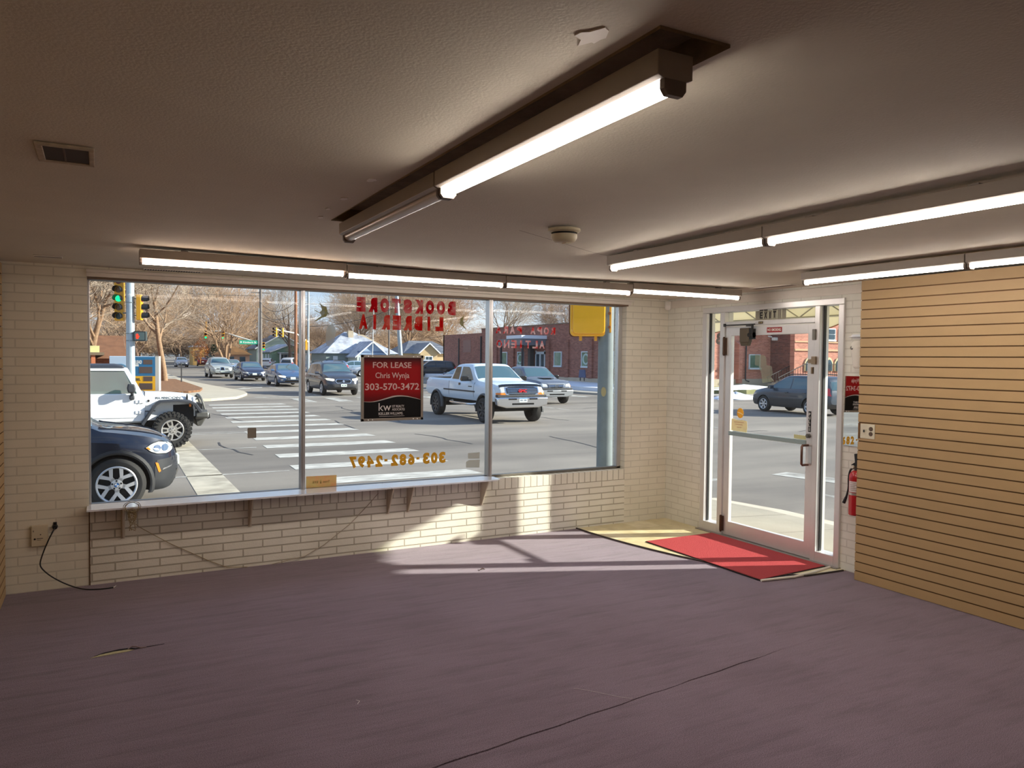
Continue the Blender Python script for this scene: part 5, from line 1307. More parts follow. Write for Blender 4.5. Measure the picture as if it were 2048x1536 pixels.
        def bars(mb):
            if o.get('slash'):
                h.panel(mb, [(-.36, zg - .1), (-.33, zg - .1), (.36, zg + .06), (.33, zg + .06)], 'front', off=0.026, nu=14)
                h.panel(mb, [(0.06 * math.cos(i * .524), zg - .015 + 0.06 * math.sin(i * .524)) for i in range(12)], 'front', off=0.03, nu=6)
            else:
                for z in (zg - .05, zg - .01, zg + .03): h.panel(mb, [(-gw * .85, z), (-gw * .85, z + .012), (gw * .85, z + .012), (gw * .85, z)], 'front', off=0.026)
                h.panel(mb, [(0.08 * math.cos(i * .524), zg + .01 + 0.035 * math.sin(i * .524)) for i in range(12)], 'front', off=0.03, nu=6)
        part(root, 'grille_bars', m_chrome if o.get('slash') or o.get('chrome', True) else m_clad, bars)
    part(root, 'lower_intake', m_blk, lambda mb: h.panel(mb, [(-wd * .62, .30), (-wd * .66, .42), (wd * .66, .42), (wd * .62, .30)], 'front', off=0.01))
    if not o.get('no_plate'):
        part(root, 'licence_plate', m_plate, lambda mb: h.panel(mb, [(-.155, .47), (-.155, .61), (.155, .61), (.155, .47)], 'front', off=0.034))
        part(root, 'plate_print', M('plate_print', (60, 110, 90), 0.5), lambda mb: [h.panel(mb, [(-.11 + k * .035, .51), (-.11 + k * .035, .57), (-.09 + k * .035, .57), (-.09 + k * .035, .51)], 'front', off=0.037, nu=1, nv=1, skirt=0) for k in (0, 1, 2, 4, 5, 6)])
    part(root, 'rear_plate', m_plate, lambda mb: h.panel(mb, [(-.155, .66), (-.155, .8), (.155, .8), (.155, .66)], 'rear', off=0.02))
    if o.get('fog'):
        part(root, 'fog_lamps', m_lens, lambda mb: [h.panel(mb, [(q * wd * .66, .40), (q * wd * .66, .47), (q * wd * .8, .47), (q * wd * .8, .40)], 'front', off=0.012) for q in (1, -1)])
    if o.get('rack'):
        def rk(mb):
            for sg in (1, -1):
                zt = pl(h.top, -.5); wy = wd * .60
                mb.tube(smooth_path([(-1.75, sg * wy, zt - .02), (-1.6, sg * wy, zt + .06), (-.6, sg * wy, zt + .075), (.05, sg * wy, zt + .06), (.2, sg * wy, zt + .0)]), 0.02, 8)
            if o['rack'] > 1:
                for x in (-1.2, -.25): mb.box(x - .03, x + .03, -wd * .66, wd * .66, pl(h.top, x) + .07, pl(h.top, x) + .10)
        part(root, 'roof_rack', m_blk, rk)
    if o.get('bumper'):
        part(root, 'front_bumper_trim', m_clad, lambda mb: h.panel(mb, [(-wd * .93, .40), (-wd * .95, .60), (wd * .95, .60), (wd * .93, .40)], 'front', off=0.016, nu=16, nv=3))
    wheels(root, [a * s for a in axl], 2 * wd - 0.24, r, 0.22, o.get('rim', 'five'))
    return root
dn = R(-90)
car('suv', 'dark grey SUV with lit headlights waiting at the far crosswalk', 'suv', (6.36, 37.75), dn, paintm('paint_slate', (62, 66, 78)), dict(lit=True, slash=True, bumper=True, rack=1, clad=0.42, rim='five', lamp_z=0.84, grow=1.08), 'cars queued on the cross street')
car('sedan', 'blue sedan with bright headlight, second in the queue', 'sedan', (6.2, 49.8), dn, paintm('paint_steel_blue', (74, 102, 140)), dict(fog=True, rim='seven', grille='wide', grow=1.1, lit=True), 'cars queued on the cross street')
car('sedan', 'dark navy sedan between the blue sedan and the silver SUV', 'sedan', (5.5, 60.7), dn, paintm('paint_navy', (50, 58, 84)), dict(fog=True, rim='five', grille='wide', grow=1.08), 'cars queued on the cross street')
car('suv', 'silver SUV with arched centre grille, last of the near queue', 'suv', (4.1, 68.9), dn, paintm('paint_champagne', (176, 180, 176)), dict(grille='arch', rim='five', grow=1.08), 'cars queued on the cross street')
car('hatchback', 'small silver car far down the cross street', 'hatch', (5.2, 119.5), dn, paintm('paint_silver', (196, 202, 214)), dict(rim='five'), 'cars queued on the cross street')
car('sedan', 'dark red car driving away in the distance beside the silver one', 'sedan', (9.1, 127), R(84), paintm('paint_maroon', (96, 40, 46)), dict(dark_glass=True), 'distant cars')
car('sedan', 'dark car half behind the tree trunk in the distance', 'sedan', (2.6, 138.0), R(-110), paintm('paint_dusk', (70, 76, 92)), dict(), 'distant cars')
car('suv', 'black SUV parked in the distance over the red car', 'suv', (11.2, 140.0), R(30), paintm('paint_black', (26, 28, 32)), dict(dark_glass=True), 'distant cars')
car('sedan', 'pale blue sedan between the silver SUV and the navy sedan', 'sedan', (8.6, 92.0), R(-88), paintm('paint_ice', (150, 166, 190)), dict(), 'distant cars')
car('suv', 'silver SUV parked askew before the green bungalow', 'suv', (16.4, 95.0), R(62), paintm('paint_pewter', (190, 190, 192)), dict(dark_glass=True, rim='six'), 'parked cars across the street')
car('hatchback', 'white hatchback parked behind the askew silver SUV', 'hatch', (16.2, 110.0), R(70), paintm('paint_white', (222, 224, 226)), dict(dark_glass=True), 'parked cars across the street')
car('wagon', 'slate blue wagon parked behind the dark grey SUV', 'wagon', (15.6, 74.0), R(178), paintm('paint_slate_blue', (84, 104, 138)), dict(rack=1, rim='five'), 'parked cars across the street')
car('sedan', 'white sedan parked beside the lease sign edge', 'sedan', (19.6, 70.5), R(172), paintm('paint_white', (222, 224, 226)), dict(rim='seven'), 'parked cars across the street')
car('hatchback', 'light blue car parked behind the white sedan', 'hatch', (20.4, 81.0), R(170), paintm('paint_sky', (168, 190, 208)), dict(), 'parked cars across the street')
car('sedan', 'dark blue sedan close behind the white pickup bed', 'sedan', (17.2, 42.6), R(200), paintm('paint_midnight', (66, 82, 112)), dict(rim='five', dark_glass=False))
car('suv', 'black SUV parked by the corner of the dark brick wall', 'suv', (24.4, 66.0), R(170), paintm('paint_black', (26, 28, 32)), dict(dark_glass=True, rim='five'), 'parked cars across the street')
car('suv', 'white SUV parked behind the black one by the brick wall', 'suv', (27.5, 78.0), R(165), paintm('paint_white', (222, 224, 226)), dict(dark_glass=True), 'parked cars across the street')
car('wagon', 'dark wagon driving past seen through the glass door', 'wagon', (20.75, 16.0), R(87), paintm('paint_graphite', (62, 72, 84)), dict(clad=0.52, rim='six', rack=1, bumper=True, black_mirrors=False))

# ---- dark blue SUV in the near lane
def near_suv():
    m_arch = M('dark_arch_plastic', (32, 33, 36), 0.55)
    root = thing('suv', 'dark blue SUV with silver alloy wheels stopped nearest the window', 'car', (-6.86, 6.2, -0.42), 0)
    top = [(-2.42, 0.8), (-2.38, 1.15), (-2.2, 1.42), (-2.0, 1.68), (-1.6, 1.75), (-0.3, 1.77), (0.25, 1.73), (0.55, 1.62), (1.2, 1.15), (1.5, 1.11), (1.9, 1.04), (2.1, 0.97), (2.23, 0.87), (2.29, 0.66)]
    bot = [(-2.42, 0.5), (-2.2, 0.36), (-1.7, 0.26), (1.7, 0.25), (2.05, 0.22), (2.21, 0.27), (2.29, 0.44)]
    belt = [(-2.42, 0.76), (-2.25, 1.10), (0.3, 1.08), (1.2, 1.02), (1.6, 0.98), (1.9, 0.92), (2.12, 0.84), (2.29, 0.6)]
    wd = 0.965
    plan = [(-2.42, wd * .8), (-2.3, wd * .93), (-1.9, wd), (-.5, wd * .985), (.6, wd * .985), (1.5, wd), (1.85, wd * .965), (2.08, wd * .86), (2.21, wd * .7), (2.29, wd * .5)]
    p = paintm('paint_deep_blue', (20, 27, 44), 0.4)
    h = Hull(top, bot, belt, plan, n=110)
    r = 0.378
    h.build(p, root, [(1.47, r, r + .055), (-1.46, r, r + .055)], lower=(0.40, m_arch))
    part(root, 'windshield', m_cglass, lambda mb: h.panel(mb, [(.58, -.58), (.58, .58), (1.17, .76), (1.17, -.76)], 'top', off=.01, nu=8, nv=8))
    for side in ('left', 'right'):
        for poly in ([(-2.0, 1.14), (-1.85, 1.52), (-1.35, 1.62), (-1.3, 1.13)], [(-1.24, 1.13), (-1.28, 1.63), (-.3, 1.66), (-.26, 1.13)], [(-.2, 1.13), (-.22, 1.66), (.2, 1.63), (.5, 1.5), (1.02, 1.13)]):
            part(root, 'side_window', m_cglass_d, lambda mb: h.panel(mb, poly, side, off=.006))
    part(root, 'rear_window', m_cglass_d, lambda mb: h.panel(mb, [(-.7, 1.12), (-.56, 1.6), (.56, 1.6), (.7, 1.12)], 'rear', off=.012))
    for sg in (1, -1):
        sd = 'left' if sg > 0 else 'right'
        def flare(mb):
            for xc in (1.47, -1.46):
                rows = []
                for i in range(25):
                    a = R(-22 + 224 * i / 24); row = []
                    for (rr, oy) in ((r + .05, -.06), (r + .05, .012), (r + .075, .022), (r + .112, .012), (r + .115, -.04)):
                        row.append((xc + rr * math.cos(a), sg * (pl(h.plan, xc + rr * math.cos(a)) + oy), max(.24, r + rr * math.sin(a))))
                    rows.append(row)
                mb.grid(rows)
        part(root, 'wheel_arch_trim', m_arch, flare)
        hp = [(2.235, .86), (2.15, .925), (2.02, .95), (1.93, .93), (1.84, .88), (1.90, .825), (1.99, .79), (2.12, .78), (2.20, .805)]
        part(root, 'headlight', [m_lens], lambda mb: h.panel(mb, hp, sd, off=.014, nu=16, nv=8, skirt=.05))
        part(root, 'headlight_bezel', m_blk, lambda mb: h.panel(mb, [(2.04 + (a - 2.04) * 1.06, .866 + (b - .866) * 1.16) for a, b in hp], sd, off=.007, nu=16, nv=6))
        part(root, 'turn_signal', m_amber, lambda mb: h.panel(mb, [(1.845, .872), (1.86, .888), (1.895, .905), (1.9, .845), (1.875, .855)], sd, off=.018, nu=4))
        part(root, 'lamp_reflector', m_chrome, lambda mb: [h.panel(mb, [(xx + .055 * math.cos(k * .524), .862 + .05 * math.sin(k * .524)) for k in range(12)], sd, off=.020, nu=6) for xx in (1.99, 2.10)])
        part(root, 'side_marker', m_amber, lambda mb: h.panel(mb, [(1.965, .66), (2.0, .655), (2.04, .53), (2.01, .51)], sd, off=.012, nu=6, nv=3))
        part(root, 'fog_trim', m_chrome, lambda mb: h.panel(mb, [(2.06, .545), (2.07, .565), (2.20, .60), (2.19, .58)], sd, off=.012))
        part(root, 'bumper_cladding', M('dark_bumper', (40, 42, 46), 0.5), lambda mb: h.panel(mb, [(1.93, .30), (1.94, .5), (1.98, .69), (2.27, .72), (2.27, .44), (2.18, .28)], sd, off=.006, nu=12, nv=6, skirt=.02))
        part(root, 'mirror', p, lambda mb: (mb.prism([(.82, 1.12), (1.0, 1.13), (1.02, 1.2), (.96, 1.27), (.82, 1.27)], 'y', min(sg * .95, sg * 1.18), max(sg * .95, sg * 1.18)), mb.box(.86, .95, min(sg * .86, sg * .98), max(sg * .86, sg * .98), 1.1, 1.15)), bevel=.02)
        part(root, 'door_handles', p, lambda mb: [mb.box(x - .1, x + .1, min(sg * .94, sg * .985), max(sg * .94, sg * .985), .96, 1.0) for x in (-.1, -1.1)], bevel=.008)
        part(root, 'tail_light', m_redlens, lambda mb: h.panel(mb, [(sg * a, b) for a, b in [(.55, .9), (.9, .92), (.86, 1.1), (.6, 1.08)]], 'rear', off=.014))
    part(root, 'bonnet_crease', p, lambda mb: [h.panel(mb, [(1.25, sg * .62), (1.25, sg * .66), (2.08, sg * .46), (2.08, sg * .42)], 'top', off=.014, nu=14, nv=2) for sg in (1, -1)])
    part(root, 'grille', m_blk, lambda mb: [h.panel(mb, [(sg * .04, .72), (sg * .05, .9), (sg * .3, .9), (sg * .3, .76), (sg * .22, .71)], 'front', off=.016) for sg in (1, -1)])
    part(root, 'lower_grille', m_blk, lambda mb: h.panel(mb, [(-.5, .36), (-.55, .52), (.55, .52), (.5, .36)], 'front', off=.01))
    part(root, 'licence_plate', m_plate, lambda mb: h.panel(mb, [(-.155, .53), (-.155, .66), (.155, .66), (.155, .53)], 'front', off=.05))
    part(root, 'badge', m_chrome, lambda mb: h.panel(mb, [(.04 * math.cos(k * .524), .955 + .04 * math.sin(k * .524)) for k in range(12)], 'front', off=.02, nu=6))
    wheels(root, [1.47, -1.46], 1.66, r, .26, 'x5')
near_suv()

# ---- white off-roader with dark roof
def offroader():
    root = thing('off_roader', 'white off-roader with dark roof and chunky tyres at the stop line', 'car', (-5.69, 13.95, -0.42), 0); root.scale = (1.0, 1.0, 1.085)
    p = M('paint_bright_white', (232, 234, 236), 0.35, 0.0, coat=0.5, noise=(2, 0.03)); dk = M('matt_dark_plastic', (52, 54, 60), 0.6)
    bz = M('bumper_steel', (92, 91, 88), 0.55, 0.4, noise=(10, 0.2))
    lg = glass('jeep_glass', (176, 206, 198), 0.0, 1.5, haze=0.22)
    mb = MB()
    prof = [(-2.15, .62), (-2.15, 1.19), (.92, 1.19), (1.02, 1.14), (1.02, .66), (.95, .58), (-1.95, .58)]
    for sg in (-1, 1): mb.prism(prof, 'y', min(sg * .70, sg * .79), max(sg * .70, sg * .79))
    mb.prism([(.86, 1.14), (.86, .6), (1.02, .6), (1.02, 1.14)], 'y', -.70, .70)
    mb.box(-2.15, -2.05, -.79, .79, .6, 1.19)
    mb.box(-2.1, 1.0, -.72, .72, .55, .62)
    mb.build('body_tub', p, root, bevel=.025)
    part(root, 'seats', M('dark_upholstery', (52, 54, 56), 0.85), lambda mb: [(mb.box(-.55, .0, y - .25, y + .25, .7, .9), mb.prism([(-.55, .85), (-.35, .85), (-.6, 1.5), (-.72, 1.48)], 'y', y - .24, y + .24), mb.box(-.74, -.62, y - .13, y + .13, 1.5, 1.66)) for y in (-.38, .38)], bevel=.03)
    part(root, 'dashboard', m_black, lambda mb: (mb.box(.45, .9, -.68, .68, .95, 1.15), mb.tube([(.3 + .0 * i, .38 + .18 * math.cos(i * .524), 1.08 + .18 * math.sin(i * .524)) for i in range(13)], .016, 6), mb.cyl((.3, .38, 1.08), (.5, .38, 1.0), .03)), bevel=None)
    # bonnet, rounded and narrowing forward
    mb = MB(); rows = []
    for i in range(15):
        t = i / 14; x = .80 + 1.30 * t; w = .735 - .155 * t; zt = 1.20 - .035 * t - .055 * t ** 4; zb = .93
        if t > .93: zt -= .02
        rows.append([(x, -w, zb), (x, -w, zt - .09), (x, -w * .96, zt - .03), (x, -w * .86, zt), (x, -w * .4, zt + .018), (x, 0, zt + .02), (x, w * .4, zt + .018), (x, w * .86, zt), (x, w * .96, zt - .03), (x, w, zt - .09), (x, w, zb)])
    mb.grid(rows); mb.add(rows[-1], [tuple(range(11))])
    mb.build('bonnet', p, root, smooth=40)
    mb = MB(); rows = []
    for i in range(9):
        t = i / 8; x = .95 + 1.12 * t; w = .70 - .13 * t
        rows.append([(x, -w, .6), (x, -w, .95), (x, w, .95), (x, w, .6)])
    mb.grid(rows, close=True); mb.build('inner_wings', p, root)
    part(root, 'grille', p, lambda mb: mb.prism([(-.60, .66), (-.63, .9), (-.58, 1.1), (.58, 1.1), (.63, .9), (.60, .66)], 'x', 2.08, 2.14), bevel=.015)
    part(root, 'grille_slots', m_black, lambda mb: [mb.prism(rrect(-.024 + k * .09, .024 + k * .09, .74, 1.04, .02), 'x', 2.135, 2.146) for k in range(-3, 4)])
    part(root, 'headlights', m_lens, lambda mb: [mb.cyl((2.13, y, .93), (2.165, y, .93), .095, .085, n=24) for y in (-.46, .46)])
    # flat wheel-arch flares
    for xc, far in ((1.60, 1), (-1.38, -1)):
        for sg in (-1, 1):
            def fl(mb):
                P = [(-.66, .56), (-.56, .70), (-.36, .99), (-.26, 1.045), (.12, 1.06), (.40, 1.035), (.54, .97), (.66, .80)]
                if far < 0: P = [(-a, b) for a, b in P[::-1]]
                P = [(xc + a, b) for a, b in P]
                I = [(xc + (a - xc) * .93, b - .055) for a, b in P]
                y0, y1 = (.60, .93) if far > 0 else (.74, .93)
                rows = []
                for q, i in zip(P, I): rows.append([(q[0], sg * y0, q[1]), (q[0], sg * (y1 - .03), q[1]), (q[0], sg * y1, q[1] - .025), (i[0], sg * y1, i[1]), (i[0], sg * y0, i[1])])
                mb.grid(rows, close=True); mb.add(rows[0], [tuple(range(5))]); mb.add(rows[-1], [tuple(range(5))[::-1]])
            part(root, 'wheel_arch_flare', dk, fl, smooth=25)
    part(root, 'wheel_well', m_rimdk, lambda mb: [mb.box(xc - .52, xc + .5, -.62, .62, .5, .93) for xc in (1.60, -1.38)])
    part(root, 'undercarriage', m_rimdk, lambda mb: (mb.box(-2.0, 2.1, -.42, .42, .42, .6), mb.cyl((1.60, -.78, .42), (1.60, .78, .42), .06), mb.cyl((-1.38, -.78, .42), (-1.38, .78, .42), .06), mb.box(-1.0, .95, -.82, -.74, .46, .53), mb.box(-1.0, .95, .74, .82, .46, .53)))
    part(root, 'indicator', m_amber, lambda mb: [mb.cyl((1.99, s * .78, .93), (2.03, s * .79, .93), .045, n=14) for s in (-1, 1)])
    # windscreen frame, doors, roof
    A = Vector((.98, 0, 1.17)); B = Vector((.62, 0, 1.70))
    def ws(mb):
        for sg in (-1, 1): mb.prism([(.86, 1.17), (.99, 1.17), (.66, 1.74), (.55, 1.74)], 'y', min(sg * .66, sg * .755), max(sg * .66, sg * .755))
        mb.prism([(.60, 1.66), (.70, 1.68), (.66, 1.745), (.55, 1.745)], 'y', -.66, .66)
        mb.prism([(.88, 1.15), (1.0, 1.15), (.96, 1.23), (.86, 1.23)], 'y', -.66, .66)
    part(root, 'windscreen_frame', p, ws, bevel=.012)
    part(root, 'windscreen', lg, lambda mb: mb.prism([(.925, 1.22), (.94, 1.22), (.67, 1.68), (.655, 1.68)], 'y', -.66, .66))
    for sg in (-1, 1):
        y0, y1 = min(sg * .745, sg * .80), max(sg * .745, sg * .80)
        def dr(mb):
            mb.prism([(-.20, .66), (-.20, 1.19), (.86, 1.19), (.90, 1.14), (.90, .74), (.82, .66)], 'y', y0, y1)
        d_ = part(root, 'door', p, dr, bevel=.02)
        def fr_(mb):
            q0, q1 = min(sg * .72, sg * .77), max(sg * .72, sg * .77)
            mb.prism([(-.20, 1.68), (.60, 1.68), (.63, 1.735), (-.22, 1.735)], 'y', q0, q1); mb.prism([(-.22, 1.19), (-.14, 1.19), (-.14, 1.70), (-.22, 1.70)], 'y', q0, q1)
            mb.prism([(-2.1, 1.68), (-.2, 1.68), (-.2, 1.735), (-2.1, 1.735)], 'y', q0, q1); mb.prism([(-2.1, 1.19), (-1.95, 1.19), (-1.95, 1.7), (-2.1, 1.7)], 'y', q0, q1); mb.prism([(-1.15, 1.19), (-1.08, 1.19), (-1.08, 1.7), (-1.15, 1.7)], 'y', q0, q1)
        part(root, 'window_frame', p, fr_, bevel=.008)
        part(root, 'side_window', lg, lambda mb: mb.prism([(-.15, 1.18), (.82, 1.18), (.58, 1.69), (-.15, 1.69)], 'y', sg * .744, sg * .75))
        part(root, 'side_window', m_cglass_d, lambda mb: (mb.prism([(-1.09, 1.18), (-.21, 1.18), (-.21, 1.69), (-1.09, 1.69)], 'y', sg * .744, sg * .75), mb.prism([(-1.97, 1.18), (-1.14, 1.18), (-1.14, 1.69), (-1.97, 1.69)], 'y', sg * .744, sg * .75)))
        part(root, 'hinges', p, lambda mb: [(mb.box(.82, 1.0, min(sg * .79, sg * .815), max(sg * .79, sg * .815), z - .03, z + .03), mb.cyl((.905, sg * .815, z - .035), (.905, sg * .815, z + .035), .014, n=10)) for z in (1.02, .79)])
        part(root, 'mirror', dk, lambda mb: (mb.prism([(.66, 1.22), (.80, 1.22), (.82, 1.30), (.80, 1.40), (.66, 1.41), (.64, 1.32)], 'y', min(sg * .86, sg * 1.06), max(sg * .86, sg * 1.06)), mb.cyl((.75, sg * .80, 1.14), (.75, sg * .93, 1.23), .035, n=10), mb.box(.69, .80, min(sg * .79, sg * .87), max(sg * .79, sg * .87), 1.06, 1.16)), bevel=.025)
        part(root, 'bonnet_latch', m_black, lambda mb: (mb.box(1.93, 1.97, min(sg * .60, sg * .635), max(sg * .60, sg * .635), 1.0, 1.13), mb.cyl((1.95, sg * .62, 1.1), (1.95, sg * .64, 1.16), .014, n=8)))
        sgn = -1 if sg < 0 else 1
        def lt(mb):
            Rv = Vector((1, 0.119, 0)).normalized() if sg < 0 else Vector((-1, 0.119, 0)).normalized()
            x0 = 1.25 if sg < 0 else 1.80; t0 = (x0 - .80) / 1.30
            mb.text('RUBICON', (x0, sg * (.735 - .155 * t0 + .003), 1.062), Rv, Z, .56, .052, .003, bold=0.02)
        part(root, 'bonnet_lettering', M('decal_grey', (98, 104, 108), 0.5), lt, smooth=None)
        part(root, 'wing_vent', m_black, lambda mb: (mb.cyl((1.10, sg * .70, 1.03), (1.10, sg * .725, 1.03), .026, n=14), mb.box(1.0, 1.25, min(sg * .675, sg * .703), max(sg * .675, sg * .703), .80, .812)))
    part(root, 'roof', M('dark_hardtop', (52, 58, 72), 0.5), lambda mb: mb.prism([(-2.12, 1.735), (.60, 1.735), (.58, 1.80), (.40, 1.825), (-1.95, 1.825), (-2.12, 1.79)], 'y', -.745, .745), bevel=.03)
    part(root, 'seam', m_black, lambda mb: mb.box(1.02, 1.028, -.70, .70, .9, 1.225))
    def bump(mb):
        mb.prism([(-.58, .60), (-.72, .64), (-.72, .76), (-.55, .80), (.55, .80), (.72, .76), (.72, .64), (.58, .60)], 'x', 2.14, 2.42)
        mb.prism([(2.16, .60), (2.42, .60), (2.30, .42), (2.2, .42)], 'y', -.35, .35)
    part(root, 'front_bumper', bz, bump, bevel=.02)
    part(root, 'bull_bar', bz, lambda mb: (mb.tube(smooth_path([(2.38, -.42, .78), (2.34, -.40, .95), (2.26, -.33, 1.12), (2.25, .33, 1.12), (2.34, .40, .95), (2.38, .42, .78)]), .028, 8), mb.tube([(2.12, -.30, .98), (2.27, -.33, 1.1)], .02, 6), mb.tube([(2.12, .30, .98), (2.27, .33, 1.1)], .02, 6)))
    part(root, 'winch', m_black, lambda mb: (mb.box(2.16, 2.34, -.25, .25, .80, .92), mb.cyl((2.25, -.3, .88), (2.25, .3, .88), .06)))
    part(root, 'tow_hooks', m_black, lambda mb: [mb.tube([(2.40, y, .70), (2.47, y, .69), (2.48, y, .62), (2.42, y, .60)], .02, 6) for y in (-.5, .5)])
    part(root, 'bumper_lamps', m_lens, lambda mb: [mb.cyl((2.42, y, .69), (2.44, y, .69), .045, n=14) for y in (-.62, .62)])
    part(root, 'rear_bumper', m_black, lambda mb: mb.box(-2.32, -2.12, -.8, .8, .58, .74), bevel=.02)
    part(root, 'wiper', m_black, lambda mb: [mb.tube([(1.0, y, 1.19), (.9, y - .25, 1.27)], .008, 5) for y in (-.15, .35)])
    wheels(root, [1.60, -1.38], 1.60, .42, .30, 'jeep')
    for w in root.children:
        if w.name.startswith('wheel') and w.name.split('.')[0] == 'wheel': w.scale = (1, 1, 1 / 1.085); w.location.z = .42 / 1.085
    # the driver, mostly hidden by the window post
    d = thing('person', 'person in a pale top at the wheel of the white off-roader', 'person', (-5.69 - .42, 13.95 + .38, -.42 + .74))
    mb = MB(); rows = []
    for (z, rx, ry, ox) in ((0.0, .15, .2, 0), (.1, .14, .19, 0), (.3, .13, .19, .0), (.45, .12, .21, .01), (.55, .10, .19, .01), (.60, .065, .09, .02), (.66, .055, .06, .03), (.70, .075, .06, .045), (.78, .098, .076, .05), (.86, .098, .078, .045), (.92, .075, .06, .04), (.95, .03, .03, .04)):
        rows.append([(ox + rx * math.cos(2 * math.pi * i / 18) * (1.12 if z in (.78,) and i == 0 else 1), ry * math.sin(2 * math.pi * i / 18), z) for i in range(18)])
    mb.grid(rows, close=True); mb.add(rows[-1], [tuple(range(18))])
    n0 = len(mb.f); mb.m = [1 if sum(mb.v[i].z for i in f) / len(f) > .60 else 0 for f in mb.f]
    for sg in (1, -1): mb.tube(smooth_path([(0, sg * .2, .5), (.08, sg * .25, .33), (.32, sg * .2, .30), (.68, sg * .15, .36)]), [.055] * 4 + [.05] * 4 + [.045] * 3 + [.04] * 2 if False else .045, 8)
    mb.build('body', [M('pale_shirt', (206, 200, 190), 0.8), M('skin', (214, 168, 140), 0.6)], d, smooth=60)
    mb = MB(); mb.lathe([(0.0, .03), (.06, .02), (.095, -.03), (.1, -.08), (.09, -.1)], 18, T=Matrix.Translation((.03, 0, .94))); mb.build('hair', M('brown_hair', (92, 66, 44), 0.7), d, smooth=60)
offroader()

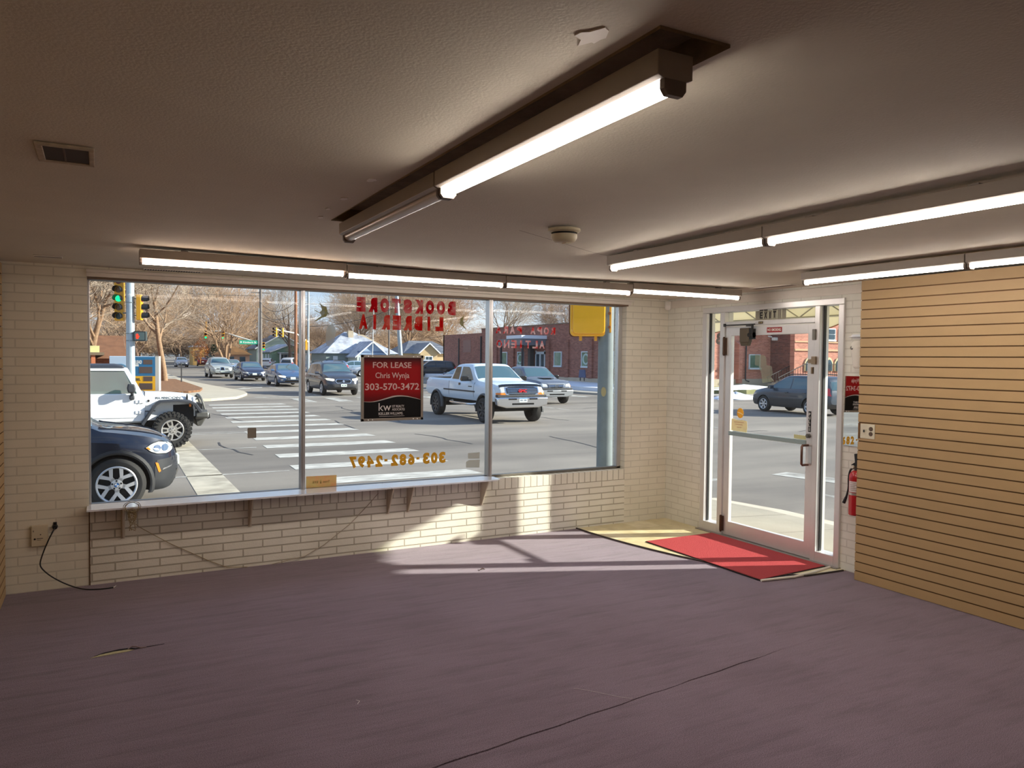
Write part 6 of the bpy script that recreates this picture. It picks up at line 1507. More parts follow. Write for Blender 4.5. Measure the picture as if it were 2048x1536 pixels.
# ---- pickups
def pickup(label, loc, rz, p, spec):
    root = thing('pickup_truck', label, 'pickup truck', (loc[0], loc[1], gz(loc[1]) + spec.get('lift', 0)), rz)
    s = spec['s']; wd = spec['w'] / 2; r = spec['r']; zo = spec.get('raise', 0)
    q = lambda P: [(a * s, b + zo) for a, b in P]
    top = q([(-2.95, .92), (-2.92, 1.22), (-2.85, 1.25), (-.86, 1.25), (-.80, 1.3), (-.62, 1.74), (-.45, 1.80), (.45, 1.81), (.62, 1.74), (1.22, 1.27), (1.4, 1.23), (2.3, 1.17), (2.58, 1.10), (2.68, .84)])
    bot = q([(-2.95, .62), (-2.8, .56), (-1.5, .5), (1.5, .5), (2.4, .52), (2.68, .62)])
    belt = q([(-2.95, .9), (-2.85, 1.22), (-.9, 1.22), (.3, 1.16), (1.2, 1.13), (2.2, 1.06), (2.55, .98), (2.68, .8)])
    plan = [(-2.95 * s, wd * .97), (-2.8 * s, wd), (1.6 * s, wd), (2.3 * s, wd * .98), (2.55 * s, wd * .93), (2.68 * s, wd * .86)]
    h = Hull(top, bot, belt, plan, tumble=.26, crown=.02, n=110)
    ax = (1.87 * s, -1.87 * s * spec.get('rear', 1.0))
    h.build(p, root, [(a, r, r + .09) for a in ax], cuts=[(-2.82 * s, -.92 * s, -wd + .12, wd - .12, .78 + zo, 1.6 + zo)])
    Z0 = zo
    part(root, 'windshield', m_cglass, lambda mb: h.panel(mb, [(.64 * s, -wd * .70), (.64 * s, wd * .70), (1.19 * s, wd * .83), (1.19 * s, -wd * .83)], 'top', off=.01, nu=8, nv=8))
    for sd in ('left', 'right'):
        part(root, 'side_window', m_cglass, lambda mb: h.panel(mb, [(-.05 * s, 1.22 + Z0), (-.05 * s, 1.70 + Z0), (.40 * s, 1.70 + Z0), (.52 * s, 1.64 + Z0), (.95 * s, 1.24 + Z0)], sd, off=.008))
        part(root, 'rear_side_window', m_cglass_d, lambda mb: h.panel(mb, [(-.66 * s, 1.25 + Z0), (-.55 * s, 1.68 + Z0), (-.16 * s, 1.70 + Z0), (-.14 * s, 1.24 + Z0)], sd, off=.008))
        part(root, 'side_moulding', m_clad, lambda mb: h.panel(mb, [(-1.25 * s, .82 + Z0), (-1.25 * s, .87 + Z0), (1.22 * s, .87 + Z0), (1.22 * s, .82 + Z0)], sd, off=.02, nu=14, nv=1) if spec.get('mould') else None)
        part(root, 'door_gap', m_black, lambda mb: [h.panel(mb, [(x * s, .60 + Z0), (x * s, 1.17 + Z0), (x * s + .014, 1.17 + Z0), (x * s + .014, .60 + Z0)], sd, off=.004, nu=1, nv=8, skirt=.008) for x in (-.83, 1.12)])
        part(root, 'door_handle', m_blk, lambda mb: h.panel(mb, [(-.02 * s, 1.04 + Z0), (-.02 * s, 1.12 + Z0), (.10 * s, 1.12 + Z0), (.10 * s, 1.04 + Z0)], sd, off=.02))
        sg = 1 if sd == 'left' else -1
        def fl(mb):
            for xc in ax:
                rows = []
                for i in range(25):
                    a = R(-8 + 196 * i / 24); row = []
                    for (rr, oy) in ((r + .085, -.05), (r + .085, .05), (r + .10, .06), (r + .145, .03), (r + .155, -.03)): row.append((xc + rr * math.cos(a), sg * (wd + oy), r + rr * math.sin(a)))
                    rows.append(row)
                mb.grid(rows)
        if spec.get('flare'): part(root, 'wheel_arch_flare', M('flare_grey', (74, 76, 78), 0.55), fl)
        part(root, 'mirror', m_blk, lambda mb: (mb.box(.72 * s, .86 * s, min(sg * (wd + .04), sg * (wd + .30)), max(sg * (wd + .04), sg * (wd + .30)), 1.2 + Z0, 1.38 + Z0), mb.box(.74 * s, .8 * s, min(sg * wd * .9, sg * (wd + .08)), max(sg * wd * .9, sg * (wd + .08)), 1.2 + Z0, 1.26 + Z0)), bevel=.02)
        if spec.get('step'): part(root, 'step_bar', m_chrome, lambda mb: mb.tube(smooth_path([(-.9 * s, sg * (wd - .2), .42 + Z0), (-.8 * s, sg * (wd + .03), .38 + Z0), (1.0 * s, sg * (wd + .03), .38 + Z0), (1.1 * s, sg * (wd - .2), .42 + Z0)]), .045, 8))
        lx = [(sg * a, b + Z0) for a, b in spec['lamp']]
        part(root, 'headlight', m_lens_on if spec.get('lit') else m_lens, lambda mb: h.panel(mb, lx, 'front', off=.014, skirt=.05))
        part(root, 'turn_signal', m_amber, lambda mb: h.panel(mb, [(sg * a, b + Z0) for a, b in spec['amber']], 'front', off=.016, skirt=.05))
        part(root, 'tail_light', m_redlens, lambda mb: h.panel(mb, [(sg * wd * .86, .9 + Z0), (sg * wd * .86, 1.18 + Z0), (sg * wd * .96, 1.18 + Z0), (sg * wd * .96, .9 + Z0)], 'rear', off=.014))
    part(root, 'chassis', m_rimdk, lambda mb: (mb.box(-2.8 * s, 2.4 * s, -.5, .5, .38 + Z0 * .5, .6 + Z0), mb.cyl((ax[0], -wd + .1, r), (ax[0], wd - .1, r), .06), mb.cyl((ax[1], -wd + .1, r), (ax[1], wd - .1, r), .07)))
    gp = spec['grille']; zc = sum(b for _, b in gp) / len(gp) + Z0
    part(root, 'grille_surround', spec.get('gs', m_chrome), lambda mb: h.panel(mb, [(a * 1.08, zc + (b + Z0 - zc) * 1.28) for a, b in gp], 'front', off=.02, skirt=.05))
    part(root, 'grille', m_blk, lambda mb: h.panel(mb, [(a, b + Z0) for a, b in gp], 'front', off=.028))
    z0, z1 = min(b for _, b in gp) + Z0, max(b for _, b in gp) + Z0; gw = max(a for a, _ in gp)
    part(root, 'grille_bars', m_chrome, lambda mb: [h.panel(mb, [(-gw * .96, z0 + (z1 - z0) * t - .008), (-gw * .96, z0 + (z1 - z0) * t + .008), (gw * .96, z0 + (z1 - z0) * t + .008), (gw * .96, z0 + (z1 - z0) * t - .008)], 'front', off=.036, nu=12, nv=1) for t in (.2, .4, .6, .8)])
    xf = 2.68 * s
    part(root, 'bumper', spec.get('bm', m_chrome), lambda mb: mb.prism([(-wd * .95, .44 + Z0), (-wd * .98, .71 + Z0), (wd * .98, .71 + Z0), (wd * .95, .44 + Z0), (wd * .6, .36 + Z0), (-wd * .6, .36 + Z0)], 'x', xf - .14, xf + .08), bevel=.04)
    part(root, 'bumper_slots', m_blk, lambda mb: [mb.prism(rrect(sg * .40 - .16, sg * .40 + .16, .63 + Z0, .68 + Z0, .015), 'x', xf + .07, xf + .084) for sg in (1, -1)] + [mb.prism(rrect(-.42, .42, .46 + Z0, .52 + Z0, .015), 'x', xf + .07, xf + .084)])
    part(root, 'valance', m_clad, lambda mb: mb.prism([(-wd * .94, .72 + Z0), (-wd * .94, .80 + Z0), (wd * .94, .80 + Z0), (wd * .94, .72 + Z0)], 'x', xf - .14, xf + .03), bevel=.02)
    if spec.get('plate'):
        part(root, 'licence_plate', m_plate, lambda mb: mb.box(xf + .085, xf + .095, -.155, .155, .55 + Z0, .70 + Z0))
        part(root, 'plate_band', M('plate_blue', (70, 140, 190), 0.5), lambda mb: mb.box(xf + .095, xf + .097, -.15, .15, .665 + Z0, .695 + Z0))
        part(root, 'plate_print', M('plate_dark_print', (80, 96, 120), 0.5), lambda mb: [mb.box(xf + .095, xf + .097, -.12 + k * .036, -.098 + k * .036, .585 + Z0, .64 + Z0) for k in (0, 1, 2, 4, 5, 6)])
    if spec.get('badge'): part(root, 'badge', M('badge_red', (206, 34, 44), 0.35), lambda mb: mb.text(spec['badge'], (xf + .035, -.16, zc - .055), Y, Z, .32, .11, .012, bold=.04), smooth=None)
    if spec.get('emblem'): part(root, 'emblem', m_chrome, lambda mb: (mb.tube([(xf + .045, .10 * math.cos(k * .3927), zc + .065 * math.sin(k * .3927)) for k in range(17)], .012, 6), mb.tube([(xf + .045, .04 * math.cos(k * .3927), zc + .055 * math.sin(k * .3927)) for k in range(17)], .01, 6), mb.tube([(xf + .045, .08 * math.cos(k * .3927), zc + .03 + .022 * math.sin(k * .3927)) for k in range(17)], .01, 6)))
    if spec.get('shield'): part(root, 'bonnet_shield', m_blk, lambda mb: h.panel(mb, [(2.50 * s, -wd * .80), (2.50 * s, wd * .80), (2.585 * s, wd * .82), (2.60 * s, 0), (2.585 * s, -wd * .82)], 'top', off=.025, nu=6, nv=12))
    if spec.get('scoop'): part(root, 'bonnet_scoop', m_blk, lambda mb: mb.prism([(1.35 * s, 1.27 + Z0), (1.95 * s, 1.27 + Z0), (1.95 * s, 1.24 + Z0), (1.35 * s, 1.22 + Z0)], 'y', -.3, .3))
    if spec.get('print'): part(root, 'door_lettering', m_clad, lambda mb: [h.panel(mb, [(.72 * s, 1.0 + Z0), (.72 * s, 1.03 + Z0), (.98 * s, 1.03 + Z0), (.98 * s, 1.0 + Z0)], sd, off=.01, nu=4, nv=1) for sd in ('left', 'right')])
    wheels(root, ax, 2 * wd - .16, r, spec.get('tw', .27), spec['rim'])
    return root
pickup('white extended cab pickup truck crossing the junction towards the shop', (6.93, 18.68), dn, M('paint_pickup_white', (208, 222, 236), 0.35, 0.0, coat=0.6),
       dict(s=1.10, w=2.02, r=.43, lift=0, flare=True, mould=True, step=True, shield=True, plate=True, badge='GMC', lit=False, rim='steel', tw=.3, print=True, **{'raise': .19},
            lamp=[(.60, .88), (.60, 1.06), (.88, 1.06), (.93, 1.02), (.93, .88)], amber=[(.60, .79), (.60, .865), (.93, .865), (.93, .79)], grille=[(-.56, .80), (-.60, .85), (-.60, 1.02), (-.56, 1.06), (.56, 1.06), (.60, 1.02), (.60, .85), (.56, .80)]))
pickup('grey pickup truck half hidden behind the white pickup', (13.85, 27.4), dn, paintm('paint_gunmetal', (104, 112, 128)),
       dict(s=1.0, w=1.95, r=.40, flare=False, scoop=True, rim='five', emblem=True, bm=M('painted_bumper', (150, 152, 154), 0.4, 0.3), gs=M('painted_grille', (132, 138, 146), 0.4, 0.4),
            lamp=[(.50, .86), (.52, .98), (.80, 1.02), (.88, .98), (.86, .86)], amber=[(.82, .86), (.84, .96), (.90, .98), (.90, .88)], grille=[(-.36, .80), (-.46, .98), (.46, .98), (.36, .80)]))
# ---------------------------------------------------------------- awning over our own door
def cloth(name, rgb, k=0.55):
    m, n, o = new_mat(name)
    d = n.nodes.new('ShaderNodeBsdfDiffuse'); d.inputs[0].default_value = C3(rgb); t = n.nodes.new('ShaderNodeBsdfTranslucent'); t.inputs[0].default_value = C3(rgb)
    x = n.nodes.new('ShaderNodeMixShader'); x.inputs[0].default_value = k
    n.links.new(d.outputs[0], x.inputs[1]); n.links.new(t.outputs[0], x.inputs[2]); n.links.new(x.outputs[0], o.inputs[0])
    return m
m_canvas = cloth('cream_canvas', (238, 232, 212), 0.4)
aw = thing('awning', 'cream canvas awning with scalloped edge outside the shop door', 'awning', (0.16, -1.8, 2.2))
mb = MB(); a, b = -2.4, 2.4
mb.add([(0, a, .78), (.9, a, .24), (.9, b, .24), (0, b, .78), (0, a, .785), (.9, a, .245), (.9, b, .245), (0, b, .785)], [(0, 1, 2, 3), (7, 6, 5, 4), (0, 4, 5, 1), (1, 5, 6, 2), (2, 6, 7, 3), (3, 7, 4, 0)])
mb.build('canopy', m_canvas, aw)
mb = MB(); rows = []
for i in range(121):
    y = a + (b - a) * i / 120; s = 0.045 * abs(math.sin((y - a) * math.pi / 0.4))
    rows.append([(.903, y, .245), (.903, y, -.03 - s), (.909, y, -.03 - s), (.909, y, .245)])
mb.grid(rows); mb.build('valance', m_canvas, aw)
mb = MB(); mb.tube([(.906, a + (b - a) * i / 240, -.032 - 0.045 * abs(math.sin((b - a) * i / 240 * math.pi / 0.4))) for i in range(241)], .006, 5); mb.build('braid', M('rust_braid', (150, 92, 56), 0.8), aw)
mb = MB()
for y in (a + .03, a + 1.2, 0, b - 1.2, b - .03):
    mb.tube([(0, y, .74), (.89, y, .22)], .014, 6); mb.tube([(0, y, .22), (.89, y, .22)], .014, 6)
for x in (.3, .6, .89): mb.tube([(x, a, .74 - x * .6 + .02 if x < .8 else .22), (x, b, .74 - x * .6 + .02 if x < .8 else .22)], .014, 6)
for x in (.0, .45): mb.tube([(x, a, .22), (x, b, .22)], .012, 6)
for z in (.16, .05): mb.tube([(.885, a, z), (.885, b, z)], .012, 6)
for k in range(8): mb.tube([(.885, a + .6 * k, .22), (.885, a + .6 * k + .3, .05), (.885, a + .6 * k + .6, .22)], .008, 5)
mb.build('frame', M('awning_frame', (176, 170, 154), 0.5, 0.4), aw)

# ---------------------------------------------------------------- brick building across the street
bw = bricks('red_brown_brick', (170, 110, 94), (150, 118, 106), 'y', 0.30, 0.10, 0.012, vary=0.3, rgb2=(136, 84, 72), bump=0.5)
bs = bricks('sun_brightened_red_brick', (212, 138, 114), (196, 156, 136), 'x', 0.30, 0.10, 0.012, vary=0.3, rgb2=(180, 108, 88), bump=0.5)  # same building's brick in a brighter copy, sunlight put into the colour
m_fnd = M('foundation_concrete', (186, 172, 150), 0.85, noise=(1, 0.1)); m_wf = M('window_surround_pale', (206, 216, 220), 0.5); m_bglass = M('green_window', (96, 132, 110), 0.08, spec=0.8, noise=(1.2, 0.35)); m_bglass2 = M('dark_window', (60, 80, 92), 0.08, spec=0.8)
bd = thing('brick_building', 'low red brown brick building across the street beyond the snow', 'building', (28, 52, 0))
def bp(name, mats, fn, **k):
    mb = MB(Matrix.Translation((-28, -52, 0))); fn(mb); return mb.build(name, mats, bd, **k)
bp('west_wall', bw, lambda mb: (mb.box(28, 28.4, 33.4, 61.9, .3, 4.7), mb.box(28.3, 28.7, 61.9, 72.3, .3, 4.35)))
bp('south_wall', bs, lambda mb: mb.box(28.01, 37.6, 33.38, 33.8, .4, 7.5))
bp('roof', m_dark_trim, lambda mb: (mb.box(28.2, 52, 33.6, 61.8, 4.5, 4.62), mb.box(28.5, 52, 61.8, 72.2, 4.2, 4.3), mb.box(27.96, 28.45, 33.36, 61.94, 4.7, 4.78)))
bp('rear_walls', bw, lambda mb: (mb.box(51.6, 52, 33.6, 72.3, 0, 4.5), mb.box(28.3, 52, 72.0, 72.3, 0, 4.35)))
bp('foundation', m_fnd, lambda mb: (mb.box(27.9, 28.5, 33.3, 72.35, -.4, .32), mb.box(28, 37.65, 33.28, 33.6, -.3, .49)))
bp('pilasters', bw, lambda mb: [mb.box(27.86, 28.05, y - .28, y + .28, .3, 3.36) for y in (42.5, 45.9, 48.9, 55.2, 58.6)])
bp('plaster_panel', M('pale_brick_panel', (150, 112, 100), 0.8), lambda mb: mb.box(28.27, 28.31, 65.0, 66.9, 2.4, 3.7))
bp('drainpipe', m_clad, lambda mb: (mb.box(27.85, 27.97, 61.8, 61.92, .3, 4.0), mb.box(28.2, 28.32, 67.9, 68.05, .3, 3.9)))
wl = [(57.0, .58), (53.75, .52), (47.35, .52), (43.1, .62), (40.2, .62), (37.2, .6)]
for i, (y, hw) in enumerate(wl):
    f = bp('window', m_wf, lambda mb: (mb.box(27.93, 28.02, y - hw - .09, y - hw, 1.15, 2.42), mb.box(27.93, 28.02, y + hw, y + hw + .09, 1.15, 2.42), mb.box(27.93, 28.02, y - hw, y + hw, 2.34, 2.42), mb.box(27.89, 28.02, y - hw - .1, y + hw + .1, 1.12, 1.26)))
    mb = MB(Matrix.Translation((-28, -52, 0))); mb.box(27.96, 27.99, y - hw, y + hw, 1.26, 2.34); mb.build('pane', m_bglass, f)
    if i in (1, 3):
        mb = MB(Matrix.Translation((-28, -52, 0)))
        for rr in (.42, .34): mb.tube([(27.95, y + .05 + rr * math.cos(k * .2618), 1.8 + rr * math.sin(k * .2618)) for k in range(25)], .03, 5)
        mb.build('ring_decal', M('pale_decal', (206, 224, 216), 0.5), f)
ed = bp('entrance_door', m_wf, lambda mb: (mb.box(27.9, 28.02, 49.4, 49.5, .3, 2.5), mb.box(27.9, 28.02, 50.9, 51.0, .3, 2.5), mb.box(27.9, 28.02, 50.12, 50.26, .3, 2.2), mb.box(27.9, 28.02, 49.4, 51.0, 2.2, 2.42)))
mb = MB(Matrix.Translation((-28, -52, 0))); mb.box(27.96, 27.99, 49.5, 50.9, .3, 2.2); mb.build('pane', m_bglass2, ed)
cn = bp('entrance_canopy', M('canopy_metal', (118, 122, 128), 0.45, 0.3), lambda mb: (mb.box(25.6, 28, 49.2, 53.6, 2.95, 3.5),))
bp('canopy_sign_band', M('canopy_snow', (224, 230, 238), 0.6), lambda mb: mb.box(25.5, 28, 49.2, 51.9, 3.5, 3.78))
bp('canopy_posts', m_clad, lambda mb: [mb.box(25.7, 25.85, y - .08, y + .08, 0, 2.95) for y in (53.4, 49.5)] + [mb.box(27.5, 27.9, 51.2, 51.6, 0, 2.95)])
# south wing seen through the door
for (x0, x1) in ((32.75, 33.15), (35.5, 36.45)):
    f = bp('window', m_wf, lambda mb: (mb.box(x0 - .08, x0, 33.30, 33.4, 1.25, 2.27), mb.box(x1, x1 + .08, 33.30, 33.4, 1.25, 2.27), mb.box(x0, x1, 33.30, 33.4, 2.2, 2.27), mb.box(x0 - .12, x1 + .12, 33.22, 33.4, 1.17, 1.30)))
    mb = MB(Matrix.Translation((-28, -52, 0))); mb.box(x0, x1, 33.33, 33.36, 1.3, 2.2); mb.build('pane', m_bglass, f)
bp('buttress', bs, lambda mb: (mb.box(34.1, 34.45, 33.0, 33.4, .2, 2.95), mb.prism([(33.0, 2.95), (33.4, 3.2), (33.4, 2.95)], 'x', 34.1, 34.45)))
bp('drainpipe', m_clad, lambda mb: mb.tube([(36.9, 33.3, 4.6), (35.08, 33.28, 2.9), (35.05, 33.28, .42), (35.25, 33.1, .3)], .05, 6))
bp('flood_light', m_white, lambda mb: (mb.cyl((37.3, 33.35, 3.6), (37.3, 33.0, 3.55), .05), mb.cbox((37.55, 32.9, 3.4), (.45, .3, .22))), bevel=.03)
bp('wing_west_wall', bricks('shade_darkened_red_brick', (138, 84, 70), (126, 94, 84), 'y', 0.30, 0.10, 0.012, rgb2=(108, 62, 54)), lambda mb: mb.box(37.63, 38.0, 31.6, 33.9, .2, 7.5))  # darker copy of the wing's brick, shade of this face put into the colour
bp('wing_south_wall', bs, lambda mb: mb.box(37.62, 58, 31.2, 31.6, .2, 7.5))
bp('stone_band', M('sandstone', (206, 168, 128), 0.8), lambda mb: (mb.box(37.6, 58, 31.12, 31.25, 2.55, 2.68), mb.box(37.6, 58, 31.14, 31.22, 3.15, 3.25)))
for i in range(7):
    x = 40.95 + i * 1.25
    f = bp('window', m_wf, lambda mb: (mb.box(x, x + .85, 31.14, 31.22, 3.35, 4.22), mb.box(x - .05, x + .9, 31.1, 31.22, 3.28, 3.38)))
    mb = MB(Matrix.Translation((-28, -52, 0))); mb.box(x + .1, x + .75, 31.10, 31.15, 3.44, 3.76); mb.box(x + .1, x + .75, 31.10, 31.15, 3.82, 4.14); mb.build('pane', m_bglass2, f)
for i in range(9):
    x = 38.75 + i * 1.05
    f = bp('arched_window', M('cream_stone', (226, 208, 160), 0.8), lambda mb: mb.prism([(x - .12, 1.1), (x - .12, 1.72), (x + .08, 2.02), (x + .3, 2.12), (x + .52, 2.02), (x + .72, 1.72), (x + .72, 1.1)], 'y', 31.12, 31.22))
    mb = MB(Matrix.Translation((-28, -52, 0))); mb.prism([(x, 1.12), (x, 1.66), (x + .14, 1.88), (x + .3, 1.95), (x + .46, 1.88), (x + .6, 1.66), (x + .6, 1.12)], 'y', 31.08, 31.14); mb.build('pane', m_bglass2, f)
m_iron = M('black_iron', (48, 42, 42), 0.5, 0.4)
fe = thing('iron_fence', 'black iron fence with stair railing before the church wing', 'fence', (38, 30.2, .1))
mb = MB()
for z in (.35, 1.5): mb.box(1.0, 20, -.02, .02, z - .02, z + .02)
for k in range(96): mb.box(1.0 + k * .2 - .01, 1.0 + k * .2 + .01, -.012, .012, .3, 1.5)
mb.build('pickets', m_iron, fe)
mb = MB()
for x in (1.0, 4.2, 7.4, 10.6): mb.box(x - .05, x + .05, -.05, .05, 0, 1.66)
mb.build('posts', m_iron, fe)
mb = MB()
for dy in (0, 1.0):
    mb.tube([(-2.6, dy + .4, .55), (0.15, dy + .4, 1.55), (.9, dy + .4, 1.55)], .03, 6)
    for k in range(12): mb.box(-2.5 + k * .26 - .012, -2.5 + k * .26 + .012, dy + .39, dy + .41, .25, .58 + k * .095)
mb.build('stair_rail', m_iron, fe)
mb = MB()
for k in range(5): mb.box(-1.9 + k * .4, 1.0, .3, 2.0, .1 * k, .1 + .1 * k)
mb.build('steps', m_fnd, fe)
t = thing('yard_sign', 'small dark blue sign in the snow by the brick wall', 'sign', (26.6, 41.6, .15), R(90))
mb = MB(); mb.prism([(-.45, .25), (.45, .25), (.35, .85), (-.35, .85)], 'y', -.04, .04); mb.build('panel', M('sign_navy', (72, 86, 120), 0.5), t); mb = MB(); mb.box(-.3, -.24, -.03, .03, 0, .3); mb.box(.24, .3, -.03, .03, 0, .3); mb.build('leg', m_clad, t)

# ---------------------------------------------------------------- houses far across the junction
m_roofsnow = M('snowy_shingles', (196, 202, 214), 0.8, noise=(0.8, 0.2), rgb2=(128, 132, 142)); m_roofgrey = M('grey_shingles', (130, 134, 142), 0.85, noise=(2, 0.15))
m_wtrim = M('white_house_trim', (226, 228, 230), 0.6)
def gable(root, x0, x1, y0, y1, zb, ze, zp, wall, roof, gmat=None, over=.35, fascia=True):
    """house body, ridge along y, gable end facing us; local coordinates"""
    xm = (x0 + x1) / 2
    mb = MB(); mb.box(x0, x1, y0, y1, zb, ze); mb.build('wall', wall, root)
    mb = MB(); mb.prism([(x0, ze), (x1, ze), (xm, zp)], 'y', y0 + .01, y1 - .01); mb.build('gable', gmat or wall, root)
    s = (zp - ze) / (xm - x0); zo = ze - over * s
    mb = MB()
    for sg in (-1, 1):
        a = x0 - over if sg < 0 else x1 + over
        mb.prism([(a, zo), (xm, zp), (xm, zp + .14), (a, zo + .14)], 'y', y0 - over, y1 + over)
    mb.build('roof', roof, root)
    if fascia:
        mb = MB()
        for sg in (-1, 1):
            a = x0 - over if sg < 0 else x1 + over
            mb.prism([(a, zo - .05), (xm, zp - .05), (xm, zp + .15), (a, zo + .15)], 'y', y0 - over - .05, y0 - over)
        mb.build('fascia', m_wtrim, root)
def hwin(root, x0, x1, y, z0, z1, n=1):
    mb = MB(); mb.box(x0 - .1, x1 + .1, y - .05, y + .02, z0 - .1, z1 + .1); f = mb.build('window', m_wtrim, root)
    mb = MB(); w = (x1 - x0) / n
    for k in range(n): mb.box(x0 + k * w + .04, x0 + (k + 1) * w - .04, y - .07, y - .04, z0, z1)
    mb.build('pane', m_bglass2, f)
hz = lot(121)
t = thing('house', 'green bungalow with white gable trim behind the queued cars', 'house', (21.9, 121, hz))
g_ = M('green_siding', (126, 160, 140), 0.7)
gable(t, -3, 3, 0, 10.5, -1.0, 2.0, 3.2, g_, m_roofsnow)
mb = MB(); mb.prism([(-2.0, 0.0), (-2.0, 1.75), (1.9, 1.75), (1.9, 0)], 'y', -1.8, -1.75); 
mb = MB(); mb.prism([(-2.1, -2.1), (2.2, -2.1), (2.2, .1), (-2.1, .1)], 'z', 1.72, 1.86); mb.build('porch_roof', m_roofsnow, t)
mb = MB(); [mb.box(x - .09, x + .09, -1.95, -1.8, 0, 1.72) for x in (-2.0, -.6, .8, 2.1)]; mb.build('porch_posts', m_wtrim, t)
hwin(t, -1.7, .2, 0, .7, 1.5, 3); hwin(t, .9, 1.8, 0, .5, 1.5, 2)
mb = MB(); mb.cyl((0, -.03, 2.55), (0, -.06, 2.55), .3, n=18); mb.build('wreath', M('dark_green_wreath', (86, 128, 108), 0.8), t)
mb = MB(); [mb.box(-3.05, -2.98, y, y + .9, .9, 1.6) for y in (2, 4.2, 7)]; mb.build('side_windows', m_wtrim, t)
t = thing('house', 'second house roof behind the green bungalow, grey with a dormer', 'house', (24, 138, lot(138)))
gable(t, -4.5, 4.5, 0, 10, -1.0, 2.6, 5.2, M('grey_green_siding', (140, 156, 150), 0.7), m_roofgrey)
hz = lot(88)
t = thing('house', 'grey house with steep snowy roof and blue white front gable', 'house', (24.65, 88.4, hz))
m_gs = M('grey_siding', (134, 148, 146), 0.7)
gable(t, -1.95, 1.95, -1.9, 3.0, -1.0, 1.72, 3.4, M('pale_siding', (204, 212, 206), 0.7), m_roofsnow, gmat=M('blue_gable', (150, 172, 196), 0.7, noise=(3, 0.1)))
mb = MB(); mb.box(-1.9, 1.9, -1.93, -1.88, 2.05, 2.25); mb.box(-1.4, 1.4, -1.93, -1.88, 1.72, 1.85); mb.build('gable_bands', M('slate_band', (96, 116, 146), 0.7), t)
hwin(t, -1.5, -.7, -1.9, .45, 1.4, 1); hwin(t, -.4, .4, -1.9, .45, 1.4, 1); hwin(t, .8, 1.5, -1.9, .45, 1.4, 1)
mb = MB(); mb.box(-4.8, 4.6, 2.2, 10, -1.0, 2.05); mb.build('main_wall', m_gs, t)
mb = MB(); mb.add([(-5.2, 1.8, 1.95), (5.0, 1.8, 1.95), (5.0, 10.4, 1.95), (-5.2, 10.4, 1.95), (-1.5, 5.6, 4.85), (-.1, 5.6, 4.85)], [(0, 1, 5, 4), (1, 2, 5), (2, 3, 4, 5), (3, 0, 4), (0, 3, 2, 1)]); mb.build('main_roof', m_roofsnow, t)
mb = MB(); mb.box(-1.2, -.5, 4.6, 5.3, 3.8, 5.0); mb.build('chimney', m_fnd, t)
mb = MB(); mb.add([(.2, 5.0, 3.4), (3.6, 5.0, 2.6), (3.6, 5.0, 3.2), (1.0, 5.0, 4.5), (.2, 5, 4.6)], [(0, 1, 2, 3, 4)]); mb.build('upper_gable', M('tan_gable', (176, 160, 136), 0.7), t)
mb = MB(); mb.box(-3.9, -3.3, 2.13, 2.2, .8, 1.6); mb.build('window', m_wtrim, t)
hz = lot(92)
t = thing('house', 'tan gabled house with grey roof beside the dark brick wall', 'house', (34.1, 92, hz))
gable(t, -1.25, 1.25, -1.2, 3, -1.0, 2.3, 3.4, M('tan_siding', (196, 172, 132), 0.7), m_roofgrey)
mb = MB(); mb.box(-2.6, 5, 1.0, 9, -1.0, 2.1); mb.build('main_wall', M('tan_siding', (196, 172, 132)), t)
mb = MB(); mb.add([(-3, .6, 2.05), (5.4, .6, 2.05), (5.4, 9.4, 2.05), (-3, 9.4, 2.05), (-.6, 5, 3.9), (3, 5, 3.9)], [(0, 1, 5, 4), (1, 2, 5), (2, 3, 4, 5), (3, 0, 4), (0, 3, 2, 1)]); mb.build('main_roof', m_roofgrey, t)
hwin(t, -.5, .5, -1.2, .8, 1.6, 2)
hz = lot(112)
t = thing('house', 'low house with orange roof behind the silver SUV', 'house', (11.8, 111, hz))
mb = MB(); mb.box(-2.0, 2.0, 0, 7, -1.0, 1.55); mb.build('wall', M('pinkish_siding', (206, 166, 140), 0.7), t)
mb = MB(); mb.add([(-2.4, -.4, 1.5), (2.4, -.4, 1.5), (2.4, 7.4, 1.5), (-2.4, 7.4, 1.5), (-.5, 3.5, 2.75), (.5, 3.5, 2.75)], [(0, 1, 5, 4), (1, 2, 5), (2, 3, 4, 5), (3, 0, 4), (0, 3, 2, 1)]); mb.build('roof', M('orange_shingles', (208, 148, 84), 0.8, noise=(2, 0.12)), t)
mb = MB(); mb.box(-1.2, -.2, -.05, .02, .4, 1.2); mb.box(.6, 1.4, -.05, .02, .4, 1.2); mb.build('windows', m_bglass2, t)
t = thing('building', 'ochre clad building corner down the street past the tree trunk', 'building', (9.2, 134, lot(134)))
mb = MB(); mb.box(-.9, .9, 0, 6, -1.0, 2.6); mb.build('wall', M('ochre_wall', (214, 168, 98), 0.8, noise=(2, 0.1)), t); mb = MB(); mb.box(-1.1, 1.1, -.2, 6.2, 2.6, 2.8); mb.build('roof', m_roofsnow, t); mb = MB(); mb.box(-.6, .1, -.05, .02, .2, 2.0); mb.build('door', m_dark_trim, t)
t = thing('building', 'brown brick building with pale fascia behind the fuel price sign', 'building', (-10, 45, gz(45)))
m_bb = bricks('brown_brick', (150, 92, 66), (136, 104, 86), 'x', 0.3, 0.1, 0.012, rgb2=(118, 70, 50))
mb = MB(); mb.box(-9, 5.3, 1.5, 9, -1.0, 1.9); mb.build('wall', m_bb, t)
mb = MB(); mb.prism([(1.0, 1.9), (5.2, 3.4), (9.4, 1.9)], 'x', -9.4, 5.9); mb.build('roof', M('brown_shingles', (122, 84, 60), 0.85, noise=(2, 0.2)), t)
